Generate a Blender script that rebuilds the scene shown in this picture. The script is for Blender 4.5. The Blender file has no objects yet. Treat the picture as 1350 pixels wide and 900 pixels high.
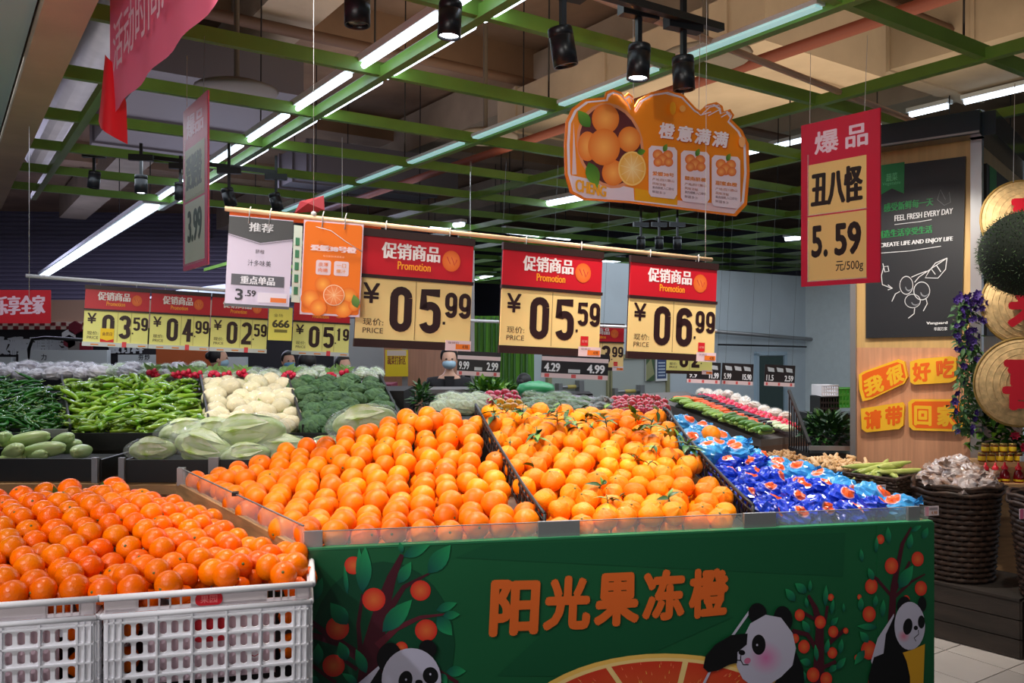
import bpy, bmesh, math, random
from math import sin, cos, pi, radians, sqrt, atan2
from mathutils import Vector, Matrix, Euler, noise
random.seed(7)
R = random.random
U = random.uniform
scn = bpy.context.scene
COL = scn.collection
# ------------------------------------------------------------------ camera, world, lights, exposure
CH = 1.55
cam_d = bpy.data.cameras.new('camera')
cam = bpy.data.objects.new('camera', cam_d); COL.objects.link(cam)
cam.location = (0, 0, CH); cam.rotation_euler = (pi/2, 0, 0)
cam_d.sensor_width = 36; cam_d.lens = 36*1100/1350; cam_d.shift_y = 2/1350
cam_d.clip_end = 200
scn.camera = cam
w = bpy.data.worlds.new('world'); scn.world = w; w.use_nodes = True
w.node_tree.nodes['Background'].inputs[0].default_value = (.80, .88, 1, 1)
w.node_tree.nodes['Background'].inputs[1].default_value = .26
scn.view_settings.view_transform = 'Standard'; scn.view_settings.look = 'None'
scn.view_settings.exposure = 0.45; scn.view_settings.gamma = 1
scn.view_settings.use_curve_mapping = False

def area(loc, size, power, col, rot=(0, 0, 0), size_y=None):
    l = bpy.data.lights.new('area_lamp', 'AREA'); l.energy = power; l.color = col
    l.shape = 'RECTANGLE'; l.size = size; l.size_y = size_y or size
    o = bpy.data.objects.new('area_lamp', l); COL.objects.link(o); o.location = loc; o.rotation_euler = rot
    return o
def spot(loc, target, power, angle, col=(1, .93, .82), blend=.6, rad=.04):
    l = bpy.data.lights.new('spot_lamp', 'SPOT'); l.energy = power; l.color = col
    l.spot_size = radians(angle); l.spot_blend = blend; l.shadow_soft_size = rad
    o = bpy.data.objects.new('spot_lamp', l); COL.objects.link(o); o.location = loc
    d = Vector(target)-Vector(loc); o.rotation_euler = d.to_track_quat('-Z', 'Y').to_euler()
    return o
COOL = (.80, .90, 1.0)
# rows of ceiling fluorescents of the hall (soft general light), plus an added wall fill
area((-3.6, 5.2, 2.9), 2.6, 42, COOL, size_y=2.6)
area((0.6, 6.2, 2.9), 3.0, 42, COOL, size_y=2.0)
area((2.6, 7.6, 2.9), 2.5, 26, COOL, size_y=3.0)
area((-1.0, 10.5, 2.9), 8, 70, COOL, size_y=3)
area((4.3, 9.8, 2.9), 3, 32, (.85, .93, 1), size_y=4)
area((-7, 14.5, 4.2), 6, 420, (.72, .70, 1.0), size_y=4)  # added fill that brightens the far left corrugated wall
# added up-facing lamps that brighten the raw ceiling in place of bounced shop light
area((1.5, 5.0, 3.2), 5, 66, (1.0, .78, .55), rot=(pi, 0, 0), size_y=5)
area((-3.5, 8.0, 3.2), 5, 38, (.86, .80, .95), rot=(pi, 0, 0), size_y=5)
# display spots on the tracks over the fruit, plus added fill lamps
area((-1.3, -.6, 1.7), 1.6, 52, (1, .93, .86), rot=(radians(150), 0, radians(12)))  # added up-light out of view, brightens the beige beam
SPOTS = [((-.265, 3.05, 2.83), (.15, 2.9, 1.1), 88, 66), ((.535, 3.72, 2.78), (.55, 3.05, 1.1), 88, 66),
         ((-.75, 2.35, 2.9), (-.45, 2.85, 1.05), 80, 62), ((.55, 2.45, 2.9), (.75, 2.95, 1.05), 86, 66),
         ((-1.35, 2.2, 2.9), (-1.25, 2.55, .97), 60, 58), ((1.6, 2.9, 2.9), (1.15, 2.95, 1.0), 62, 56)]
for s in SPOTS: spot(*s)
spot((-1.2, .4, 2.9), (-.2, 2.8, 1.75), 44, 64)  # added out-of-view spot near the camera, lights the sign fronts
spot((.9, .5, 2.9), (.8, 3.2, 1.75), 40, 64)  # second added frontal spot, for the signs further right
spot((-1.9, .6, 2.9), (-1.1, 2.1, .8), 85, 60, (.95, .95, 1))  # added out-of-view spot from front left, brightens the white crates
spot((-2.6, 3.9, 2.85), (-2.4, 4.5, 1.1), 60, 75, (1, .97, .9))
spot((-1.3, 4.0, 2.85), (-1.4, 4.5, 1.1), 60, 75, (1, .97, .9))
spot((1.9, 4.3, 2.9), (2.5, 5.2, 1.1), 75, 80, (1, .92, .8))
spot((2.2, 3.6, 2.9), (2.75, 4.6, 1.5), 40, 70, (1, .93, .82))
spot((1.0, 6.6, 2.9), (1.7, 6.6, .9), 50, 80, (1, .97, .92))

# ------------------------------------------------------------------ helpers
def px(x, D): return (x-675)/1100*D
def pz(y, D): return CH+(452-y)/1100*D
def W(x, y, D): return Vector((px(x, D), D, pz(y, D)))
def WZ(x, y, z):                                   # pixel on the horizontal plane z
    D = (z-CH)*1100/(452-y); return Vector((px(x, D), D, z))
def lin(c): return tuple(((v/255)/12.92 if v/255 <= .04045 else ((v/255+.055)/1.055)**2.4) for v in c)
MATS = {}
def mat(name, rgb=(200, 200, 200), rough=.5, metal=0, emit=None, es=1, var=0, scale=12, bump=0, bscale=40, alpha=1,
        spec=.5, rnd=0, coat=0, trans=0, stretch=None, rgb2=None):
    if name in MATS: return MATS[name]
    m = bpy.data.materials.new(name); m.use_nodes = True; MATS[name] = m
    nt = m.node_tree; b = nt.nodes['Principled BSDF']
    c = lin(rgb)
    b.inputs['Base Color'].default_value = (*c, 1); b.inputs['Roughness'].default_value = rough
    b.inputs['Metallic'].default_value = metal; b.inputs['Specular IOR Level'].default_value = spec
    b.inputs['Coat Weight'].default_value = coat; b.inputs['Transmission Weight'].default_value = trans
    b.inputs['Alpha'].default_value = alpha
    tc = nt.nodes.new('ShaderNodeTexCoord')
    src = tc.outputs['Object']
    if stretch:
        mp = nt.nodes.new('ShaderNodeMapping'); mp.inputs['Scale'].default_value = stretch
        nt.links.new(src, mp.inputs[0]); src = mp.outputs[0]
    last = None
    if var or rgb2:
        n = nt.nodes.new('ShaderNodeTexNoise'); n.inputs['Scale'].default_value = scale; n.inputs['Detail'].default_value = 5
        nt.links.new(src, n.inputs['Vector'])
        r = nt.nodes.new('ShaderNodeValToRGB'); r.color_ramp.elements[0].position = .35; r.color_ramp.elements[1].position = .65
        if rgb2: c0, c1 = c, lin(rgb2)
        else: c0 = tuple(v*(1-var) for v in c); c1 = tuple(min(1, v*(1+var)) for v in c)
        r.color_ramp.elements[0].color = (*c0, 1); r.color_ramp.elements[1].color = (*c1, 1)
        nt.links.new(n.outputs['Fac'], r.inputs[0]); last = r.outputs[0]
    if rnd:
        oi = nt.nodes.new('ShaderNodeObjectInfo'); h = nt.nodes.new('ShaderNodeHueSaturation')
        mr = nt.nodes.new('ShaderNodeMapRange'); mr.inputs[3].default_value = .5-rnd*.05; mr.inputs[4].default_value = .5+rnd*.05
        m2 = nt.nodes.new('ShaderNodeMapRange'); m2.inputs[3].default_value = 1-rnd*.9; m2.inputs[4].default_value = 1+rnd*.5
        nt.links.new(oi.outputs['Random'], mr.inputs[0]); nt.links.new(mr.outputs[0], h.inputs['Hue'])
        wn = nt.nodes.new('ShaderNodeTexWhiteNoise'); wn.noise_dimensions = '1D'
        nt.links.new(oi.outputs['Random'], wn.inputs['W']); nt.links.new(wn.outputs[0], m2.inputs[0]); nt.links.new(m2.outputs[0], h.inputs['Value'])
        if last: nt.links.new(last, h.inputs['Color'])
        else: h.inputs['Color'].default_value = (*c, 1)
        last = h.outputs[0]
    if last: nt.links.new(last, b.inputs['Base Color'])
    if bump:
        n = nt.nodes.new('ShaderNodeTexNoise'); n.inputs['Scale'].default_value = bscale; n.inputs['Detail'].default_value = 3
        nt.links.new(src, n.inputs['Vector'])
        bp = nt.nodes.new('ShaderNodeBump'); bp.inputs['Strength'].default_value = bump; bp.inputs['Distance'].default_value = .004
        nt.links.new(n.outputs['Fac'], bp.inputs['Height']); nt.links.new(bp.outputs[0], b.inputs['Normal'])
    if emit:
        b.inputs['Emission Color'].default_value = (*lin(emit), 1); b.inputs['Emission Strength'].default_value = es
    return m
def attr_mat(name, rough=.45):
    m = bpy.data.materials.new(name); m.use_nodes = True; nt = m.node_tree
    a = nt.nodes.new('ShaderNodeAttribute'); a.attribute_name = 'Col'
    b = nt.nodes['Principled BSDF']; b.inputs['Roughness'].default_value = rough
    nt.links.new(a.outputs['Color'], b.inputs['Base Color']); return m
PRINT = attr_mat('printed_ink', .42)

class MB:
    def __init__(s): s.v = []; s.f = []; s.m = []; s.sm = []
    def add(s, vs, fs, mi=0, smooth=False):
        n = len(s.v); s.v += [tuple(v) for v in vs]
        for f in fs: s.f.append(tuple(n+i for i in f)); s.m.append(mi); s.sm.append(smooth)
    def box(s, c, d, rot=0, mi=0, M=None):
        hx, hy, hz = d[0]/2, d[1]/2, d[2]/2
        vs = [Vector((x, y, z)) for x in (-hx, hx) for y in (-hy, hy) for z in (-hz, hz)]
        mm = M or Matrix.Rotation(rot, 4, 'Z')
        s.add([mm @ v+Vector(c) for v in vs], [(0, 1, 3, 2), (4, 6, 7, 5), (0, 4, 5, 1), (2, 3, 7, 6), (0, 2, 6, 4), (1, 5, 7, 3)], mi)
    def bar(s, a, b, wd, ht, mi=0):
        a = Vector(a); b = Vector(b); d = b-a; L = d.length
        q = d.to_track_quat('X', 'Z').to_matrix().to_4x4()
        s.box((a+b)/2, (L, wd, ht), M=q, mi=mi)
    def tube(s, pts, r, n=8, mi=0, cap=True, smooth=True):
        pts = [Vector(p) for p in pts]; rs = r if isinstance(r, (list, tuple)) else [r]*len(pts)
        vs = []; up = Vector((0, 0, 1))
        for i, p in enumerate(pts):
            t = (pts[min(i+1, len(pts)-1)]-pts[max(i-1, 0)]).normalized()
            a = t.cross(up)
            if a.length < .05: a = t.cross(Vector((1, 0, 0)))
            a.normalize(); b = t.cross(a)
            for k in range(n):
                g = 2*pi*k/n; vs.append(p+(a*cos(g)+b*sin(g))*rs[i])
        fs = [(i*n+k, i*n+(k+1) % n, (i+1)*n+(k+1) % n, (i+1)*n+k) for i in range(len(pts)-1) for k in range(n)]
        if cap: fs += [tuple(range(n)), tuple(range((len(pts)-1)*n, len(pts)*n))]
        s.add(vs, fs, mi, smooth)
    def lathe(s, prof, n=16, c=(0, 0, 0), mi=0, smooth=True, M=None):
        vs = []
        for (r, z) in prof:
            for k in range(n):
                v = Vector((r*cos(2*pi*k/n), r*sin(2*pi*k/n), z))
                if M: v = M @ v
                vs.append(v+Vector(c))
        fs = [(i*n+k, i*n+(k+1) % n, (i+1)*n+(k+1) % n, (i+1)*n+k) for i in range(len(prof)-1) for k in range(n)]
        s.add(vs, fs, mi, smooth)
    def ball(s, c, r, fn=None, nu=14, nv=9, mi=0, M=None, smooth=True):
        rr = r if isinstance(r, (list, tuple)) else (r, r, r); vs = []
        for j in range(nv+1):
            th = pi*j/nv
            for i in range(nu if 0 < j < nv else 1):
                ph = 2*pi*i/nu; d = Vector((sin(th)*cos(ph), sin(th)*sin(ph), cos(th)))
                k = fn(th, ph, d) if fn else 1
                v = Vector((d.x*rr[0]*k, d.y*rr[1]*k, d.z*rr[2]*k))
                if M: v = M @ v
                vs.append(v+Vector(c))
        fs = []
        def ix(j, i):
            if j == 0: return 0
            if j == nv: return 1+(nv-1)*nu
            return 1+(j-1)*nu+i % nu
        for j in range(nv):
            for i in range(nu):
                if j == 0: fs.append((0, ix(1, i), ix(1, i+1)))
                elif j == nv-1: fs.append((ix(j, i), ix(nv, 0), ix(j, i+1)))
                else: fs.append((ix(j, i), ix(j+1, i), ix(j+1, i+1), ix(j, i+1)))
        s.add(vs, fs, mi, smooth)
    def prism(s, pts, z0, z1, mi=0):
        n = len(pts); s.add([(p[0], p[1], z0) for p in pts]+[(p[0], p[1], z1) for p in pts],
                            [tuple(range(n))[::-1], tuple(range(n, 2*n))]+[(i, (i+1) % n, n+(i+1) % n, n+i) for i in range(n)], mi)
    def slab(s, pts, y0, y1, mi=0):                # outline in x,z pushed along y
        n = len(pts); s.add([(p[0], y0, p[1]) for p in pts]+[(p[0], y1, p[1]) for p in pts],
                            [tuple(range(n)), tuple(range(n, 2*n))[::-1]]+[(i, n+i, n+(i+1) % n, (i+1) % n) for i in range(n)], mi)
    def leaf(s, base, d, up, L, wd, mi=0, curl=.15, n=3):
        d = Vector(d).normalized(); side = d.cross(Vector(up))
        if side.length < .01: side = d.cross(Vector((1, 0, 0)))
        side.normalize(); nn = side.cross(d); vs = []; b = Vector(base)
        for i in range(n+1):
            t = i/n; ww = wd*sin(pi*(.08+.92*t)**.8)*.5 if i < n else 0
            c = b+d*L*t+nn*(-curl*L*t*t)
            vs += [c-side*ww+nn*ww*.35, c, c+side*ww+nn*ww*.35]
        fs = []
        for i in range(n): a = i*3; fs += [(a, a+1, a+4, a+3), (a+1, a+2, a+5, a+4)]
        s.add(vs, fs, mi, True)
    def mesh(s, name, mats):
        me = bpy.data.meshes.new(name); me.from_pydata(s.v, [], s.f); me.update()
        for m in (mats if isinstance(mats, (list, tuple)) else [mats]): me.materials.append(m)
        me.polygons.foreach_set('material_index', s.m); me.polygons.foreach_set('use_smooth', s.sm)
        bm = bmesh.new(); bm.from_mesh(me); bmesh.ops.recalc_face_normals(bm, faces=bm.faces); bm.to_mesh(me); bm.free()
        return me
    def build(s, name, mats, parent=None, **kw): return inst(name, s.mesh(name, mats), parent, **kw)
def inst(name, me, parent=None, loc=(0, 0, 0), rot=(0, 0, 0), scale=None, **tags):
    o = bpy.data.objects.new(name, me); COL.objects.link(o); o.location = loc; o.rotation_euler = rot
    if scale: o.scale = scale if isinstance(scale, (tuple, list)) else (scale,)*3
    if parent: o.parent = parent
    for k, v in tags.items():
        if v: o[k] = v
    return o
def tag(o, label, category, group=None, kind=None):
    if label: o['label'] = label
    if category: o['category'] = category
    if group: o['group'] = group
    if kind: o['kind'] = kind
    return o
def thing(name, label, cat, loc=(0, 0, 0), rz=0, group=None):
    o = bpy.data.objects.new(name, None); COL.objects.link(o); o.location = loc; o.rotation_euler = (0, 0, rz)
    o.empty_display_size = .05
    return tag(o, label, cat, group)
def struct(o): o['kind'] = 'structure'; return o
def dup(o, loc, rot=None, scale=None, label=None, group=None):
    c = o.copy(); COL.objects.link(c); c.location = loc
    if rot is not None: c.rotation_euler = rot
    if scale: c.scale = (scale,)*3 if not isinstance(scale, tuple) else scale
    if label: c['label'] = label
    if group: c['group'] = group
    for ch in o.children:
        d = ch.copy(); COL.objects.link(d); d.parent = c
        for g in ch.children:
            e = g.copy(); COL.objects.link(e); e.parent = d
    return c
class Proto:                                        # first placement moves the prototype, later ones copy it
    def __init__(s, objs): s.o = objs; s.used = [False]*len(objs)
    def put(s, loc, rot, scale=None, k=None, label=None, group=None):
        k = random.randrange(len(s.o)) if k is None else k
        if not s.used[k]:
            s.used[k] = True; o = s.o[k]; o.location = loc; o.rotation_euler = rot
            if scale: o.scale = (scale,)*3 if not isinstance(scale, tuple) else scale
            if label: o['label'] = label
            if group: o['group'] = group
            return o
        return dup(s.o[k], loc, rot, scale, label, group)
    def finish(s):
        for o, u in zip(s.o, s.used):
            if not u:
                for c in list(o.children): bpy.data.objects.remove(c)
                bpy.data.objects.remove(o)
def inpoly(p, poly):
    x, y = p; c = False; n = len(poly)
    for i in range(n):
        x1, y1 = poly[i]; x2, y2 = poly[(i+1) % n]
        if (y1 > y) != (y2 > y) and x < (x2-x1)*(y-y1)/(y2-y1)+x1: c = not c
    return c

# ---- flat print on boards: local x (along), z (up), facing -y
TC = {}
def glyphs(s, bold=0.0):
    k = (s, bold)
    if k in TC: return TC[k]
    cu = bpy.data.curves.new('t', 'FONT'); cu.body = s; cu.size = 1; cu.offset = bold; cu.resolution_u = 3
    o = bpy.data.objects.new('t', cu); COL.objects.link(o)
    dg = bpy.context.evaluated_depsgraph_get(); dg.update()
    me = bpy.data.meshes.new_from_object(o.evaluated_get(dg))
    vs = [(v.co.x, v.co.y) for v in me.vertices]; fs = [tuple(p.vertices) for p in me.polygons]
    bpy.data.objects.remove(o); bpy.data.curves.remove(cu); bpy.data.meshes.remove(me)
    if not vs: vs = [(0, 0), (1, 1)]
    x0 = min(v[0] for v in vs); x1 = max(v[0] for v in vs); y0 = min(v[1] for v in vs); y1 = max(v[1] for v in vs)
    vs = [((x-x0)/max(x1-x0, 1e-6), (y-y0)/max(y1-y0, 1e-6)) for x, y in vs]
    TC[k] = (vs, fs, (x1-x0)/max(y1-y0, 1e-6)); return TC[k]
class Print:
    def __init__(s, pl=None, y=0): s.v = []; s.f = []; s.c = []; s.pl = pl; s.y = y; s.L = 0; s.k = 0
    def _p(s, p): return s.pl(*p) if s.pl else p
    def up(s, k=1): s.L += k; return s
    def raw(s, pts, faces, cols):
        n = len(s.v); s.k += 1; y = s.y-s.L*.0005-(s.k % 12)*.00003
        s.v += [(p[0], y, p[1]) for p in pts]; s.c += cols; s.f += [tuple(n+i for i in f) for f in faces]
    def poly(s, pts, col):
        q = [s._p(p) for p in pts]; s.raw(q, [tuple(range(len(q)))], [lin(col)]*len(q)); return s
    def ell(s, cx, cz, rx, rz, col, col2=None, rot=0, n=24, a0=0, a1=360):
        ps = []; full = (a1-a0 >= 360)
        for i in range(n if full else n+1):
            g = radians(a0+(a1-a0)*i/n); x, z = rx*cos(g), rz*sin(g)
            ps.append(s._p((cx+x*cos(rot)-z*sin(rot), cz+x*sin(rot)+z*cos(rot))))
        c = s._p((cx, cz)); m = len(ps)
        s.raw([c]+ps, [(0, 1+i, 1+(i+1) % m) for i in range(m if full else m-1)], [lin(col)]+[lin(col2 or col)]*m); return s
    def ring(s, cx, cz, rx, rz, w_, col, n=28):
        ps = []
        for k in (1, 1-w_):
            ps += [s._p((cx+rx*k*cos(2*pi*i/n), cz+rz*k*sin(2*pi*i/n))) for i in range(n)]
        s.raw(ps, [(i, (i+1) % n, n+(i+1) % n, n+i) for i in range(n)], [lin(col)]*(2*n)); return s
    def line(s, pts, wd, col, w2=None):
        P = [Vector(s._p(p)) for p in pts]; n = len(P); vs = []
        for i in range(n):
            t = (P[min(i+1, n-1)]-P[max(i-1, 0)]); t = t.normalized() if t.length else Vector((1, 0))
            nn = Vector((-t[1], t[0])); ww = (wd+((w2 if w2 is not None else wd)-wd)*i/(n-1))/2
            vs += [tuple(P[i]+nn*ww), tuple(P[i]-nn*ww)]
        s.raw(vs, [(2*i, 2*i+1, 2*i+3, 2*i+2) for i in range(n-1)], [lin(col)]*len(vs)); return s
    def leaf(s, b, t, wd, c1, c2):
        b = Vector(s._p(b)); t = Vector(s._p(t)); d = t-b; nn = Vector((-d[1], d[0])); n = 6; vs = [tuple(b)]; cols = [lin(c2)]
        L1, L2 = lin(c2), lin(c1)
        for sd in (1, -1):
            for i in range(1, n):
                k = i/n; p = b+d*k+nn*(sd*wd*sin(pi*k**.85)); vs.append(tuple(p))
                f = .85 if sd > 0 else 1.15; cols.append(tuple((L1[j]*(1-k)+L2[j]*k)*f for j in range(3)))
        vs.append(tuple(t)); cols.append(L2)
        e = len(vs)-1
        fs = [tuple([0]+list(range(1, n))+[e]), tuple([0]+list(range(n, 2*n-1))+[e])]
        s.raw(vs, fs, cols); return s
    def text(s, t, x, z, w_, h, col, bold=0.0, sh=0, anchor='l'):
        vs, fs, ar = glyphs(t, 0)
        if w_ is None: w_ = h*ar
        if anchor == 'c': x -= w_/2
        for dx, dz in ((0, 0),)+(((bold*h, 0), (-bold*h, 0), (0, bold*h), (0, -bold*h)) if bold else ()):
            q = [s._p((x+a*w_+b*sh*h+dx, z+b*h+dz)) for a, b in vs]; s.raw(q, fs, [lin(col)]*len(q))
        return s
    def digit(s, d, x0, z0, w_, h, t, col):
        # heavy condensed numeral drawn with one stroke width
        a = w_/2-t/2; cx = x0+w_/2; zt = z0+h-t/2; zb = z0+t/2; zm = z0+h/2
        def arc(cx_, cz_, r, a0, a1, n=8): return [(cx_+r*cos(radians(a0+(a1-a0)*i/n)), cz_+r*sin(radians(a0+(a1-a0)*i/n))) for i in range(n+1)]
        T, Bm = zt-a, zb+a
        P = {'0': [arc(cx, T, a, 0, 180)+arc(cx, Bm, a, 180, 360)+[(cx+a, T)]],
             '6': [arc(cx, T, a, 10, 180)+arc(cx, Bm, a, 180, 360)+arc(cx, zm-a*.15, a, 0, 180)],
             '9': [arc(cx, Bm, a, 190, 360)+arc(cx, T, a, 0, 180)+arc(cx, zm+a*.15, a, 180, 360)],
             '5': [[(cx+a+t*.3, zt), (cx-a, zt), (cx-a, zm+a*.3)]+arc(cx, zm-a*.25, a, 130, 0)+arc(cx, Bm, a, 0, -170)],
             '3': [arc(cx, T, a, 170, 0)+arc(cx-a*.2, zm+a*.9, a*1.1, -10, -90, 5), arc(cx-a*.2, zm-a*.9, a*1.1, 90, 10, 5)+arc(cx, Bm, a, 0, -170)],
             '2': [arc(cx, T, a, 170, 0)+[(cx+a*.9, zm), (cx-a, zb+t*.2)], [(cx-a-t*.4, zb), (cx+a+t*.4, zb)]],
             '4': [[(cx+a*.35, zt), (cx-a, z0+h*.34), (cx+a+t*.5, z0+h*.34)], [(cx+a*.35, z0+h), (cx+a*.35, z0)]],
             '1': [[(cx, z0), (cx, z0+h)], [(cx, zt-t*.2), (cx-a*.8, zt-a*.9)]]}[d]
        for st in P: s.line(st, t, col)
        return s
    def quad(s, t, TL, TR, BR, BL, col, bold=0.0):
        vs, fs, ar = glyphs(t, 0)
        for k in range(9 if bold else 1):
          q = []; dx = bold*.9*(0 if k == 0 else cos(k*pi/4)); dy = bold*.8*(0 if k == 0 else sin(k*pi/4))
          for a, b in vs:
            a = bold+a*(1-2*bold)+dx; b = bold+b*(1-2*bold)+dy
            x = (BL[0]*(1-a)+BR[0]*a)*(1-b)+(TL[0]*(1-a)+TR[0]*a)*b
            z = (BL[1]*(1-a)+BR[1]*a)*(1-b)+(TL[1]*(1-a)+TR[1]*a)*b
            q.append(s._p((x, z)))
          s.raw(q, fs, [lin(col)]*len(q))
        return s
    def rect(s, x0, z0, x1, z1, col): return s.poly([(x0, z0), (x1, z0), (x1, z1), (x0, z1)], col)
    def rrect(s, x0, z0, x1, z1, r, col, n=4):
        ps = []
        for (cx, cz, a) in ((x1-r, z1-r, 0), (x0+r, z1-r, 90), (x0+r, z0+r, 180), (x1-r, z0+r, 270)):
            for i in range(n+1): g = radians(a+90*i/n); ps.append((cx+r*cos(g), cz+r*sin(g)))
        return s.poly(ps, col)
    def build(s, name, parent, label=None):
        me = bpy.data.meshes.new(name); me.from_pydata(s.v, [], s.f); me.materials.append(PRINT)
        a = me.color_attributes.new('Col', 'FLOAT_COLOR', 'POINT')
        a.data.foreach_set('color', [k for c in s.c for k in (c[0], c[1], c[2], 1)])
        return inst(name, me, parent, label=label)
def plane_map(O, d, zb):                            # photo pixel -> coordinates on the vertical plane through O along d
    def f(x, y):
        r = (x-675)/1100; t = (r*O[1]-O[0])/(d[0]-r*d[1]); Y = O[1]+t*d[1]
        return (t, CH+(452-y)/1100*Y-zb)
    return f

A = Vector((.824, .566)); B = Vector((-.566, .824)); AR = atan2(.566, .824)
def G(p, q): v = A*p+B*q; return (v.x, v.y)
# ------------------------------------------------------------------ setting: floor, ceiling, walls
M_conc = mat('raw_concrete', (150, 122, 96), .9, var=.25, scale=1.2, bump=.4, bscale=8)
M_conc2 = mat('concrete_beam', (176, 160, 138), .9, var=.12, scale=2, bump=.3, bscale=12)
M_beige = mat('beige_beam', (196, 174, 152), .85, var=.08, scale=3, bump=.3, bscale=20)
M_green = mat('green_painted_steel', (106, 150, 62), .38, var=.1, scale=4)
M_black = mat('black_paint', (22, 22, 24), .45)
M_blackm = mat('black_metal', (30, 32, 36), .35, .4)
M_steel = mat('brushed_steel', (190, 192, 195), .3, .9)
M_greym = mat('grey_metal_strip', (150, 150, 152), .4, .6)
M_white = mat('white_plastic', (224, 222, 226), .4)
M_wire = mat('white_wire', (200, 200, 200), .5)
M_wall = mat('white_wall_paint', (196, 206, 214), .7, var=.04, scale=2)
M_wood = mat('brown_board', (172, 132, 88), .6, var=.2, scale=6, stretch=(1, 1, 8), bump=.2)
M_lam = mat('pale_wood_laminate', (206, 150, 116), .45, var=.1, scale=5, stretch=(10, 10, .5))
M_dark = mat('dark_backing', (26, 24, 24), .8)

f = MB(); f.box((0, 10, -.06), (40, 44, .1))
fl = struct(f.build('floor', mat('grout', (70, 68, 66), .8)))
tile = MB(); tile.box((0, 0, 0), (.294, .294, .012)); tme = tile.mesh('floor_tile', mat('pale_floor_tile', (205, 196, 190), .22, var=.05, scale=3, rnd=.1))
TA = radians(33)
k = 0
for i in range(-1, 16):
    for j in range(-4, 18):
        u = i*.3; v = j*.3
        x = 1.3+u*cos(TA)-v*sin(TA); y = 3.1+u*sin(TA)+v*cos(TA)
        if y < 2.9 or y > 7.6 or x < .9 or x/y > .72 or (x/y < .40 and y < 4.6): continue
        inst('floor_tile', tme, fl, (x, y, -.006), (0, 0, TA)); k += 1
c = MB(); c.box((0, 10, 4.85), (44, 44, .2)); struct(c.build('ceiling', M_conc))
cb = MB(); k = 0
for q in (1.4, 4.4, 7.6, 11, 15): cb.bar((*G(-10, q), 4.6), (*G(14, q), 4.6), .45, .34)
struct(cb.build('trim_1', M_conc))
cb = MB()
for p in (2.35, 5.6, 9): cb.bar((*G(p, -3), 4.45), (*G(p, 20), 4.45), .5, .5)
struct(cb.build('trim_2', M_conc2))
# near beige beam with pale blue bulkhead
b = MB(); b.bar((*G(.415, -2), 2.98), (*G(.415, 9.5), 2.98), .17, .26); struct(b.build('trim_3', M_beige))
b = MB(); b.bar((*G(-.05, -2), 3.05), (*G(-.05, 9.5), 3.05), .74, .3); struct(b.build('trim_4', mat('pale_blue_bulkhead', (176, 206, 214), .6)))

# corrugated far wall (left), back walls
cw = MB(); y0 = 20.0; prof = []
for i in range(46):
    z = i*.105; prof += [(0, z), (.04, z+.02), (.04, z+.07), (0, z+.09)]
vs = []
for (d, z) in prof: vs += [(-16, y0-d, z), (-1.6, y0+1.2-d, z)]
cw.add(vs, [(2*i, 2*i+1, 2*i+3, 2*i+2) for i in range(len(prof)-1)])
struct(cw.build('wall_back', mat('corrugated_grey_steel', (122, 118, 138), .5, .2)))
wo = Vector((px(700, 10.6), 10.6)); we = wo+A*7.2
cwid = MB(); cwid.bar((wo.x, wo.y, 1.32), (we.x, we.y, 1.32), .1, 2.64); struct(cwid.build('wall_right', M_wall))
s_c = wo+A*((.352*wo.y-wo.x)/(A.x-.352*A.y))                      # inner corner near pixel 1062
cr = MB(); cr.bar((s_c.x, s_c.y-.05, 1.32), (s_c.x+2.6, s_c.y-3.4, 1.32), .1, 2.64); struct(cr.build('wall_side', mat('wall_paint_cool', (206, 214, 216), .7, var=.03)))
bl = MB(); bl.box((-1, 24, 2.4), (34, .2, 4.8)); struct(bl.build('wall_far', mat('dark_far_wall', (70, 72, 84), .8)))
bl = MB(); bl.box((-15.9, 8, 2.4), (.2, 30, 4.8)); struct(bl.build('wall_left', mat('dark_far_wall2', (88, 88, 100), .8)))
# doors in the white wall
def on_wall(p0, ang):                                           # local frame helper
    return thing
PW = plane_map((wo.x, wo.y-.07), A, 0)
def wall_door(name, x0, x1, y_top, col, barx=None, frame=None, glass=False):
    a = PW(x0, y_top); bq = PW(x1, y_top); h = a[1]
    o = thing(name, None, None, (wo.x, wo.y-.07, 0), AR); del_keys(o)
    o['kind'] = 'structure'
    m = MB(); m.box(((a[0]+bq[0])/2, 0, h/2), (bq[0]-a[0], .04, h)); m.build('door_leaf', mat('door_'+name, col, .5), o)
    fr = MB(); fm = frame or (150, 160, 150)
    for xx in (a[0], bq[0]): fr.box((xx, -.02, h/2), (.06, .06, h))
    fr.box(((a[0]+bq[0])/2, -.02, h), (bq[0]-a[0]+.06, .06, .06)); fr.build('door_frame', mat('door_frame_'+name, fm, .5), o)
    if barx:
        u0, z = PW(barx[0], barx[2]); u1, _ = PW(barx[1], barx[2])
        pb = MB(); pb.tube([(u0, -.08, z), (u1, -.08, z)], .022, 8); pb.box((u1, -.06, z), (.08, .1, .16)); pb.box((u0, -.06, z), (.06, .08, .1)); pb.build('push_bar', M_greym, o)
        sl = MB(); sl.tube([(u0+(u1-u0)*.35, -.08, z), (u0+(u1-u0)*.75, -.08, z)], .026, 8); sl.build('push_bar_sleeve', mat('yellow_sleeve', (190, 170, 90), .5), o)
    if glass:
        g = MB(); g.box(((a[0]+bq[0])/2, -.03, h*.55), (bq[0]-a[0]-.12, .02, h*.84)); g.build('door_glass', mat('dark_green_glass', (30, 58, 54), .12, spec=.8), o)
    return o
def del_keys(o):
    for k_ in ('label', 'category'):
        if k_ in o: del o[k_]
wall_door('door_1', 722, 800, 470, (168, 174, 168), (733, 760, 510), (150, 146, 110))
wall_door('door_2', 802, 878, 470, (172, 178, 174), (806, 840, 516), (150, 146, 110))
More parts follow.
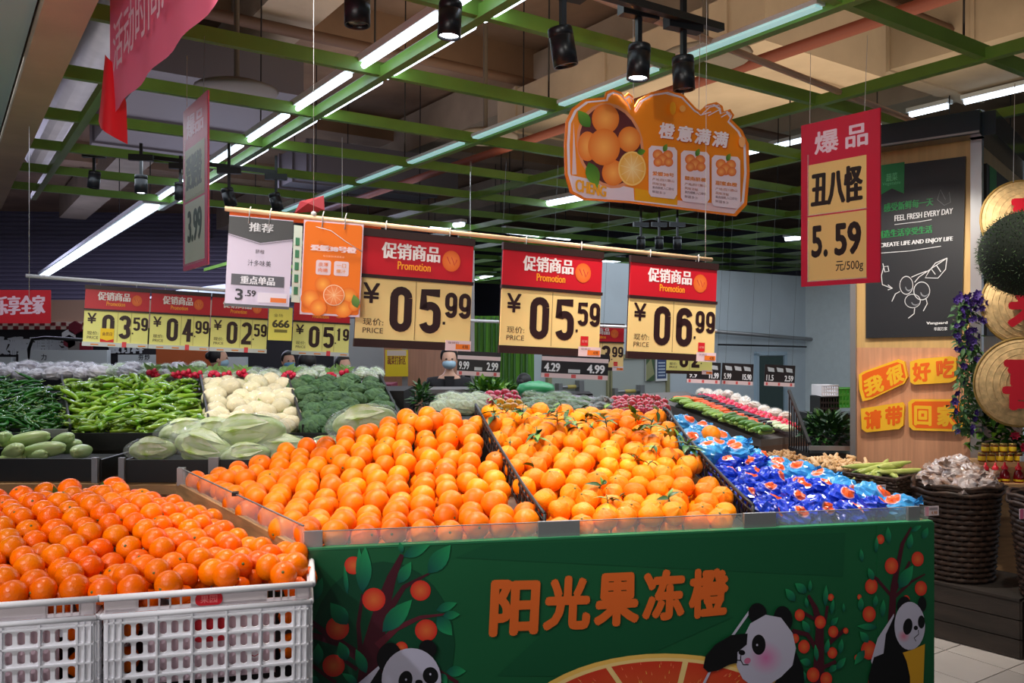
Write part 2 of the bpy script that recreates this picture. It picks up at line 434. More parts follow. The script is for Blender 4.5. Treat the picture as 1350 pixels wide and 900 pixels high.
wall_door('door_3', 996, 1033, 466, (160, 176, 186), None, (170, 190, 205), True)
# framed notices on doors/wall
def board_on(PL, O, rz, x0, y0_, x1, y1_, name, label, cat, draw, base=(235, 235, 235), th=.012, grp=None):
    a = PL(x0, y1_); bb = PL(x1, y0_)
    # thing origin on its own base
    o = thing(name, label, cat, (O[0]+cos(rz)*a[0], O[1]+sin(rz)*a[0], a[1]), rz, grp)
    W_, H_ = bb[0]-a[0], bb[1]-a[1]
    m = MB(); m.box((W_/2, -th/2, H_/2), (W_, th, H_)); m.build('board', mat('board_%d_%d_%d' % base, base, .45), o)
    p = Print(y=-th-.002); draw(p, W_, H_); p.build('printed_face', o); return o
def dr_notice(p, w_, h):
    p.rect(w_*.1, h*.1, w_*.9, h*.9, (60, 78, 120)).up()
    for i in range(5): p.rect(w_*.2, h*(.2+.13*i), w_*.8, h*(.26+.13*i), (190, 200, 215))
board_on(PW, (wo.x, wo.y-.12), AR, 863, 470, 878, 502, 'notice_poster', 'blue and white notice poster on the white wall beside the grey doors', 'poster', dr_notice)
def dr_green(p, w_, h): p.rect(0, 0, w_, h, (70, 92, 60)).up(); p.poly([(0, 0), (w_, h*.3), (w_*.6, h), (0, h*.7)], (150, 150, 110))
board_on(PW, (wo.x, wo.y-.12), AR, 850, 472, 861, 502, 'landscape_poster', 'small green landscape poster left of the blue notice on the back wall', 'poster', dr_green)
# wall rails on the white wall
for (pts, r, lab) in (([(936, 437), (1128, 452)], .03, 'upper grey handrail pipe running across the white wall'), ([(940, 454), (1060, 457)], .014, 'thin dark lower pipe running across the white wall')):
    m = MB(); q = [PW(*p) for p in pts]
    m.tube([(q[0][0], -.1, q[0][1]), (q[1][0]*.985, -.1, q[1][1])], r, 8)
    tag(m.build('wall_pipe', M_greym if r > .02 else M_blackm, None, loc=(wo.x, wo.y-.07, 0), rot=(0, 0, AR)), lab, 'pipe')

# green bamboo panel wall and laminate pillar in the middle distance
g = MB(); g.box((px(664, 9.6), 9.6, .93), (px(704, 9.6)-px(624, 9.6), .1, 1.86))
gp = struct(g.build('wall_centre', mat('bamboo_green', (92, 158, 40), .6, var=.35, scale=7, stretch=(6, 1, .3))))
g = MB()
for i in range(9): g.tube([(px(630+i*8, 9.5), 9.53, .1), (px(632+i*8+U(-2, 2), 9.5), 9.53, 1.84)], .018, 6)
gp2 = g.build('bamboo_stem', mat('bamboo_dark', (46, 96, 26), .5), gp)
def pillar(x0, x1, D, y_top, name, m_, dep=.5):
    h = pz(y_top, D); o = MB(); o.box(((px(x0, D)+px(x1, D))/2, D+dep/2, h/2), (px(x1, D)-px(x0, D), dep, h)); return struct(o.build(name, m_))
pillar(506, 604, 9.2, 330, 'trim_5', mat('pinkish_panel', (190, 140, 116), .5, var=.08, scale=5, stretch=(8, 8, .5)))
pillar(440, 505, 10.4, 420, 'trim_6', mat('grey_white_panel', (176, 180, 184), .6))
for (x, wd, D, yt) in ((534, 7, 9.0, 330), (623, 5, 8.2, 330), (611, 3, 8.4, 330)):
    m = MB(); m.box((px(x, D), D, pz(yt, D)/2), (wd/1100*D, wd/1100*D, pz(yt, D)))
    tag(m.build('steel_post', M_greym), {534: 'grey metal corner post beside the yellow notice', 623: 'slim light post left of the green bamboo wall', 611: 'thin post just behind the seller with the vest'}[x], 'post')

# ------------------------------------------------------------------ green ceiling grid
H_G = CH+1.43
cg = thing('ceiling_grid', 'open grid of green painted steel beams hanging under the concrete ceiling', 'ceiling grid', (0, 0, H_G))
P_ = [.78+1.2*i for i in range(12)]; Q_ = [1.15+.99*i for i in range(17)]
for i, p in enumerate(P_):
    qm = 9.6 if i < 3 else 17.2
    for seg in range(1):
        m = MB(); m.bar((*G(p, .4), .03), (*G(p, qm), .03), .05, .06); m.build('grid_beam', M_green, cg)
for i, q in enumerate(Q_):
    p0 = .52 if q < 9.7 else 6.0
    m = MB(); m.bar((*G(p0, q), .045), (*G(P_[-1], q), .045), .04, .07); m.build('grid_beam', M_green, cg)
# hanging rods
m = MB()
for p in P_[1:8]:
    for q in Q_[1:12:2]:
        x, y = G(p, q+.1); m.tube([(x, y, .05), (x+.01, y, 1.8)], .006, 5, cap=False)
tag(m.build('hanging_rods', M_dark, loc=(0, 0, H_G)), 'thin dark rods that hang the green grid from the ceiling', 'rods', None, 'stuff')
# thin pipes and cables above
def pipe(pts, r, m_, name, label, cat='pipe', n=8, group=None):
    o = MB(); o.tube(pts, r, n); return tag(o.build(name, m_), label, cat, group)
pipe([(*G(.95, 1), 3.72), (*G(.95, 11), 3.72)], .16, mat('galvanised_duct', (170, 168, 160), .35, .7, var=.15, scale=3), 'air_duct', 'round galvanised duct running beside the beige beam at the upper left', 'duct', 16)
pipe([(*G(-1, 2.35), 3.02), (*G(8, 3.35), 3.02)], .018, mat('pale_conduit', (186, 160, 140), .5), 'conduit_pipe', 'pale conduit crossing the ceiling behind the thin pink sign', n=6)
pipe([(*G(1.5, 1.5), 3.1), (*G(9, 2.2), 3.1)], .014, M_greym, 'conduit_pipe', 'grey conduit above the black track with two dark spotlights', n=6)
pipe([(*G(0, 6.6), 4.08), (*G(12, 6.6), 4.08)], .05, mat('brown_pipe', (110, 84, 66), .6), 'sprinkler_pipe', 'brown sprinkler pipe across the middle of the raw ceiling', n=8)
pipe([(*G(0, 3.6), 4.1), (*G(12, 3.6), 4.1)], .05, mat('brown_pipe', (110, 84, 66), .6), 'sprinkler_pipe', 'brown sprinkler pipe nearest the viewer above the orange fruit sign', n=8)
pipe([(*G(4.2, 2), 3.3), (*G(4.2, 14), 3.3)], .04, mat('red_brown_pipe', (120, 60, 44), .6), 'sprinkler_pipe', 'reddish sprinkler pipe running away over the middle row of green beams', n=8)
# square ducts
for (p, q, dp, dq, z, lab, m_) in ((5.2, 5.2, 1.4, 3.2, 3.75, 'big tan rectangular duct above the right of the green grid', M_conc2), (1.9, 8.2, 1.2, 3.0, 3.8, 'grey rectangular duct over the left rear of the grid', mat('grey_duct', (92, 88, 92), .5, .3)),
                               (7.6, 3.4, 1.6, 1.8, 4.12, 'tan boxed duct over the red five fifty nine sign', M_conc2), (4.6, 10, 2.0, 1.2, 3.75, 'long grey duct far back above the grid', mat('grey_duct', (92, 88, 92), .5, .3))):
    m = MB(); x, y = G(p, q); m.box((x, y, z), (dp, dq, .4), AR)
    for t in (-.4, 0, .4):
        x2, y2 = G(p, q+t*dq); m.box((x2, y2, z), (dp+.04, .03, .44), AR)
    tag(m.build('rectangular_duct', m_), lab, 'duct')
for (x, y, lab) in ((312, 116, 'dark round ceiling fan disc at the upper left of the raw ceiling'), (640, 178, 'round vent disc above the middle of the grid'), (930, 72, 'round lamp shade just right of the near spotlight track')):
    D = 1.75*1100/(452-y); q = W(x, y, D); m = MB(); m.lathe([(0, .06), (.05, .06), (.2, .02), (.28, -.01), (.27, -.03), (0, -.02)], 20, q); m.lathe([(.02, .06), (.02, 1.3)], 6, q)
    tag(m.build('ceiling_vent', mat('dull_vent', (92, 84, 74), .6)), lab, 'vent')

# ------------------------------------------------------------------ fluorescent rows
M_tube = mat('lit_tube', (235, 245, 255), .4, emit=(225, 240, 255), es=3.2)
M_hous = mat('lamp_housing', (214, 222, 226), .5)
def fluoro(p, q0, q1, z, lab, wd=.055, grp=None, ang=None):
    a = Vector((*G(p, q0), z)); b_ = Vector((*G(p, q1), z)); c_ = (a+b_)/2; d = b_-a
    o = thing('fluorescent_lamp', lab, 'lamp', c_, atan2(d.y, d.x), grp); L = d.length
    m = MB(); m.box((0, 0, .03), (L, wd+.02, .04)); m.build('housing', M_hous, o)
    m = MB(); m.tube([(-L/2+.02, 0, -.008), (L/2-.02, 0, -.008)], wd/2*.8, 8); m.build('tube', M_tube, o)
ORD = ['first', 'second', 'third', 'fourth', 'fifth', 'sixth', 'seventh', 'eighth', 'ninth', 'tenth', 'eleventh', 'twelfth', 'thirteenth', 'fourteenth']
gA = 'tubes of the long light line rising from the left price signs to the top centre'
gB = 'tubes lying along the second green beam behind the fruit sign'
gC = 'tubes in the bright line above the black poster column'
for i in range(1, 9):
    q = .05+i*.99*1.0
    fluoro(1.98+.06, q+.25, q+1.18, H_G+.05, ORD[i-1]+' lit tube from the front in the right line along the double lit beam', grp=gA)
for i in range(2, 9):
    q = .05+i*.99
    fluoro(1.98-.12, q+.25, q+1.18, H_G+.05, ORD[i-2]+' lit tube from the front in the left line along the double lit beam', wd=.04, grp=gA+' (left line)')
# far continuous bright line, open ceiling
o = thing('linear_lamp', 'long continuous bright light strip running away to the far left above the price signs', 'lamp', (*G(1.90, 15.2), H_G+.06), AR+pi/2)
m = MB(); m.box((0, 0, .02), (11.4, .24, .05)); m.build('housing', M_hous, o)
m = MB(); m.box((0, .0, -.012), (11.3, .17, .014)); m.build('diffuser', M_tube, o)
M_dim = mat('dim_tube', (190, 225, 225), .4, emit=(170, 225, 225), es=.42)
def strip(p, q0, q1, z, lab, m_, wd=.06, grp=None):
    a = Vector((*G(p, q0), z)); b_ = Vector((*G(p, q1), z)); c_ = (a+b_)/2; d = b_-a
    o = thing('light_strip', lab, 'lamp', c_, atan2(d.y, d.x), grp); L = d.length
    m = MB(); m.box((0, 0, .012), (L, wd, .02)); m.build('housing', M_hous, o)
    m = MB(); m.box((0, 0, -.004), (L-.02, wd*.8, .012)); m.build('diffuser', m_, o)
for i in range(1, 10):
    strip(3.18-.06, i*.99+.22, i*.99+1.05, H_G+.02, ORD[i-1]+' pale diffuser strip from the front beside the second long green beam', M_dim, grp=gB)
for k, (p, q0, q1) in enumerate(((8.04, 2.5, 4.12), (8.04, 4.24, 4.66), (8.04, 4.77, 5.6), (8.04, 5.85, 6.34), (8.04, 6.5, 6.95), (8.67, 4.25, 4.75), (8.67, 4.9, 5.35))):
    fluoro(p, q0, q1, CH+2.3, 'bright tube in the light line above the black poster column, '+('nearest of all', 'second in its row', 'third in its row', 'fourth in its row', 'fifth in its row', 'front of rear row', 'far in rear row')[k], wd=.075, grp=gC)
for (x0, y0_, x1, y1_, lab) in ((716, 268, 770, 258, 'short bright tube just left of and below the orange fruit sign'), (664, 303, 752, 313, 'bright tube above the middle price sign'), (568, 300, 612, 294, 'small bright tube above the first large price sign'),
                            (785, 346, 822, 341, 'small lit tube between the second and third large price signs'), (627, 367, 652, 361, 'tiny lit tube between first and second large price signs'), (1034, 314, 1056, 312, 'tiny lit tube left of the red sign')):
    z = H_G+.06; a = WZ(x0, y0_, z); b_ = WZ(x1, y1_, z); d = b_-a; c_ = (a+b_)/2
    if d.length > 3: b_ = a+d.normalized()*2.2; c_ = (a+b_)/2; d = b_-a
    o = thing('fluorescent_lamp', lab, 'lamp', c_, atan2(d.y, d.x)); L = d.length
    m = MB(); m.box((0, 0, .03), (L, .1, .04)); m.build('housing', M_hous, o)
    m = MB(); m.tube([(-L/2+.02, 0, -.008), (L/2-.02, 0, -.008)], .035, 8); m.build('tube', M_tube, o)

# ------------------------------------------------------------------ track spotlights
M_lens = mat('lit_lens', (255, 255, 255), .3, emit=(240, 246, 255), es=14)
M_lens0 = mat('unlit_lens', (60, 60, 64), .2)
def track_spot(x, y, dia_px, lab, lit=False, tilt=(0, 0), rz=0, real=.09):
    D = real*1100/dia_px; c_ = W(x, y, D)
    o = thing('track_spotlight', lab, 'spotlight', c_, rz)
    M_ = Euler((tilt[0], tilt[1], 0)).to_matrix().to_4x4(); r = real/2; h = real*1.5
    m = MB(); m.lathe([(0, h/2), (r*.96, h/2), (r, h/2-.006), (r, h*.28), (r*.97, h*.275), (r*.97, h*.265), (r, h*.26), (r, -h/2), (r*.88, -h/2), (r*.86, -h/2+.012)], 22, M=M_); m.build('housing', M_blackm, o)
    m = MB(); m.lathe([(r*.87, -h/2+.012), (r*.6, -h/2+.006), (0, -h/2+.004)], 22, M=M_); m.build('lens', M_lens if lit else M_lens0, o)
    m = MB(); m.box((0, 0, h/2+.05), (.02, .02, .13)); m.build('stem', M_blackm, o)
    m = MB(); m.box((0, 0, h/2+.13), (.17, .045, .045)); m.build('adapter', M_blackm, o)
    if c_.z+h/2+.15 < H_G+.02: m = MB(); m.box((0, 0, (h/2+.14+H_G+.05-c_.z)/2), (.02, .02, H_G+.05-c_.z-h/2-.14)); m.build('hanger', M_blackm, o)
    return c_, h
def track(a, b_, lab):
    m = MB(); m.bar(a, b_, .035, .03); tag(m.build('lighting_track', M_black), lab, 'track')
T1 = []
for (x, y, d, lab, lit, tilt) in ((742, 62, 33, 'unlit black spotlight tilted on the near track, leftmost of the three there', False, (0, -.2)),
                               (842, 82, 30, 'lit black spotlight in the middle of the near track above the fruit sign', True, (0, .06)),
                               (901, 97, 29, 'unlit black spotlight at the right end of the near track', False, (0, -.05))):
    c_, h = track_spot(x, y, d, lab, lit, tilt, .45); T1.append(c_+Vector((0, 0, h/2+.165)))
track(T1[0]-(T1[1]-T1[0])*.5, T1[2]+(T1[2]-T1[1])*.9, 'black lighting track carrying the three near spotlights')
track_spot(593, 26, 31, 'lit black spotlight at the top centre with a glowing lens', True, (0, .05), .4)
track_spot(471, 8, 34, 'unlit black spotlight cut by the top edge left of centre', False, (0, 0), .4)
T2 = []
for (x, y, d, lab, lit, tilt) in ((124, 237, 15, 'unlit black spotlight at the far left, just under the green grid', False, (0, .1)), (186, 243, 16, 'lit black spotlight at the left under the green grid', True, (0, 0)),
                               (238, 252, 15, 'unlit black spotlight partly behind the thin pink sign', False, (0, 0)), (302, 260, 16, 'unlit tilted spotlight just above the grey recommendation card', False, (0, -.25)), (364, 266, 15, 'unlit tilted spotlight above and between the two hanging cards', False, (0, -.25))):
    c_, h = track_spot(x, y, d, lab, lit, tilt, .2); T2.append(c_+Vector((0, 0, h/2+.165)))
track(T2[0], T2[-1], 'thin black track carrying the row of left spotlights')
for (x, lab) in ((845, 'left of the three tiny spotlights above the third price sign'), (869, 'middle of the three tiny spotlights above the third price sign'), (893, 'right of the three tiny spotlights above the third price sign')):
    track_spot(x, 320, 11, 'small black spotlight, '+lab, False, (0, 0), .2)

# ------------------------------------------------------------------ fruit prototypes
def orange_mat(name, c, c2, rough, bump=.25):
    m = mat(name, c, rough, rgb2=c2, scale=9, bump=bump, bscale=260, rnd=.16, spec=.32); return m
M_or = orange_mat('navel_orange_peel', (248, 118, 0), (250, 132, 4), .38)
M_jo = orange_mat('waxed_orange_peel', (246, 106, 0), (250, 118, 0), .24)
M_ma = orange_mat('mandarin_peel', (248, 126, 0), (252, 142, 4), .40, .5)
M_cal = mat('dry_calyx', (96, 104, 50), .7); M_leaf = mat('fruit_leaf', (44, 84, 30), .4, var=.3, scale=30); M_leafl = mat('young_leaf', (104, 140, 50), .45, var=.2)
def orange_protos(name, r, m_, label, cat, group, n=4, kind='orange'):
    out = []
    for i in range(n):
        sq = U(.93, 1.02); a_ = U(0, 9)
        def fn(th, ph, d):
            k_ = 1-.07*math.exp(-(th/.22)**2)-.03*math.exp(-((pi-th)/.25)**2)
            if kind == 'mandarin':
                k_ = 1+.20*math.exp(-(th/.33)**2)-.10*math.exp(-(th/.12)**2)+.05*sin(ph*7+a_)*math.exp(-((th-.7)/.55)**2)-.05*math.exp(-((pi-th)/.4)**2)
                k_ += .035*noise.noise(d*2.2+Vector((a_, 0, 0)))+.018*noise.noise(d*7+Vector((a_, 0, 0)))
            else: k_ += .02*noise.noise(d*1.6+Vector((a_, 0, 0)))
            return k_
        m = MB(); m.ball((0, 0, 0), (r, r, r*(sq if kind == 'orange' else .82)), fn, 20 if kind == 'orange' else 26, 13 if kind == 'orange' else 16)
        o = m.build(name, m_); tag(o, label, cat, group)
        top = r*(sq*.93 if kind == 'orange' else .82*1.10)
        m = MB(); m.lathe([(0, top+.002), (r*.06, top+.0025), (r*.12, top), (r*.08, top-.004)], 6)
        for q in range(5): m.leaf((0, 0, top), (cos(q*1.257), sin(q*1.257), -.1), (0, 0, 1), r*.19, r*.12, 0, .1, 2)
        m.build('calyx', M_cal, o)
        if kind == 'mandarin' and i >= n-3:
            m = MB(); m.tube([(0, 0, top-.003), (.004, .002, top+.014), (.012, 0, top+.026)], .0018, 5)
            for q in range(2+i % 3):
                g = U(0, 6.3); m.leaf((.004, .002, top+.008+q*.004), (cos(g), sin(g), U(0, .5)), (0, 0, 1), U(.035, .06), U(.014, .022), q % 2, U(.1, .5), 4)
            m.build('leafy_twig', [M_leaf, M_leafl], o)
        out.append(o)
    return Proto(out)
def ball_stuff(pts, r, m_, name, label, cat, group=None):
    m = MB()
    for p in pts: m.ball(p, r*U(.93, 1.03), None, 10, 6)
    o = m.build(name, m_); tag(o, label, cat, group, 'stuff'); return o
def rrot(lim=pi): return (U(-lim, lim), U(-lim, lim), U(-pi, pi))
def relax(pts, dmin, it=25, inside=None, fix=.5):
    for _ in range(it):
        cell = {}
        for i, p in enumerate(pts): cell.setdefault((int(p[0]//dmin), int(p[1]//dmin)), []).append(i)
        for i, p in enumerate(pts):
            cx, cy = int(p[0]//dmin), int(p[1]//dmin)
            for a_ in (-1, 0, 1):
                for b_ in (-1, 0, 1):
                    for j in cell.get((cx+a_, cy+b_), ()):
                        if j <= i: continue
                        q = pts[j]; dx, dy = q[0]-p[0], q[1]-p[1]; dz = (q[2]-p[2]) if len(p) > 2 else 0
                        d = sqrt(dx*dx+dy*dy+dz*dz)
                        if d < dmin and d > 1e-6:
                            k_ = (dmin-d)/d*fix*.5; np_, nq = [p[0]-dx*k_, p[1]-dy*k_]+p[2:], [q[0]+dx*k_, q[1]+dy*k_]+q[2:]
                            if inside is None or inside(np_): pts[i] = np_; p = np_
                            if inside is None or inside(nq): pts[j] = nq
    return pts

# ------------------------------------------------------------------ main fruit display
P0 = Vector((-.575, 2.3)); dF = Vector((.9826, .1859)); SW = 1.93; FR = atan2(.1859, .9826); ZT = .985
def DP(s, v): return P0+dF*s+Vector((-.745+.145*s/SW, 1.04))*v
disp = thing('fruit_display', 'large green printed display counter with fruit heaped behind a low clear rim', 'display', (P0.x, P0.y, 0), FR)
inv = Matrix.Rotation(-FR, 4, 'Z') @ Matrix.Translation((-P0.x, -P0.y, 0))
def LC(s, v, z=0): q = DP(s, v); return inv @ Vector((q.x, q.y, z))
co = [LC(0, 0), LC(SW, 0), LC(SW, 1.04), LC(0, 1.04)]
m = MB(); m.prism([(c_.x, c_.y) for c_ in co], .02, .90); m.build('counter_body', M_wood, disp)
for (a_, b_, nm, mm, th) in ((co[0], co[3], 'side_board', M_wood, .022), (co[1], co[2], 'side_board', M_wood, .022), (co[3], co[2], 'back_board', M_wood, .022)):
    m = MB(); m.bar((a_.x, a_.y, ZT-.06), (b_.x, b_.y, ZT-.06), th, .12); m.build(nm, mm, disp)
M_gpan = mat('green_printed_panel', (22, 92, 54), .42, var=.06, scale=2)
m = MB(); m.box((SW/2-.09, -.016, ZT/2), (SW-.21, .022, ZT)); m.build('front_panel', M_gpan, disp)
m = MB(); m.box((SW-.095, -.017, ZT/2), (.20, .024, ZT)); m.build('corner_panel', M_gpan, disp)
m = MB(); m.box((.002, -.005, ZT/2), (.014, .045, ZT)); m.build('corner_trim', mat('light_green_edge', (52, 140, 84), .4), disp)
m = MB(); m.bar((co[0].x-.02, co[0].y-.01, ZT/2-.03), (co[0].x-.10, .12, ZT/2-.03), .012, ZT-.06); m.build('side_return_panel', mat('dark_green_side', (16, 60, 38), .45), disp)
m = MB(); m.box((SW/2, -.016, ZT+.002), (SW, .026, .006)); m.build('top_edge', mat('panel_top_edge', (40, 120, 78), .4), disp)
# clear rim
M_glass = mat('clear_acrylic', (235, 240, 240), .04, alpha=.16, spec=.8)
m = MB(); m.bar((co[0].x, -.004, ZT+.022), (co[1].x, -.004, ZT+.022), .004, .044); m.build('clear_rim', M_glass, disp)
m = MB(); m.bar((co[0].x, co[0].y, ZT+.03), (co[3].x, co[3].y, ZT+.03), .004, .06); m.build('clear_rim', M_glass, disp)
m = MB(); m.bar((co[0].x, co[0].y, ZT+.0615), (co[3].x, co[3].y, ZT+.0615), .006, .003); m.bar((0, -.004, ZT+.0455), (SW, -.004, ZT+.0455), .005, .002); m.build('rim_highlight_edge', M_greym, disp)
PF = plane_map((P0.x+.0057, P0.y-.0295), (.9826, .1859), 0)
for (x0, x1) in ((401, 425), (711, 766), (984, 1026), (1201, 1216)):
    u0 = PF(x0, 700)[0]; u1 = PF(x1, 700)[0]; m = MB(); m.box(((u0+u1)/2, -.012, ZT+.026), (u1-u0, .012, .046)); m.build('rim_clip', M_greym, disp)
m = MB(); q = co[0]+(co[3]-co[0])*.97; m.box((q.x, q.y, ZT+.03), (.03, .03, .07)); m.build('rim_clip', M_greym, disp)
q = co[0]+(co[3]-co[0])*.45; m = MB(); m.box((q.x, q.y, ZT+.062), (.02, .03, .012)); m.build('rim_clip', M_blackm, disp)
# artwork -------------------------------------------------
FP = Print(pl=PF, y=-.0285)
c1 = lambda x, y: (400+x/4.22, 700+y/4.22)
c2_ = lambda x, y: (900+x/3.97, 740+y/3.97)
c4 = lambda x, y: (640+x/3.97, 730+y/3.97)
DG, DG2 = (12, 70, 44), (16, 84, 50)
FP.ell(505, 850, 95, 110, DG); FP.poly([(600, 735), (640, 718), (1115, 702), (1112, 760)], DG2); FP.poly([c4(500, 230), c4(1300, 330), c4(600, 640), c4(60, 640)], DG2)
FP.up()
TR_, TR2 = (72, 20, 34), (96, 30, 44)
def fruit(cx, cy, r, sx=1): FP.ell(cx, cy, r*sx, r, (226, 112, 56), (214, 40, 34), n=20)
GL1, GL2 = (34, 150, 88), (12, 74, 72)
FP.line([c1(370, 1500), c1(370, 844), c1(385, 640), c1(440, 420), c1(490, 260), c1(550, 130)], .085, TR_, .012)
FP.line([c1(380, 640), c1(450, 480), c1(560, 310), c1(700, 235)], .03, TR_, .005)
FP.line([c1(410, 640), c1(520, 540), c1(650, 480), c1(790, 462)], .022, TR2, .005)
FP.line([c1(320, 700), c1(305, 520), c1(330, 350)], .014, TR_, .008)
FP.line([c1(340, 720), c1(200, 620), c1(30, 575)], .03, TR_, .015); FP.line([c1(190, 620), c1(40, 500)], .02, TR_, .012)
FP.line([c1(300, 770), c1(220, 715)], .01, TR_); FP.line([c1(180, 844), c1(40, 740)], .01, TR_); FP.line([c1(740, 770), c1(860, 844)], .01, TR_)
FP.up()
for (x, y, r) in ((392, 380, 65), (652, 330, 57), (683, 552, 62), (190, 540, 65), (168, 748, 62), (278, 190, 50), (30, 540, 25), (545, 650, 36), (900, 950, 50), (120, 980, 60)): fruit(*c1(x, y), r/4.22)
FP.up()
for (b0, t0, w0) in (((330, 340), (345, 85), .17), ((320, 330), (310, 90), .10), ((555, 140), (705, 75), .2), ((550, 120), (535, 60), .25), ((695, 235), (820, 75), .25), ((530, 290), (600, 170), .25), ((440, 560), (605, 380), .22),
                   ((245, 350), (228, 190), .08), ((60, 385), (105, 258), .2), ((245, 520), (150, 398), .28), ((740, 440), (855, 398), .22), ((775, 470), (872, 462), .26), ((745, 475), (828, 580), .28), ((240, 720), (200, 615), .3), ((80, 745), (82, 622), .25),
                   ((350, 790), (292, 655), .2), ((795, 780), (905, 778), .28), ((300, 844), (215, 790), .2), ((90, 844), (20, 810), .3), ((760, 790), (800, 850), .3)):
    FP.leaf(c1(*b0), c1(*t0), w0, GL1, GL2)
# orange slice (centre bottom)
FP.up()
SCX, SCY, SRX, SRY = 876, 985, 212, 124
FP.ell(SCX, SCY, SRX, SRY, (246, 196, 96), n=56)
FP.up(); FP.ell(SCX, SCY, SRX*.965, SRY*.955, (250, 214, 140), n=56); FP.up()
rr = random.Random(3)
for i in range(12):
    a0 = radians(i*30+1.1+8); a1 = radians(i*30+28.9+8); ps = [(SCX+SRX*.06*cos((a0+a1)/2), SCY+SRY*.06*sin((a0+a1)/2))]
    for j in range(9): g_ = a0+(a1-a0)*j/8; ps.append((SCX+SRX*.93*cos(g_), SCY+SRY*.92*sin(g_)))
    q = [FP._p(p) for p in ps]; FP.raw(q, [tuple(range(len(q)))], [lin((238, 130, 60))]+[lin((214, 60, 34))]*9)
    for j in range(34):
        g_ = U(a0+.04, a1-.04); k_ = sqrt(U(.1, .8)); x, y = SCX+SRX*k_*cos(g_), SCY+SRY*k_*sin(g_); FP.L += 1
        FP.line([(x, y), (x+SRX*.035*cos(g_), y+SRY*.035*sin(g_))], .003, (244, rr.randint(120, 200), 90), .0005); FP.L -= 1
FP.up(3)
# lettering
OC = (226, 104, 40)
for ch_, TL, TR0, BR, BL in (('阳', (28, 130), (290, 125), (275, 425), (14, 437)), ('光', (318, 112), (552, 105), (548, 395), (292, 405)), ('果', (580, 98), (805, 88), (805, 372), (560, 388)),
                           ('冻', (825, 80), (1048, 70), (1040, 340), (815, 360)), ('橙', (1062, 75), (1278, 65), (1265, 325), (1060, 345))):
    FP.quad(ch_, c4(*TL), c4(*TR0), c4(*BR), c4(*BL), OC, .055)
# bush on the right
FP.line([c2_(710, 1200), c2_(710, 540), c2_(715, 330), c2_(690, 240), c2_(655, 175)], .045, TR_, .008)
FP.line([c2_(700, 460), c2_(650, 380), c2_(570, 360)], .014, TR_); FP.line([c2_(715, 470), c2_(790, 400), c2_(850, 350)], .014, TR_); FP.line([c2_(740, 330), c2_(755, 230)], .01, TR_); FP.line([c2_(690, 300), c2_(600, 250)], .01, TR_)
FP.line([c2_(715, 560), c2_(800, 520)], .012, TR_); FP.up()
for (x, y, r) in ((610, 278, 27), (717, 315, 30), (785, 365, 27), (632, 443, 31), (780, 475, 26), (680, 590, 34), (748, 612, 32), (585, 400, 22), (772, 185, 16), (850, 360, 14), (640, 720, 34), (800, 720, 34), (720, 800, 36)): fruit(*c2_(x, y), r/3.97*1.15, .85)
FP.up()
for (b0, t0, w0) in (((585, 205), (535, 140), .25), ((645, 160), (585, 112), .28), ((662, 155), (665, 95), .2), ((650, 240), (640, 185), .2), ((742, 230), (748, 120), .14), ((775, 275), (785, 190), .15), ((660, 370), (622, 305), .25), ((770, 330), (810, 290), .3),
                   ((840, 262), (838, 215), .18), ((700, 520), (690, 430), .15), ((745, 480), (760, 400), .2), ((670, 530), (610, 515), .3), ((760, 570), (810, 540), .3), ((820, 480), (830, 400), .2), ((800, 560), (850, 500), .25), ((640, 620), (620, 560), .2)):
    FP.leaf(c2_(*b0), c2_(*t0), w0, GL1, GL2)
FP.up(2)
# panda with straw
BK, WH = (14, 13, 16), (196, 192, 214)
FP.line([c2_(250, 395), c2_(345, 260)], .008, WH); FP.line([c2_(105, 640), c2_(142, 565)], .008, WH)
FP.poly([c2_(470, 640), c2_(590, 470), c2_(628, 560), c2_(640, 800), c2_(640, 1100), c2_(300, 1100), c2_(330, 800)], BK)
FP.ell(*c2_(388, 270), 48/3.97, 56/3.97, BK, rot=-.1); FP.ell(*c2_(522, 297), 49/3.97, 68/3.97, BK, rot=-.15); FP.up()
FP.poly([c2_(310, 400), c2_(350, 320), c2_(430, 275), c2_(510, 290), c2_(570, 370), c2_(588, 450), c2_(570, 540), c2_(510, 600), c2_(430, 650), c2_(370, 655), c2_(310, 610), c2_(280, 550), c2_(276, 480)], WH); FP.up()
FP.ell(*c2_(430, 500), 92/3.97, 92/3.97, (214, 118, 176), WH); FP.up()
FP.ell(*c2_(393, 431), 36/3.97, 53/3.97, BK); FP.ell(*c2_(305, 472), 17/3.97, 14/3.97, BK, rot=.2); FP.ell(*c2_(334, 515), 18/3.97, 15/3.97, (206, 110, 150), rot=-.6)
FP.line([c2_(300, 480), c2_(298, 510), c2_(312, 535), c2_(340, 535)], .003, BK); FP.line([c2_(298, 512), c2_(280, 512)], .003, BK)
FP.poly([c2_(335, 372), c2_(250, 380), c2_(165, 430), c2_(115, 490), c2_(103, 550), c2_(130, 575), c2_(180, 565), c2_(240, 535), c2_(280, 525), c2_(282, 470), c2_(330, 430)], BK); FP.up()
FP.ell(*c2_(384, 432), 1.3, 1.5, WH)
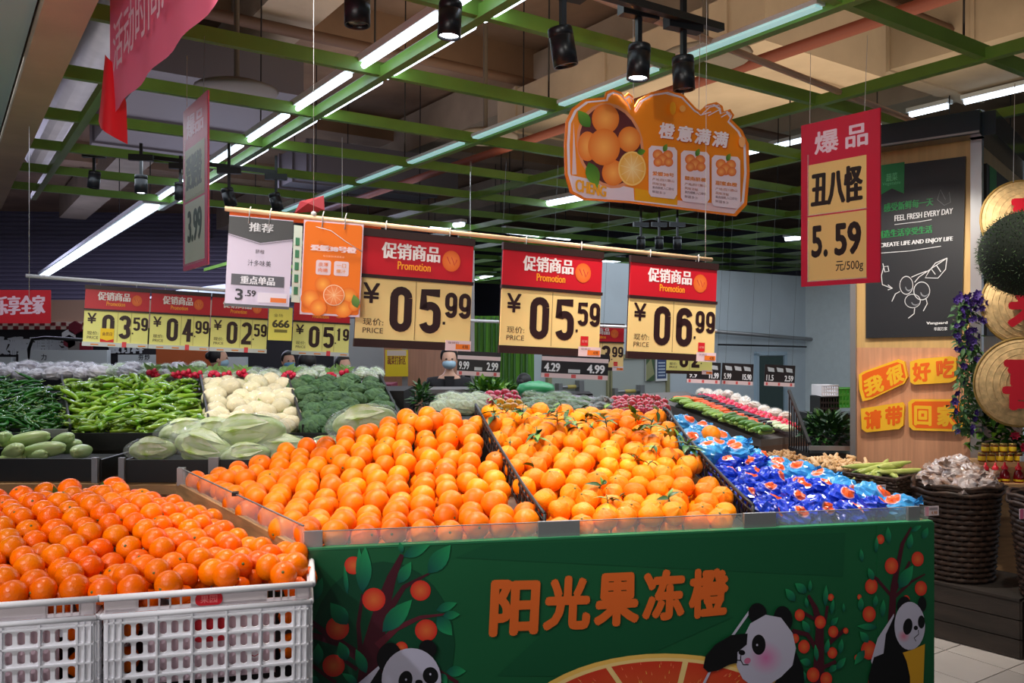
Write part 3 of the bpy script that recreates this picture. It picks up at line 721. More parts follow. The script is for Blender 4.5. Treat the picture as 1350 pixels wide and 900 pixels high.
# panda at the left
FP.poly([c1(280, 870), c1(310, 835), c1(420, 742), c1(450, 870), c1(450, 1300), c1(250, 1300)], WH); FP.up(); FP.poly([c1(350, 870), c1(425, 755), c1(460, 870), c1(460, 1300), c1(340, 1300)], BK)
FP.ell(*c1(475, 695), 66/4.22, 82/4.22, BK, rot=.3); FP.ell(*c1(690, 650), 50/4.22, 52/4.22, BK); FP.up()
FP.ell(*c1(600, 822), 165/4.22, 178/4.22, WH, n=32); FP.up()
FP.ell(*c1(500, 900), 12, 12, (214, 118, 176), WH)
FP.ell(*c1(567, 822), 38/4.22, 53/4.22, BK, rot=.25); FP.ell(*c1(706, 796), 43/4.22, 47/4.22, BK, rot=-.2); FP.ell(*c1(642, 833), 21/4.22, 14/4.22, BK); FP.up()
FP.ell(*c1(570, 818), 1.3, 1.5, WH); FP.ell(*c1(705, 788), 1.3, 1.5, WH)
FP.ell(*c1(600, 1120), 40, 45, BK); FP.build('printed_artwork', disp, 'printed orange lettering, fruit trees and pandas')
SP = Print(pl=plane_map((P0.x+.0062, P0.y-.0315), (.9826, .1859), 0), y=-.031)
FP = SP; c3 = lambda x, y: (900+x/3, 600+y/3)
SP.line([c3(820, 1300), c3(825, 700), c3(835, 520), c3(870, 350), c3(905, 285)], .035, TR_, .006); SP.line([c3(840, 560), c3(905, 500), c3(960, 470)], .012, TR_, .005); SP.line([c3(830, 560), c3(770, 490), c3(740, 470)], .01, TR_); SP.line([c3(840, 540), c3(900, 420)], .01, TR_); SP.up()
for (x, y, r) in ((783, 332, 18), (827, 437, 31), (930, 410, 28), (747, 518, 29), (943, 526, 28), (738, 628, 30), (737, 770, 36), (885, 570, 16), (700, 560, 10), (690, 800, 12), (760, 900, 30)): fruit(*c3(x, y), r/3*1.05, .82)
SP.up()
for (b0, t0, w0) in (((815, 350), (812, 282), .2), ((895, 370), (905, 310), .25), ((855, 525), (912, 435), .25), ((765, 385), (768, 320), .15), ((755, 495), (735, 445), .25), ((710, 420), (705, 370), .2), ((705, 615), (705, 560), .25), ((760, 600), (765, 552), .25), ((790, 640), (795, 570), .18),
                   ((735, 740), (702, 697), .28), ((720, 770), (680, 828), .25), ((950, 330), (970, 285), .3), ((770, 680), (690, 675), .15), ((905, 300), (945, 278), .2)):
    SP.leaf(c3(*b0), c3(*t0), w0, GL1, GL2)
SP.up(2)
SP.poly([c2_(1000, 560), c2_(985, 520), c2_(1020, 400), c2_(1105, 272), c2_(1110, 480)], WH); SP.up()
SP.poly([c2_(1108, 280), c2_(1140, 300), c2_(1180, 470), c2_(1190, 560), c2_(1188, 635), c2_(1180, 1100), c2_(980, 1100), c2_(972, 600), c2_(1000, 500), c2_(1050, 480), c2_(1062, 380)], BK)
SP.ell(*c2_(1155, 225), 34/3.97, 45/3.97, BK, rot=.3); SP.ell(*c2_(1252, 222), 22/3.97, 42/3.97, BK); SP.up()
SP.poly([c2_(1150, 475), c2_(1200, 460), c2_(1266, 430), c2_(1258, 635), c2_(1250, 1100), c2_(1200, 1100), c2_(1188, 600), c2_(1170, 520)], (226, 166, 40)); SP.up()
SP.ell(*c2_(1186, 335), 80/3.97, 126/3.97, WH, rot=0, n=30); SP.up()
SP.ell(*c2_(1155, 388), 9, 9, (220, 120, 150), WH); SP.up(); SP.ell(*c2_(1175, 338), 24/3.97, 43/3.97, BK, rot=.15); SP.ell(*c2_(1246, 314), 18/3.97, 34/3.97, BK); SP.ell(*c2_(1217, 345), 11/3.97, 12/3.97, BK)
SP.line([c2_(1230, 355), c2_(1232, 378), c2_(1208, 398), c2_(1218, 415)], .0025, BK)
SP.build('printed_artwork', disp, 'printed fruit tree and panda on the narrow corner panel')

# pile heights
def amp(s): return max(0, min(1, (s-.03)/.80))
def zc(s, v):
    e = 1.12+.3*max(0, (s-1.3)/.63)
    a_ = amp(s)*(1-.06*max(0, (s-1.3)/.63))
    z = 1.0+.275*a_*max(0, min(v, .93))**e
    if v > .93: z -= (v-.93)*.5*a_
    return z
def div1(v): return .70+(1.05-.70)*(v-.02)/.88
def div2(v): return 1.36+(1.818-1.36)*(v-.02)/.88
bm_disp = [tuple(DP(0, 0)), tuple(DP(SW, 0)), tuple(DP(SW, 1.0)), tuple(DP(0, 1.0))]
def fill(spacing, sfun0, sfun1, v0, v1, jit, rad=0.0):
    out = []; vs = spacing*.866/1.04; row = 0; v = v0
    while v <= v1+1e-6:
        s0 = sfun0(v)+spacing*.50; s1 = sfun1(v)-spacing*.36; s = s0+(spacing*.5 if row % 2 else 0)
        while s <= s1:
            out.append((s+U(-jit, jit), v+U(-jit, jit))); s += spacing
        v += vs; row += 1
    return out
def settle(sv, spacing, lo, hi, dz=0):
    pts = []
    for s, v in sv: q = DP(s, v); pts.append([q.x, q.y, zc(s, v)+dz+U(-.012, .014), s, v])
    return relax(pts, spacing*.97, 12)
S1 = .0785
gO = 'navel oranges heaped in the left section of the green display'
ORP = orange_protos('navel_orange', .0395, M_or, 'smooth orange in the left heap of the green display', 'orange', gO, 4)
def zone(kind, s, v, s0, s1):
    r_ = 'in the front rows' if v < .14 else 'low on the slope' if v < .38 else 'midway up the slope' if v < .66 else 'high on the slope' if v < .88 else 'on the crest'
    t = (s-s0)/(s1-s0); c_ = 'left part' if t < .34 else 'middle part' if t < .67 else 'right part'
    return kind+' '+r_+', '+c_
for p in settle(fill(S1, lambda v: .0, div1, .045, 1.0, .017), S1, 0, 0): ORP.put(p[:3], rrot(), U(.94, 1.05), label=zone('smooth orange of the left heap', p[3], p[4], 0, div1(p[4])), group=zone('smooth oranges', p[3], p[4], 0, div1(p[4])))
ball_stuff([(*DP(s, v), zc(s, v)-.052) for s, v in fill(S1, lambda v: .0, div1, .075, .97, .004)], .038, M_or, 'lower_oranges', 'oranges of the lower layer showing through gaps of the left heap', 'orange')
gM = 'knobbly mandarins heaped in the middle section of the green display'
S2 = .0755
MAP_ = orange_protos('knobbly_mandarin', .0405, M_ma, 'knobbly mandarin in the middle heap of the green display', 'mandarin', gM, 7, 'mandarin')
for p in settle(fill(S2, div1, div2, .045, 1.0, .017), S2, 0, 0):
    v = p[4]; leafy = R() < (.12+.5*max(0, v-.45)); k_ = random.choice((4, 5, 6)) if leafy else random.choice((0, 1, 2, 3))
    MAP_.put((p[0], p[1], p[2]), (U(-.7, .9), U(-.8, .8), U(-pi, pi)), U(.92, 1.06), k=k_, label=zone('knobbly mandarin of the middle heap', p[3], v, div1(v), div2(v)), group=zone('knobbly mandarins', p[3], v, div1(v), div2(v)))
ball_stuff([(*DP(s, v), zc(s, v)-.05) for s, v in fill(S2, div1, div2, .075, .97, .004)], .037, M_ma, 'lower_mandarins', 'mandarins of the lower layer showing through gaps of the middle heap', 'mandarin')
# leafy sprigs on the crest
spl = ['long leafy sprig at the top left of the mandarin heap beside the mesh divider', 'dark leafy sprig lying on the crest of the mandarins below the first price sign', 'large leafy sprig on the mandarin crest left of the middle', 'spreading sprig lying midway up the mandarin heap', 'leafy sprig on the mandarin crest below the middle price sign', 'small sprig right of the middle of the mandarin crest', 'tall upright sprig on the mandarin crest below the third price sign', 'sprig hanging beside the pink radishes at the crest', 'sprig with narrow leaves next to the blue packs', 'low sprig lying just left of the blue packs']
for i, (x, y) in enumerate(((652, 548), (688, 545), (735, 552), (706, 575), (762, 562), (800, 556), (838, 548), (858, 562), (884, 572), (905, 590))):
    D = 3.30-.01*i if y < 570 else 3.1
    s_ = None; q = W(x, y, D)
    m = MB(); m.tube([(0, 0, -.02), (.005, 0, .01), (.02, .005, .035)], .002, 5)
    for j in range(7):
        g_ = U(0, 6.28); m.leaf((.003*j, 0, .005*j-.01), (cos(g_), sin(g_)*.7, U(-.1, .9 if i == 6 else .5)), (0, 0, 1), U(.05, .085), U(.018, .03), j % 3 == 0, U(0, .5), 4)
    o = m.build('leafy_sprig', [M_leaf, M_leafl], loc=q, rot=(0, 0, U(0, 6))); tag(o, spl[i], 'leaves')

# blue wrapped fruit
def wrap_mat(name, base, deep):
    m = bpy.data.materials.new(name); m.use_nodes = True; nt = m.node_tree; b_ = nt.nodes['Principled BSDF']
    tc = nt.nodes.new('ShaderNodeTexCoord'); oi = nt.nodes.new('ShaderNodeObjectInfo')
    n = nt.nodes.new('ShaderNodeTexNoise'); n.inputs['Scale'].default_value = 9; n.inputs['Detail'].default_value = 2
    nt.links.new(tc.outputs['Object'], n.inputs['Vector'])
    sp = nt.nodes.new('ShaderNodeSeparateXYZ'); nt.links.new(tc.outputs['Object'], sp.inputs[0])
    # a round orange emblem around local (x, -y) side
    d = nt.nodes.new('ShaderNodeVectorMath'); d.operation = 'DISTANCE'; d.inputs[1].default_value = (.016, -.034, .030)
    nt.links.new(tc.outputs['Object'], d.inputs[0])
    ad = nt.nodes.new('ShaderNodeMath'); ad.operation = 'MULTIPLY_ADD'; ad.inputs[1].default_value = .034
    nt.links.new(n.outputs['Fac'], ad.inputs[0]); nt.links.new(d.outputs['Value'], ad.inputs[2])
    cr_ = nt.nodes.new('ShaderNodeValToRGB'); e = cr_.color_ramp.elements; cr_.color_ramp.interpolation = 'CONSTANT'
    e[0].position = 0; e[0].color = (*lin((240, 92, 40)), 1); e[1].position = .041; e[1].color = (*lin(base), 1)
    e2 = e.new(.038); e2.color = (*lin((200, 150, 170)), 1)
    nt.links.new(ad.outputs[0], cr_.inputs[0])
    n2 = nt.nodes.new('ShaderNodeTexNoise'); n2.inputs['Scale'].default_value = 30
    nt.links.new(tc.outputs['Object'], n2.inputs['Vector'])
    mx = nt.nodes.new('ShaderNodeMixRGB'); mx.blend_type = 'MULTIPLY'; mx.inputs[0].default_value = .35
    nt.links.new(cr_.outputs[0], mx.inputs[1]); nt.links.new(n2.outputs['Color'], mx.inputs[2]); nt.links.new(mx.outputs[0], b_.inputs['Base Color'])
    b_.inputs['Roughness'].default_value = .2; b_.inputs['Coat Weight'].default_value = .5
    return m
M_az = wrap_mat('azure_wrap', (60, 150, 216), 0); M_db = wrap_mat('deep_blue_wrap', (26, 62, 200), 0)
def wrap_protos(name, m_, label, group, r, n=4, crinkle=.12):
    out = []
    for i in range(n):
        a_ = U(0, 50)
        def fn(th, ph, d): return 1+crinkle*noise.noise(d*3+Vector((a_, 0, 0)))+crinkle*.55*abs(noise.noise(d*8+Vector((a_, 0, 0))))*2-.03
        m = MB(); m.ball((0, 0, 0), (r*1.12, r, r*.8), fn, 26, 15, smooth=False)
        o = m.build(name, m_); tag(o, label, 'wrapped fruit', group)
        m = MB(); L = 14; vs = [(r*.9, 0, 0)]
        for k_ in range(L):
            g_ = 2*pi*k_/L; q = U(.25, .5); vs.append((r*(1.2+q*.7), cos(g_)*r*q*(1 if k_ % 2 else .6), sin(g_)*r*q*.6))
        m.add(vs, [(0, 1+k_, 1+(k_+1) % L) for k_ in range(L)]); m.build('twisted_end', m_, o)
        out.append(o)
    return Proto(out)
AZP = wrap_protos('azure_wrapped_orange', M_az, 'orange wrapped in light blue film on the right slope of the display', 'light blue wrapped oranges on the right slope', .054, crinkle=.17)
DBP = wrap_protos('deep_blue_wrapped_orange', M_db, 'small pack in crinkled deep blue film at the front right of the display', 'deep blue crinkled packs at the front right', .045, crinkle=.30)
S3 = .094
for p in settle(fill(S3, div2, lambda v: SW+.01, .055, 1.0, .008), S3, 0, 0):
    s, v = p[3], p[4]; azure = v > .48 or s > 1.80 or (v > .3 and R() < .25)
    (AZP if azure else DBP).put((p[0], p[1], p[2]+.004), (U(-.5, .5), U(-.5, .5), U(-1.0, 1.0)), U(.92, 1.12) if azure else U(.9, 1.1), label=zone('orange in light blue film' if azure else 'crinkled deep blue pack', s, v, div2(v), SW), group=zone('light blue wrapped oranges' if azure else 'deep blue packs', s, v, div2(v), SW))
m = MB()
for s, v in fill(S3, div2, lambda v: SW+.01, .1, .97, .004): q = DP(s, v); m.ball((*q, zc(s, v)-.055), .046, None, 8, 5)
tag(m.build('lower_blue_packs', M_db), 'blue packs of the lower layer under the wrapped oranges', 'wrapped fruit', None, 'stuff')
ORP.put((*DP(1.80, .66), zc(1.8, .66)+.035), rrot(), 1.0, k=0, label='single unwrapped orange lying among the light blue packs', group='')['group'] = 'loose orange'

# mesh dividers
def divider(fs, v0, v1, lab):
    o = thing('mesh_divider', lab, 'divider', (*DP(fs(v0), v0), zc(fs(v0), v0)))
    base = Vector(o.location); N = 26
    def pt(t, h): v = v0+(v1-v0)*t; s = fs(v); q = DP(s, v); return Vector((q.x, q.y, zc(s, v)+h))-base
    m = MB(); m.tube([pt(i/12, .042) for i in range(13)], .006, 6); m.tube([pt(i/12, .02) for i in range(13)], .004, 5); m.build('top_rail', M_black, o)
    m = MB(); m.tube([pt(i/12, -.04) for i in range(13)], .005, 6); m.tube([pt(0, -.04), pt(0, .042)], .006, 6); m.tube([pt(1, -.04), pt(1, .042)], .006, 6); m.build('frame', M_black, o)
    m = MB()
    for i in range(N):
        t = i/N; m.bar(pt(t, -.04), pt(t, .04), .005, .004)
        m.bar(pt(t, -.04), pt(min(1, t+.045), .04), .004, .004); m.bar(pt(min(1, t+.045), -.04), pt(t, .04), .004, .004)
    m.build('mesh', M_black, o)
divider(div1, .03, .93, 'black plastic mesh divider between the smooth oranges and the mandarins')
divider(div2, .03, .95, 'black plastic mesh divider between the mandarins and the blue wrapped fruit')

# ------------------------------------------------------------------ crates at the left
CRR = radians(14.2); cF = Vector((cos(CRR), sin(CRR))); cB = Vector((-sin(CRR), cos(CRR)))
M_crate = mat('white_crate_plastic', (240, 238, 243), .4, var=.04, scale=8)
def hole_panel(m, w_, h, nx, ny, th, hole=(.62, .72), solid=lambda i, j: False):
    cw_, ch_ = w_/nx, h/ny
    for i in range(nx):
        for j in range(ny):
            x0, z0 = i*cw_, j*ch_; cx, cz = x0+cw_/2, z0+ch_/2
            if solid(i, j): m.box((cx, 0, cz), (cw_, th, ch_)); continue
            hx, hz = cw_*hole[0]/2, ch_*hole[1]/2; n = 12; inn = []
            for k_ in range(n):
                g_ = 2*pi*(k_+.5)/n; a_, b_ = cos(g_), sin(g_)
                inn.append((cx+max(-hx, min(hx, a_*hx*1.15)), cz+(hz-hx)*(1 if b_ > 0 else -1)+b_*hx))
            out = []
            for k_ in range(n):
                g_ = 2*pi*(k_+.5)/n; a_, b_ = cos(g_), sin(g_); sc = min(1/abs(a_) if a_ else 9, 1/abs(b_) if b_ else 9)
                out.append((cx+a_*sc*cw_/2, cz+b_*sc*ch_/2))
            vs = [(p[0], -th/2, p[1]) for p in out]+[(p[0], -th/2, p[1]) for p in inn]+[(p[0], th/2, p[1]) for p in inn]
            fs = []
            for k_ in range(n): l = (k_+1) % n; fs += [(k_, l, n+l, n+k_), (n+k_, n+l, 2*n+l, 2*n+k_)]
            m.add(vs, fs)
def crate(loc, lab, w_=.462, d=.30, h=.92, emblem=True, zr=.955):
    """stack seen as: tall slotted crate, shallow tray nested on top holding the fruit"""
    o = thing('slotted_crate', lab, 'crate', (loc[0], loc[1], 0), CRR)
    H0 = zr-.045; rows = 6; hh = .34
    def quadsides(name, z0, nx, ny):
        for (sx, sy, rz, L, n_) in ((0, 0, 0, w_, nx), (w_, 0, pi/2, d, int(nx*d/w_)), (0, 0, pi/2, d, int(nx*d/w_))):
            m = MB(); e = .035 if L == w_ else .03
            mm = MB(); hole_panel(mm, L-2*e, hh-.035, n_, ny, .006)
            T = Matrix.Translation((sx, sy, z0)) @ Matrix.Rotation(rz, 4, 'Z')
            m.add([T @ Vector((v[0]+e, v[1], v[2]+.02)) for v in mm.v], mm.f)
            for (a_, b_, c_, dd) in ((0, e, 0, hh), (L-e, L, 0, hh), (e, L-e, 0, .02), (e, L-e, hh-.015, hh)):
                bb = MB(); bb.box(((a_+b_)/2, 0, (c_+dd)/2), (b_-a_, .008, dd-c_)); m.add([T @ Vector(v) for v in bb.v], bb.f)
            m.build(name, M_crate, o)
            r_ = MB()                                # proud ribs
            for j in range(ny+1): zz = .02+(hh-.035)*j/ny; bb = MB(); bb.box((L/2, -.006, zz), (L, .008, .004)); r_.add([T @ Vector(v) for v in bb.v], bb.f)
            for i in list(range(0, n_+1, 3)): xx = e+(L-2*e)*i/max(1, n_); bb = MB(); bb.box((xx, -.006, hh/2), (.004, .008, hh)); r_.add([T @ Vector(v) for v in bb.v], bb.f)
            for xx in (.006, .02, L-.02, L-.006): bb = MB(); bb.box((xx, -.006, hh/2), (.003, .008, hh)); r_.add([T @ Vector(v) for v in bb.v], bb.f)
            r_.build('rib', M_crate, o)
    quadsides('slotted_wall', H0-hh, 15, 7); quadsides('slotted_wall', H0-2*hh-.01, 15, 7)
    m = MB(); m.box((w_/2, d/2, H0-2*hh-.10), (w_, d, .18)); m.build('crate_base', M_crate, o)
    def rim(name, z, ex, th):
        m = MB()
        for (a_, b_) in (((-ex, -ex), (w_+ex, -ex)), ((w_+ex, -ex), (w_+ex, d+ex)), ((w_+ex, d+ex), (-ex, d+ex)), ((-ex, d+ex), (-ex, -ex))):
            m.tube([(*a_, z), (*b_, z)], th, 8)
        m.build(name, M_crate, o)
    rim('rim', H0, .006, .007)
    # nested tray
    m = MB(); t = .006; z1 = H0+.008; z2 = zr-.004
    for (a_, b_, wall) in (((.0, 0), (.07, 0), 1), ((.19, 0), (w_-.10, 0), 1), ((w_-.03, 0), (w_, 0), 1)): m.bar((a_[0], 0, (z1+z2)/2), (b_[0], 0, (z1+z2)/2), t, z2-z1)
    for zz in (z1+.003, z2-.003): m.bar((0, 0, zz), (w_, 0, zz), t, .008)
    for xx in [.07+.024*i for i in range(6)]+[w_-.10+.0175*i for i in range(5)]: m.bar((xx, 0, z1), (xx, 0, z2), t, .004)
    m.bar((w_, 0, (z1+z2)/2), (w_, d, (z1+z2)/2), t, z2-z1); m.bar((0, 0, (z1+z2)/2), (0, d, (z1+z2)/2), t, z2-z1)
    m.build('nested_tray', mat('tray_plastic', (226, 214, 218), .35), o, label='slightly pink white tray nested on top'); rim('tray_rim', zr, .010, .008)
    # liner inside seen through slots
    m = MB(); m.box((w_/2, .022, H0-.10), (w_-.16, .006, .15)); m.build('inner_tray', mat('pink_tray', (226, 196, 204), .5), o)
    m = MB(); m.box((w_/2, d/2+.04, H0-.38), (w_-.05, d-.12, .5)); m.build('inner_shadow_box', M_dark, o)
    if emblem:
        p = Print(y=-.006)
        p.rrect(w_*.43, z1+.002, w_*.43+.062, z2-.002, .012, (204, 24, 40)).up(); p.text('果园', w_*.43+.012, z1+.008, .038, .018, (236, 120, 120), .01); p.build('red_emblem', o)
        p = Print(y=.016); p.rrect(w_*.42, H0-.085, w_*.42+.075, H0-.03, .01, (204, 24, 40)); p.build('red_emblem', o)
        p = Print(y=.016); p.ell(w_*.70+.01, H0-.115, .022, .02, (236, 222, 226)).up(); p.ell(w_*.70+.003, H0-.11, .004, .005, (40, 30, 40)); p.ell(w_*.70+.018, H0-.11, .004, .005, (40, 30, 40)); p.line([(w_*.7, H0-.125), (w_*.7+.01, H0-.13), (w_*.7+.02, H0-.125)], .002, (200, 40, 60)); p.build('smile_emblem', o)
    # few oranges inside as stuff
    m = MB()
    for i in range(7):
        for j in range(2):
            if (i < 1 or i > 5) : m.ball((.035+i*.064, .055, H0-.05-j*.075), .031, None, 10, 6)
    m.build('fruit_inside', M_jo, o)['kind'] = 'stuff'
    return o
C2 = Vector((px(139, 1.955), 1.955)); C1 = C2-cF*.486
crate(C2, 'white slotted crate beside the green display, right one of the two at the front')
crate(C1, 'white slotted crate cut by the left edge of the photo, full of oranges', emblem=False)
for i, lab in ((0, 'hidden rear crate under the orange heap, right one'), (1, 'hidden rear crate under the orange heap, middle one'), (2, 'hidden rear crate under the orange heap, left one')):
    for row in (1, 2, 3):
        cpt = C2+cB*(.325*row)-cF*(.10*row+.13*row+i*.486)
        m = MB(); m.box((.23, .14, .44), (.44, .28, .86))
        m.tube([(0, 0, .88), (.46, 0, .88), (.46, .29, .88), (0, .29, .88), (0, 0, .88)], .007, 6)
        tag(m.build('storage_crate', M_crate, loc=(cpt.x, cpt.y, 0), rot=(0, 0, CRR)), lab+' in row %s' % ('one', 'two', 'three')[row-1], 'crate', 'rear crates hidden under the orange heap')
# pile in crates
bl_o = P0+Vector((-.07, .0)); bdir = Vector((-.5825, .813))
LFr = C1-cF*.35
poly = [tuple(LFr+cB*.035), tuple(C1+cF*.45+cB*.035), tuple(C2+cF*.43+cB*.035), tuple(C2+cF*.435+cB*.2), (bl_o.x-.06+bdir.x*.35, bl_o.y+bdir.y*.35), (bl_o.x-.03+bdir.x*1.18, bl_o.y+bdir.y*1.18), (-2.3, 3.25)]
def zj(x, y):
    q = Vector((x, y)); d = (q-C2).dot(cB); e = (q-C2).dot(cF)
    side = (q-bl_o).dot(Vector((-.813, -.5825)))             # distance from the display side
    t = max(0, min(1, d/.62)); z = .970+.115*t*t*(3-2*t)*max(.12, min(1, (side-.02)/.30))
    if d > .68: z -= (d-.68)*.45
    z -= .02*math.exp(-((e+.015)/.06)**2)*(d < .3)
    z += .012*sin(e*9+1)*t
    return z
SJ = .0665
gJ = 'glossy oranges heaped on the white crates at the left'
JP = orange_protos('glossy_orange', .0335, M_jo, 'small glossy deep orange citrus heaped on the white crates', 'orange', gJ, 4)
pts = []; rowi = 0; d = .035
while d < 1.1:
    e = -1.6+(SJ/2 if rowi % 2 else 0)
    while e < .6:
        q = C2+cF*e+cB*d
        if inpoly((q.x, q.y), poly): pts.append([q.x+U(-.012, .012), q.y+U(-.012, .012), zj(q.x, q.y)+U(-.01, .014)])
        e += SJ
    d += SJ*.866; rowi += 1
pts = relax(pts, SJ*.98, 15)
vis = [p for p in pts if p[0]/p[1] > -.70]
print('crate oranges', len(vis))
vis.sort(key=lambda p: p[1])
def zonej(p):
    q = Vector((p[0], p[1]))-C2; d = q.dot(cB); e = q.dot(cF)
    r_ = 'front row along the crate rim' if d < .1 else 'near part' if d < .35 else 'middle depth' if d < .65 else 'rear part'
    x = 675+1100*p[0]/p[1]
    return r_+', '+('far left' if x < 70 else 'left of the crate joint' if x < 140 else 'above the right crate' if x < 260 else 'beside the green display')
for p in vis[:300]: JP.put(p, rrot(), U(.92, 1.06), label='small glossy orange, '+zonej(p), group='glossy oranges, '+zonej(p))
ball_stuff([(p[0]+.02, p[1]+.033, p[2]-.042) for p in pts]+[p for p in vis[300:]], .032, M_jo, 'lower_glossy_oranges', 'glossy oranges of the lower layer under the crate heap', 'orange')
# extra second layer fruit & leaves
tops = [(-.56, 'nearest the green display'), (-.9, 'in the middle'), (-1.2, 'furthest left')]
for (x, y, lab, r) in ((150, 645, 'large orange on top of the crate heap beside a dark leaf, left of centre', 1.2), (60, 650, 'orange perched on the rear of the crate heap near the left edge', 1.05), (92, 645, 'orange perched at the rear of the heap below the radish tray', 1.05)):
    D = 2.62; q = W(x, y, D); JP.put(q, rrot(), r, label=lab, group='perched oranges')
m = MB(); q = W(128, 655, 2.55)
m.leaf((0, 0, -.01), (.3, .2, 1), (0, 1, 0), .06, .032); m.leaf((0, 0, 0), (-1, .1, .1), (0, 0, 1), .05, .028); m.leaf((-.15, .04, -.01), (-.1, .1, 1), (0, 1, 0), .04, .02); m.leaf((-.15, .04, -.01), (-.7, .1, .5), (0, 1, 0), .04, .02)
tag(m.build('orange_leaf', M_leaf, loc=q), 'dark green leaves standing among the oranges at the rear of the crate heap', 'leaves')
# curled paper
m = MB(); n = 6
vs = []
D = 2.2
for i in range(n+1):
    t = i/n; x0, y0_ = 378+24*t, 732+34*t; x1, y1_ = 374+14*t+8, 742+14*t
    a_ = W(380+22*t, 730+24*t, D+.03*sin(t*3)); b_ = W(376+28*t, 740+28*t, D-.02+.02*t); vs += [a_, b_]
m.add(vs, [(2*i, 2*i+1, 2*i+3, 2*i+2) for i in range(n)])
m.leaf(W(376, 733, 2.21), (.5, 0, -.62), (0, -1, .2), .105, .03, 0, .12, 5)
tag(m.build('paper_label', mat('white_paper', (225, 226, 232), .6)), 'curled white paper label stuck at the corner of the green display', 'label')

# ------------------------------------------------------------------ hanging signs
M_brown = mat('dark_brown_rail', (48, 26, 24), .4); M_redp = mat('red_sign_plastic', (196, 22, 38), .35)
M_cream = mat('warm_cream_card', (238, 206, 138), .5); M_yel = mat('pale_yellow_card', (236, 232, 140), .5); M_strip = mat('clear_grey_strip', (200, 204, 206), .3)
INK = (44, 18, 20)
def hooks(o, xs, h, up=.03):
    for x in xs:
        m = MB(); m.tube([(x, -.004, h-.02), (x+.002, -.004, h+up*.6), (x+.004, 0, h+up), (x+.001, .012, h+up*.6), (x, .01, h-.02)], .0016, 5); m.build('cable_tie', M_wire, o)
def promo(loc, rz, w_, h, roll, lab, digits, card, near=True, sticker=0, grp=None, tie=True):
    """digits: (big1,big2,small1,small2)"""
    o = thing('price_sign', lab, 'price sign', loc, rz, grp); o.rotation_euler = (0, roll, rz); t = .012
    m = MB(); m.box((w_/2, 0, h/2), (w_, t*.6, h)); m.build('backing_board', M_brown, o)
    m = MB(); m.box((w_/2, -t*.5, h*.775), (w_, t*.5, h*.33)); hp = m.build('header_panel', M_redp, o)
    for z in (h*.967, h*.60, h*.035):
        m = MB(); m.box((w_/2, -t*.6, z), (w_+.006, t*1.3, h*(.066 if z > h*.9 else .03 if z > h*.2 else .07))); m.build('rail', M_strip if (not near and z < h*.2) else M_brown, o)
    m = MB(); m.box((w_/2, -t*.5, h*.33), (w_*1.0, t*.5, h*.52)); pc = m.build('price_card', card, o)
    y = -t*.78-.001
    p = Print(y=y); p.quad('促销商品', (w_*.19, h*.90), (w_*.70, h*.90), (w_*.70, h*.76), (w_*.19, h*.76), (236, 226, 226), .012 if near else .012)
    p.quad('Promotion', (w_*.33, h*.745), (w_*.62, h*.745), (w_*.62, h*.675), (w_*.33, h*.675), (250, 160, 40), .008); p.ell(w_*.80, h*.785, w_*.082, h*.092, (236, 130, 60), (222, 96, 34)).up()
    p.line([(w_*.76, h*.82), (w_*.79, h*.76), (w_*.80, h*.82), (w_*.83, h*.75), (w_*.85, h*.80)], .004, (206, 60, 50)); p.build('header_lettering', hp)
    p = Print(y=y); p.quad('¥', (w_*.05, h*.545), (w_*.19, h*.545), (w_*.19, h*.37), (w_*.05, h*.37), INK, .03)
    p.text('现价:', w_*.06, h*.185, w_*.17, h*.06, (70, 50, 40)); p.text('PRICE', w_*.06, h*.12, w_*.17, h*.045, (90, 70, 56)); p.build('currency_print', pc)
    xs = (w_*.28, w_*.535, w_*.76, w_*.885); 
    for k_, d in enumerate(digits):
        big = k_ < 2; x = xs[k_]; ww = w_*(.19 if big else .11); hh = h*(.39 if big else .225); z = h*(.14 if big else .285)
        p = Print(y=y)
        p.digit(d, x, z, ww, hh, ww*.36, INK); p.build('price_digit', pc)
    p = Print(y=y); p.rect(w_*.745, h*.225, w_*.768, h*.25, INK); p.build('decimal_point', pc)
    m = MB()
    for x in ((w_*.50,) if near else (w_*.52, w_*.73)): m.box((x, -t*.8, h*.33), (.0015, .001, h*.5))
    m.build('card_seam', mat('seam', (120, 92, 60), .6), o)
    if near:
        m = MB(); m.box((w_*.885, -t*1.6, h*.045), (w_*.23, .003, h*.09)); st = m.build('shelf_tag', mat('pale_tag', (226, 200, 206), .5), o)
        p = Print(y=-t*1.6-.003); p.rect(w_*.86, h*.015, w_*.99, h*.06, (232, 122, 40)).up(); p.text('4.98', w_*.92, h*.022, w_*.05, h*.03, (90, 40, 30), .01); p.text('促销价', w_*.79, h*.06, w_*.1, h*.02, (120, 90, 100)); p.build('tag_print', st)
    else:
        p = Print(y=-t*1.3-.001)
        for x in (.12, .38, .85): p.rect(w_*x, h*.02, w_*(x+.12), h*.04, (226, 140, 60))
        p.rect(w_*.60, h*.0, w_*.67, h*.09, (226, 70, 80)); p.build('tag_print', o)
    if sticker == 1:
        p = Print(y=y-.001); p.rect(w_*.80, h*.10, w_*.88, h*.19, (206, 30, 40)).up(); p.text('促销', w_*.81, h*.13, w_*.06, h*.025, (240, 160, 150)); p.build('red_sticker', o)
    if sticker == 2:
        p = Print(y=y-.001); p.rect(w_*.26, h*.075, w_*.47, h*.30, (250, 206, 20)).up(); p.poly([(w_*.26, h*.13), (w_*.365, h*.10), (w_*.47, h*.13), (w_*.47, h*.075), (w_*.26, h*.075)], (216, 30, 30)).text('会员日', w_*.29, h*.18, w_*.15, h*.06, (120, 40, 20), .01); p.build('yellow_sticker', o)
    if tie: hooks(o, (w_*.22, w_*.78), h)
    return o
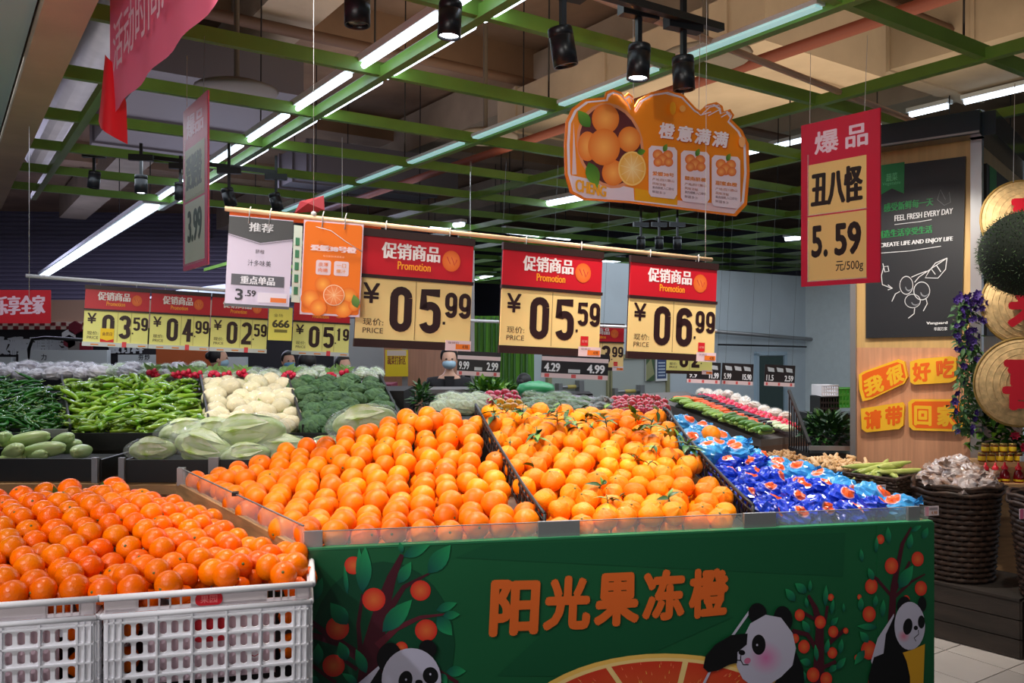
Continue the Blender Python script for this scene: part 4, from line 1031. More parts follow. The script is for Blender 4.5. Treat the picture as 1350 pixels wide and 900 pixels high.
rO = Vector((-.329, 2.7)); rd = Vector((.9117, .4109)); rA = atan2(rd.y, rd.x)
def railz(t): return 1.947-.0443*(t+.569)
for (t0, dg_, lab, stk) in ((-.188, '0599', 'large cream price sign reading 05.99, left of the three', 0), (.3047, '0559', 'large cream price sign reading 05.59, middle of the three big ones', 1), (.808, '0699', 'large cream price sign reading 06.99, right of the three big ones', 1)):
    q = rO+rd*t0; q = q+Vector((rd.y, -rd.x))*.012; promo((q.x, q.y, railz(t0)-.018-.373), rA, .385, .373, .0443, lab, dg_, M_cream, True, stk)
def rod(a, b_, r, m_, lab, nm='hanging_pole'):
    m = MB(); m.tube([a, (Vector(a)+Vector(b_))/2, b_], r, 10); return tag(m.build(nm, m_), lab, 'pole')
a_ = rO+rd*-.57; b_ = rO+rd*1.20
rod((a_.x, a_.y, railz(-.57)), (b_.x, b_.y, railz(1.2)), .0075, mat('bamboo_pole', (226, 190, 150), .4, var=.1), 'pale wooden pole carrying the three large price signs and two cards')
m = MB(); a2 = a_; b2 = rO+rd*-.1; m.bar((a2.x+.01, a2.y+.012, railz(-.57)-.012), (b2.x, b2.y+.012, railz(-.1)-.012), .006, .014)
tag(m.build('orange_strip', mat('orange_tape', (226, 96, 30), .5)), 'orange strip running under the left end of the wooden pole', 'strip')
def wire(a, b_, lab, r=.0013, nm='hanging_wire', cat='wire'):
    m = MB(); c_ = (Vector(a)+Vector(b_))/2; m.tube([a, c_, b_], r, 5); return tag(m.build(nm, M_wire), lab, cat)
q = rO+rd*-.31; wire((q.x, q.y, railz(-.31)), (q.x, q.y, H_G), 'thin white string holding the wooden pole between the two cards', .0007)
q = rO+rd*1.17; wire((q.x, q.y, railz(1.17)), (q.x+.005, q.y, H_G), 'thin white string holding the right end of the wooden pole', .001)
m = MB(); q = rO+rd*-.31; m.ball((q.x, q.y, railz(-.31)+.012), .009, None, 8, 6); q = rO+rd*1.17; tag(m.build('string_knot', M_wire), 'white string knot on the wooden pole above the orange card', 'knot')
# far left price signs
lO = Vector((px(152, 5.2), 5.2)); l2 = Vector((px(421, 5.7), 5.7)); ld = (l2-lO).normalized(); lA = atan2(ld.y, ld.x)
def tpx(O, d, x): r_ = (x-675)/1100; return (r_*O.y-O.x)/(d.x-r_*d.y)
def lz(t): return 1.92-.048*t
for (x0, x1, dg_, lab, stk) in ((109, 195, '0359', 'pale yellow price sign reading 03.59 with a yellow sticker', 2), (196, 275, '0499', 'pale yellow price sign reading 04.99 in the far left row', 0), (276, 351, '0259', 'pale yellow price sign reading 02.59, half under the grey card', 0), (384, 459, '0519', 'pale yellow price sign reading 05.19, right end of the far left row', 0)):
    t0, t1 = tpx(lO, ld, x0), tpx(lO, ld, x1); q = lO+ld*t0+Vector((ld.y, -ld.x))*.012
    promo((q.x, q.y, lz(t0)-.02-.375), lA, t1-t0-.004, .375, .048, lab, dg_, M_yel, False, stk)
a_ = lO+ld*tpx(lO, ld, 34); b_ = lO+ld*tpx(lO, ld, 470)
rod((a_.x, a_.y, lz(tpx(lO, ld, 34))+.01), (b_.x, b_.y, lz(tpx(lO, ld, 470))+.0), .012, M_white, 'white pole carrying the row of far left yellow price signs')
wire((a_.x+.02, a_.y, 1.8), (a_.x+.02, a_.y, H_G), 'white string holding the left end of the white pole', .0016)
wire((b_.x-.1, b_.y, 1.83), (b_.x-.1, b_.y, H_G), 'white string holding the right end of the white pole', .0016)
# small far signs
def fr(x, y, D): return (px(x, D), D, pz(y, D))
promo(fr(758, 487, 6.6), radians(6), .385, .373, .03, 'small distant price sign reading 03.99 behind the middle sign', '0399', M_cream, True, 1, tie=False)
promo(fr(878, 492, 6.5), radians(8), .37, .36, .03, 'small distant yellow price sign reading 02.99 behind the third sign', '0299', M_yel, True, 0, tie=False)
rod(fr(560, 420, 6.55), fr(945, 436, 6.6), .012, M_white, 'distant white pole behind the large price signs')
for x, l_ in ((620, 'left'), (930, 'right')): q = fr(x, 428, 6.57); wire(q, (q[0], q[1], H_G), 'string holding the '+l_+' part of the distant white pole', .0012)
def fboard(x0, y0_, x1, y1_, D, name, lab, cat, draw, base, ang=0, roll=0, th=.01, grp=None, tint=None):
    O = Vector((px(x0, D), D)); d = Vector((cos(ang), sin(ang))); t1 = tpx(O, d, x1)
    o = thing(name, lab, cat, (O.x, O.y, pz(y1_, D)), ang, grp); o.rotation_euler = (0, roll, ang); h = pz(y0_, D)-pz(y1_, D)
    m = MB(); m.box((t1/2, 0, h/2), (t1, th, h)); m.build('board', mat('board_%d_%d_%d' % base, base, .45), o)
    p = Print(y=-th/2-.001); draw(p, t1, h); p.build('printed_face', o); return o, t1, h
# grey recommendation card and orange card
def d_rec(p, w_, h):
    p.rect(0, h*.0, w_, h*.03, (84, 84, 86)); p.poly([(0, h*.99), (w_, h*.99), (w_, h*.79), (w_*.5, h*.72), (0, h*.80)], (78, 78, 80)).up(); p.quad('推荐', (w_*.31, h*.94), (w_*.69, h*.94), (w_*.69, h*.84), (w_*.31, h*.84), (222, 220, 224), .014)
    p.line([(0, h*.785), (w_*.5, h*.705), (w_, h*.775)], .0012, (90, 90, 94))
    p.text('脐橙', w_*.43, h*.60, w_*.14, h*.045, (70, 66, 74)).text('汁多味美', w_*.32, h*.46, w_*.36, h*.065, (60, 58, 66)); p.rect(w_*.08, h*.24, w_*.90, h*.36, (92, 90, 98)).up(); p.quad('重点单品', (w_*.22, h*.345), (w_*.76, h*.345), (w_*.76, h*.255), (w_*.22, h*.255), (230, 226, 232), .014)
    p.quad('3', (w_*.15, h*.20), (w_*.27, h*.20), (w_*.27, h*.07), (w_*.15, h*.07), (56, 54, 60), .04); p.quad('.59', (w_*.30, h*.19), (w_*.47, h*.19), (w_*.47, h*.12), (w_*.30, h*.12), (56, 54, 60), .03)
    p.rect(w_*.5, h*.06, w_*.96, h*.17, (226, 214, 226)); p.up().rect(w_*.70, h*.07, w_*.95, h*.12, (228, 116, 50))
o, tw, hh = fboard(296, 283, 381, 403, 2.44, 'recommendation_card', 'hanging grey and pale card at the left end of the wooden pole', 'card', d_rec, (216, 202, 222), radians(16), .05, .003)
hooks(o, (tw*.3, tw*.62), hh)
def d_org(p, w_, h):
    p.rrect(w_*.02, h*.02, w_*.98, h*.985, .008, (240, 118, 20)).up(); p.quad('爱媛38号橙', (w_*.12, h*.745), (w_*.90, h*.745), (w_*.90, h*.68), (w_*.12, h*.68), (246, 216, 220), .02); p.text('每日新鲜果园直采', w_*.34, h*.62, w_*.36, h*.022, (250, 190, 150))
    for x in (.23, .53): p.rrect(w_*x, h*.43, w_*(x+.25), h*.585, .006, (232, 206, 214))
    p.up(); p.text('皮薄', w_*.27, h*.52, w_*.16, h*.04, (236, 120, 50), .01).text('肉嫩', w_*.27, h*.46, w_*.16, h*.04, (236, 120, 50), .01).text('一口', w_*.57, h*.52, w_*.16, h*.04, (236, 150, 60), .01).text('爆汁', w_*.57, h*.46, w_*.16, h*.04, (236, 150, 60), .01)
    for (x, z, r) in ((.16, .17, .155), (.36, .33, .14), (.80, .22, .15), (.30, .08, .14), (.72, .08, .15), (.90, .12, .1)): p.ell(w_*x, h*z, w_*r, w_*r, (252, 170, 70), (232, 108, 24)); p.up()
    p.ell(w_*.55, h*.22, w_*.18, w_*.18, (250, 206, 170)).up().ell(w_*.55, h*.22, w_*.165, w_*.165, (250, 170, 110), (236, 116, 50)).up()
    for i in range(10): g_ = i*pi/5; p.line([(w_*.55, h*.22), (w_*.55+w_*.155*cos(g_), h*.22+w_*.155*sin(g_))], .001, (252, 206, 160))
    p.leaf((w_*.95, h*.10), (w_*.88, h*.24), .3, (120, 150, 60), (70, 110, 50))
o, tw, hh = fboard(395, 289, 474, 414, 2.54, 'fruit_card', 'hanging orange card with printed fruit, right of the grey card', 'card', d_org, (232, 204, 220), radians(16), .045, .003)
hooks(o, (tw*.3, tw*.68), hh); m = MB(); m.tube([(tw*.2, -.01, hh*.93), (tw*.45, -.012, hh*.90), (tw*.7, -.01, hh*.80), (tw*1.0, -.006, hh*.70)], .0011, 5); m.build('loose_string', M_wire, o)
def d_thin(p, w_, h):
    for i in range(5): p.rect(w_*.2, h*(.1+.16*i), w_*.7, h*(.2+.16*i), (70, 130, 100))
fboard(384, 296, 395, 398, 2.9, 'price_leaflet', 'narrow pale green leaflet hanging edge-on between the two cards', 'leaflet', d_thin, (196, 214, 206), radians(40), .04, .003)
m = MB(); q = W(408, 273, 2.75); m.add([(-.05, 0, -.02), (-.03, 0, .02), (.045, .01, .04), (.05, 0, -.01), (.0, -.02, .01)], [(0, 1, 4), (1, 2, 4), (2, 3, 4), (3, 0, 4)]); m.box((0, .01, 0), (.06, .004, .03))
tag(m.build('folded_red_card', mat('dark_red_paper', (140, 44, 54), .5), loc=q), 'small folded dark red paper sitting behind the pole above the cards', 'paper')
def d_666(p, w_, h): p.quad('666', (w_*.15, h*.62), (w_*.9, h*.62), (w_*.9, h*.38), (w_*.15, h*.38), (60, 54, 30), .04); p.rect(w_*.25, h*.24, w_*.8, h*.33, (110, 100, 40)); p.text('全场', w_*.2, h*.7, w_*.4, h*.1, (120, 110, 50))
fboard(353, 404, 384, 448, 5.25, 'promotion_card', 'small yellow card reading 666 between the far price signs', 'card', d_666, (214, 204, 92), lA, .04)
# red sign, thin pink sign
def d_red(p, w_, h):
    p.rect(0, 0, w_, h, (206, 26, 62)).up(); p.quad('爆', (w_*.18, h*.94), (w_*.50, h*.94), (w_*.50, h*.80), (w_*.18, h*.80), (240, 214, 232), .03); p.quad('品', (w_*.58, h*.935), (w_*.86, h*.935), (w_*.86, h*.80), (w_*.58, h*.80), (240, 214, 232), .03)
    p.rect(w_*.10, h*.435, w_*.84, h*.745, (240, 204, 130)); p.rect(w_*.09, h*.03, w_*.84, h*.425, (238, 200, 128)).up()
    p.quad('丑八怪', (w_*.13, h*.70), (w_*.80, h*.70), (w_*.80, h*.48), (w_*.13, h*.48), (34, 22, 22), .028)
    for (a0, c_) in (('5.', .14), ('59', .44)): p.quad(a0, (w_*c_, h*.37), (w_*(c_+(.22 if c_ < .3 else .34)), h*.37), (w_*(c_+(.22 if c_ < .3 else .34)), h*.17), (w_*c_, h*.17), (34, 22, 22), .05)
    p.text('元/500g', w_*.46, h*.07, w_*.34, h*.07, (50, 36, 34), .01)
def hung(xl, yl, xr, Dl, Dr, h, name, lab, draw, base, mirror=False):
    a_ = Vector((px(xl, Dl), Dl)); b_ = Vector((px(xr, Dr), Dr)); d = b_-a_
    o = thing(name, lab, 'sign', (a_.x, a_.y, pz(yl, Dl)-h), atan2(d.y, d.x)); L = d.length
    m = MB(); m.box((L/2, 0, h/2), (L, .008, h)); m.build('board', mat('board_%d_%d_%d' % base, base, .35), o)
    p = Print(y=-.0055); draw(p, L, h); p.build('printed_face', o)
    m = MB()
    for (x, z) in ((L*.10, h*.435), (L*.10, h*.03)): m.box((x+L*.37, -.009, z), (L*.76, .004, .006)); m.box((x, -.009, z+.15), (.006, .004, .3))
    m.build('card_pocket', M_glass, o)
    for i, x in enumerate((L*.12, L*.82)):
        m = MB(); m.tube([(x, 0, h-.02), (x-.004, 0, h+.01), (x+(.01 if i else 0), 0, H_G-(pz(yl, Dl)-h))], .0013, 5); m.build('hanging_wire', M_wire, o)
    return o
hung(1057, 166, 1161, 4.15, 3.83, .80, 'promotion_sign', 'tall red hanging sign reading 5.59 with cream cards, right of centre', d_red, (200, 24, 52))
def d_pink(p, w_, h):
    p.rect(0, 0, w_, h, (208, 92, 128)).up(); p.quad('爆品', (w_*.15, h*.95), (w_*.86, h*.93), (w_*.86, h*.80), (w_*.15, h*.80), (232, 190, 220), .03)
    p.rect(w_*.10, h*.42, w_*.9, h*.74, (170, 180, 150)); p.rect(w_*.09, h*.04, w_*.9, h*.41, (196, 208, 190)).up(); p.quad('爱媛橙', (w_*.13, h*.70), (w_*.80, h*.70), (w_*.80, h*.48), (w_*.13, h*.48), (70, 80, 70), .03); p.quad('3.99', (w_*.2, h*.36), (w_*.8, h*.36), (w_*.8, h*.16), (w_*.2, h*.16), (60, 80, 66), .04)
hung(243, 148, 275, 4.2, 3.83, .80, 'promotion_sign', 'tall pink hanging sign seen nearly edge-on at the left', d_pink, (206, 96, 122))
# orange fruit cloud sign
cO = Vector((px(745, 3.55), 3.55)); cdv = Vector((cos(radians(24)), sin(radians(24))))
zb = 2.08; PC = plane_map((cO.x, cO.y), cdv, zb); c7 = lambda x, y: (730+x/5, 110+y/5)
out = [(75, 600), (70, 400), (80, 250), (120, 165), (200, 105), (335, 92), (345, 55), (385, 38), (440, 58), (462, 84), (490, 64), (520, 88), (525, 165), (560, 105), (640, 58), (740, 43), (850, 73), (940, 168), (965, 180), (1010, 138), (1070, 123), (1110, 150), (1118, 185), (1160, 170), (1187, 210), (1170, 240), (1240, 310), (1282, 400), (1288, 600), (1270, 800), (1200, 875), (900, 838), (500, 788), (200, 768), (110, 720)]
o = thing('fruit_sign', 'large orange cloud-shaped hanging sign with printed fruit, top centre right', 'sign', (cO.x, cO.y, zb), radians(24))
m = MB(); m.slab([PC(*c7(*p)) for p in out], -.004, .006); m.build('board', mat('orange_board', (240, 130, 30), .35), o)
nrm = Vector((cdv.y, -cdv.x)); p = Print(pl=plane_map((cO.x+nrm.x*.005, cO.y+nrm.y*.005), cdv, zb), y=-.0055)
def shr(k, pts=out, cx=680, cy=450): return [c7(cx+(x-cx)*k, cy+(y-cy)*(k-.012)) for x, y in pts]
p.poly(shr(.972), (232, 222, 236)); p.up(); p.poly(shr(.945), (240, 138, 22)).up()
p.poly([c7(115, 605), c7(525, 690), c7(530, 772), c7(200, 752), c7(125, 700)], (226, 210, 224)); p.poly([c7(130, 250), c7(150, 600), c7(120, 600)], (226, 200, 206)); p.poly([c7(535, 690), c7(810, 740), c7(812, 802), c7(535, 770)], (236, 168, 20)); p.poly([c7(815, 770), c7(1200, 800), c7(1195, 855), c7(812, 810)], (230, 200, 206)); p.up()
p.ell(*c7(370, 410), 218/5, 285/5, (226, 150, 110), rot=-.22); p.up(); p.ell(*c7(370, 410), 200/5, 262/5, (96, 40, 44), rot=-.22); p.up()
for (x, y, rx, ry) in ((220, 415, 65, 98), (390, 590, 75, 85), (495, 370, 75, 85), (338, 235, 90, 98), (328, 420, 106, 122)): p.ell(*c7(x, y), rx/5, ry/5, (252, 178, 90), (230, 120, 40)); p.up()
p.ell(*c7(512, 562), 92/5, 114/5, (250, 206, 120)).up().ell(*c7(512, 562), 82/5, 102/5, (250, 220, 160), (240, 176, 70)).up()
for i in range(10): g_ = i*pi/5+.2; p.line([c7(512, 562), c7(512+78*cos(g_), 562+98*sin(g_))], .0018, (252, 226, 170))
p.leaf(c7(235, 290), c7(155, 180), .33, (110, 160, 50), (50, 110, 30)); p.leaf(c7(225, 520), c7(285, 690), .3, (110, 160, 50), (50, 110, 30)); p.leaf(c7(545, 460), c7(600, 445), .3, (110, 160, 50), (50, 110, 30)); p.up()
p.quad('CHENG', c7(137, 628), c7(345, 680), c7(340, 752), c7(137, 712), (236, 168, 40), .02)
for (ch_, x) in (('橙', 680), ('意', 800), ('满', 915), ('满', 1030)):
    y = 255+(x-680)*.16; q = [c7(x+14, y), c7(x+120, y+14), c7(x+104, y+120), c7(x, y+106)]; p.quad(ch_, *[(a[0]+.8, a[1]+1) for a in q], (196, 70, 20), .05); p.up(); p.quad(ch_, *q, (240, 228, 238), .045)
for (pts, s_) in (([(535, 190), (580, 120), (660, 75), (745, 62), (840, 95), (915, 175), (960, 212), (1030, 190)], 1), ([(355, 92), (385, 62), (430, 78), (480, 130), (500, 175)], 1), ([(470, 95), (492, 86), (510, 130)], 1), ([(970, 205), (1020, 160), (1080, 145), (1095, 170), (1010, 215)], 1), ([(1095, 225), (1150, 195), (1165, 212), (1150, 238)], 1)): p.line([c7(*a) for a in pts], .0045, (232, 222, 236))
for i, x in enumerate((618, 828, 1028)):
    y = 412+i*32; p.poly([c7(x, y+20), c7(x+20, y), c7(x+170, y+12), c7(x+188, y+35), c7(x+188, y+320), c7(x+168, y+352), c7(x+15, y+335), c7(x, y+310)], (232, 216, 228)); p.up()
    for (dx, dy, r) in ((60, 60, 34), (125, 65, 34), (90, 95, 38), (60, 110, 30), (130, 110, 30)): p.ell(*c7(x+dx, y+dy), r/5, r/5, (248, 176, 100), (226, 108, 50)); p.up()
    p.leaf(c7(x+95, y+40), c7(x+120, y-10), .3, (120, 160, 60), (60, 110, 40)); p.text(('爱媛38号果冻橙', '赣南脐橙甜', '血橙鲜橙')[i], 0, 0, .0001, .0001, (226, 120, 40))
    p.quad(('爱媛38号', '赣南脐橙', '甜蜜血橙')[i], c7(x+22, y+168), c7(x+165, y+184), c7(x+165, y+210), c7(x+22, y+196), (232, 140, 60), .01)
    for k_, t_ in enumerate(('产地:四川眉山', '风味浓郁', '果肉细嫩,入口即化', '鲜甜多汁')): p.quad(t_, c7(x+22, y+212+k_*27), c7(x+(165 if k_ != 1 and k_ != 3 else 110), y+226+k_*27), c7(x+(165 if k_ != 1 and k_ != 3 else 110), y+244+k_*27), c7(x+22, y+230+k_*27), (140, 110, 120) if k_ > 1 else (190, 120, 90), 0)
p.ell(*c7(770, 170), 20/5, 44/5, (246, 170, 30)); p.ell(*c7(834, 172), 20/5, 22/5, (240, 170, 90)); p.ell(*c7(1225, 390), 22/5, 36/5, (246, 180, 120)); p.build('printed_face', o)
for (x, y) in ((1.0, 525), (2.0, 955)):
    a_ = PC(*c7(y, 195)); m = MB(); m.tube([(a_[0], 0, a_[1]-.02), (a_[0]+(.008 if x > 1 else 0), 0, H_G-zb)], .0014, 5); m.build('hanging_wire', M_wire, o)
# red banner at the top left, far red banner
def translucent(name, rgb):
    m = mat(name, rgb, .6); nt = m.node_tree; b_ = nt.nodes['Principled BSDF']; t = nt.nodes.new('ShaderNodeBsdfTranslucent'); t.inputs[0].default_value = (*lin(rgb), 1)
    mx = nt.nodes.new('ShaderNodeMixShader'); mx.inputs[0].default_value = .5; nt.links.new(b_.outputs[0], mx.inputs[1]); nt.links.new(t.outputs[0], mx.inputs[2]); nt.links.new(mx.outputs[0], nt.nodes['Material Output'].inputs[0]); return m
bp = thing('cloth_banner', 'large red cloth banner hanging at the upper left, its lower corner curled', 'banner', (px(145, 3.6), 3.6, 2.53)); bx = Vector((-.85+1.736, 2.4-3.6)); bu = bx.normalized()
m = MB(); n = 30; vs = []
for i in range(n+1):
    t = i/n; L = 2.3*t; wv = .007*sin(t*34); base = Vector((bu.x*L-bu.y*wv, bu.y*L+bu.x*wv))
    for j in range(7):
        z = -.0+j/6*1.25; dz = 0
        
        c_ = max(0, .16-t)/.16; curl = c_*(1-min(1, z/.5))*.06
        vs.append((base.x, base.y, z))
m.add(vs, [(i*7+j, (i+1)*7+j, (i+1)*7+j+1, i*7+j+1) for i in range(n) for j in range(6)], smooth=True)
m.build('cloth', translucent('pink_red_cloth', (246, 120, 156)), bp)
m = MB(); vs = []
for i in range(9):
    t = i/8; vs += [(-.035+.125*t, -.03-.05*sin(t*pi), -.03-.10*t**.6), (-.03+.11*t, -.02-.045*sin(t*pi), .06-.01*t), (-.015+.05*t, -.012-.02*sin(t*pi), .26-.05*t)]
m.add(vs, [f_ for i in range(8) for f_ in ((3*i, 3*i+1, 3*i+4, 3*i+3), (3*i+1, 3*i+2, 3*i+5, 3*i+4))], smooth=True); m.build('curled_corner', mat('bright_red_cloth', (226, 20, 36), .5), bp)
p = Print(y=-.03); p.text('活动时间: 2022.1.20-2022.2', .22, .12, 2.2, .20, (240, 196, 214), .01); t_ = p.build('white_lettering', bp); t_.rotation_euler = (0, 0, atan2(bu.y, bu.x))
def d_joy(p, w_, h): p.quad('欢乐享全家', (w_*.02, h*.80), (w_*.93, h*.86), (w_*.93, h*.28), (w_*.02, h*.22), (240, 200, 214), .02)
fboard(-25, 382, 67, 426, 6.6, 'festive_banner', 'red banner with white characters at the far left edge', 'banner', d_joy, (206, 20, 36), radians(3), 0)
# tiny far cards and price boards
def d_led(n1, n2, mid=False):
    def f(p, w_, h):
        p.rect(0, 0, w_, h, (24, 24, 30)).up(); p.rect(0, 0, w_, h*.18, (232, 206, 206))
        for i in range(5): p.rect(w_*(.05+.2*i), h*.02, w_*(.12+.2*i), h*.16, (220, 90, 90)) if i % 2 == 0 else None
        if mid: p.rect(0, h*.66, w_, h*.82, (232, 206, 206)); p.quad(n1, (w_*.04, h*.58), (w_*.28, h*.58), (w_*.28, h*.24), (w_*.04, h*.24), (235, 235, 238), .03); p.quad(n2, (w_*.68, h*.58), (w_*.95, h*.58), (w_*.95, h*.24), (w_*.68, h*.24), (235, 235, 238), .03); p.rect(w_*.40, h*.22, w_*.58, h*.36, (200, 204, 206))
        else:
            p.quad(n1, (w_*.06, h*.52), (w_*.3, h*.52), (w_*.3, h*.24), (w_*.06, h*.24), (235, 235, 238), .03); p.quad(n2, (w_*.66, h*.52), (w_*.95, h*.52), (w_*.95, h*.24), (w_*.66, h*.24), (235, 235, 238), .03)
            for i in range(3): p.poly([(w_*(.08+.3*i), h*.88), (w_*(.30+.3*i), h*.84), (w_*(.32+.3*i), h*.66), (w_*(.12+.3*i), h*.68)], (190, 196, 200))
    return f
for (x0, y0_, x1, y1_, D, n1, n2, md, lab) in ((602, 462, 659, 494, 6.2, '9.99', '2.99', True, 'small black price board beside the seller in the vest'), (713, 463, 801, 497, 6.3, '4.29', '4.99', True, 'small black price board below the middle large sign'),
        (905, 476, 949, 504, 7.4, '9.9', '11.99', False, 'black price board half hidden by the small 02.99 sign'), (951, 478, 992, 506, 7.5, '5.99', '15.90', False, 'black price board reading 5.99 and 15.90 left of the glass door'), (1007, 480, 1047, 508, 7.6, '11.5', '2.59', False, 'black price board in front of the glass door, rightmost one')):
    o, tw, hh = fboard(x0, y0_, x1, y1_, D, 'price_board', lab, 'price sign', d_led(n1, n2, md), (24, 24, 30), radians(5), .05)
    for k_, xx in enumerate((tw*.1, tw*.9)):
        m = MB(); m.tube([(xx, 0, hh), (xx, 0, H_G-o.location.z)], .0008, 4); m.build('hanging_wire', M_black, o)
def d_veg(p, w_, h): p.rect(0, 0, w_, h, (236, 206, 30)).up(); p.text('蔬菜打折区', w_*.1, h*.45, w_*.8, h*.32, (130, 60, 30), .02); p.rect(w_*.08, h*.78, w_*.92, h*.98, (220, 200, 190))
fboard(508, 461, 538, 496, 8.9, 'yellow_notice', 'yellow notice with brown characters stuck to the pinkish panel', 'notice', d_veg, (236, 206, 30))

# ------------------------------------------------------------------ seasoning stall far at the left
st = thing('seasoning_stall', 'distant dark stall with big white characters and white panels at the far left', 'stall', (px(120, 11), 11, 0))
SX = px(120, 11)
def spart(x0, y0_, x1, y1_, dy, dep, nm, m_, sub=None):
    m = MB(); X0, X1, Z0, Z1 = px(x0, 11)-SX, px(x1, 11)-SX, pz(y1_, 11), pz(y0_, 11); m.box(((X0+X1)/2, dy, (Z0+Z1)/2), (X1-X0, dep, Z1-Z0)); return m.build(nm, m_, st)
spart(-60, 430, 500, 520, .3, .2, 'rear_wall', mat('stall_dark', (40, 36, 44), .7)); spart(-60, 395, 340, 432, .2, .3, 'fascia', mat('stall_fascia', (196, 156, 140), .6)); spart(-60, 424, 110, 434, .02, .06, 'checked_band', mat('cream_band', (220, 200, 190), .6))
m = MB()
for i in range(20):
    for j in range(2): 
        if (i+j) % 2: m.box((px(-20+i*7, 11)-SX, -.02, pz(427+j*5, 11)), (.06, .02, .045))
m.build('red_checks', mat('dark_red_tile', (120, 30, 36), .5), st)['kind'] = 'stuff'
for (x0, y0_, x1, y1_) in ((45, 461, 158, 497), (172, 467, 272, 500), (-40, 470, 36, 500), (285, 470, 335, 500)): spart(x0, y0_, x1, y1_, -.3, .1, 'white_panel', mat('panel_white', (206, 212, 218), .5))
p = Print(y=.17)
for (t_, x0, y0_, x1, y1_) in (('散称调料', -30, 443, 88, 468), ('散订料', 134, 452, 182, 466)): p.quad(t_, *[(px(x, 11)-SX, pz(y, 11)) for x, y in ((x0, y0_), (x1, y0_), (x1, y1_), (x0, y1_))], (214, 218, 228), .03)
p.build('white_lettering', st)
p = Print(y=-.352)
for (t_, x) in (('力', 74), ('夯', 198), ('炒', 206)): p.quad(t_, *[(px(a, 11)-SX, pz(b, 11)) for a, b in ((x, 466), (x+7, 466), (x+7, 474), (x, 474))], (50, 50, 60), .03)
p.build('dark_lettering', st)
for (x, y, c_) in ((101, 432, (110, 26, 44)), (92, 443, (210, 206, 210)), (94, 450, (110, 26, 44)), (100, 456, (130, 120, 116)), (115, 457, (140, 30, 50))):
    m = MB(); m.slab([(px(x, 11)-SX+.09*cos(k_*pi/3+pi/6), pz(y, 11)+.09*sin(k_*pi/3+pi/6)) for k_ in range(6)], -.05, 0); m.build('hexagon_plate', mat('hex_%d' % c_[0], c_, .5), st)
m = MB(); m.tube([W(38, 500, 10)-Vector((SX, 11, 0)), W(38, 460, 10)-Vector((SX, 11, 0)), W(43, 447, 10)-Vector((SX, 11, 0)), W(60, 445, 10)-Vector((SX, 11, 0)), W(112, 448, 10)-Vector((SX, 11, 0))], .02, 8); m.build('black_frame', M_black, st)
m = MB(); q = W(190, 440, 10.2); m.box((W(250, 470, 10.2)-Vector((0, 0, 0))), (.8, .05, .25)); tag(m.build('orange_board', mat('stall_orange', (196, 96, 50), .5)), 'plain orange board hanging in the distance under the 04.99 sign', 'board')
m = MB()
for x, z in ((92, 404), (107, 402)): m.ball(W(x, z, 12), .045, None, 10, 6)
o = tag(m.build('stall_spot', mat('lit_lens2', (255, 255, 255), .3, emit=(235, 245, 255), es=6)), 'pair of tiny bright lamps left of the 03.59 price sign', 'lamp')
# pale dome behind far signs
m = MB(); m.lathe([(0, .27), (.5, .24), (1.1, .14), (1.45, .04), (1.5, 0)], 28, W(335, 398, 12.5)); m.lathe([(.05, 0), (.05, -2.16)], 8, W(335, 398, 12.5)); tag(m.build('pale_canopy', mat('pale_blue_canvas', (176, 190, 206), .6)), 'pale rounded canopy rising behind the far left price signs', 'canopy')

# ------------------------------------------------------------------ vegetables at the left
M_blackt = mat('black_tray', (18, 18, 20), .5)
def low_table(x0, x1, D, z, dep, lab):
    X0, X1 = px(x0, D), px(x1, D); o = thing('produce_table', lab, 'display', ((X0+X1)/2, D, 0)); L = X1-X0
    m = MB(); m.box((0, dep/2+.02, (z-.1)/2), (L, dep, z-.1)); m.build('table_body', M_wood, o)
    m = MB(); m.box((0, .0, z-.05), (L, .02, .1)); m.box((0, dep/2, z-.06), (L, dep, .03)); m.box((-L/2, dep/2, z-.05), (.015, dep, .09)); m.box((L/2, dep/2, z-.05), (.015, dep, .09)); m.build('black_tray', M_blackt, o)
    m = MB(); m.box((0, -.03, z-.125), (L+.03, .05, .04)); m.build('wooden_edge', M_wood, o)
    return o, L
o, L = low_table(-70, 132, 3.72, 1.035, .5, 'low wooden table with a black tray of pale green radishes')
for x in (L/2-.012,): m = MB(); m.box((x, -.018, .985), (.026, .02, .115)); m.build('metal_post', M_greym, o)
o, L = low_table(160, 525, 3.72, 1.03, .5, 'low wooden table with a black tray of wrapped cabbages')
for x in (-L/2+.012, -L/2+.42): m = MB(); m.box((x, -.018, .985), (.045 if x > -L/2+.1 else .026, .02, .115)); m.build('metal_post', M_greym, o)
def radish_fn(th, ph, d): return 1+.10*cos(th*1.0)-.03*sin(ph*3)
M_rad = mat('pale_green_radish', (176, 196, 140), .35, rgb2=(140, 170, 96), scale=3, rnd=.15)
rp = []
for i in range(3):
    m = MB(); m.ball((0, 0, 0), (.036, .036, .13), lambda th, ph, d: (1-.35*max(0, cos(th))**2+.03*sin(ph*3)), 16, 12); o = m.build('green_radish', M_rad); tag(o, 'x', 'radish')
    m = MB(); m.tube([(0, 0, -.125), (0, 0, -.142)], [.014, .009], 8); m.build('leaf_stub', mat('radish_stub', (200, 206, 160), .6), o); rp.append(o)
RP = Proto(rp)
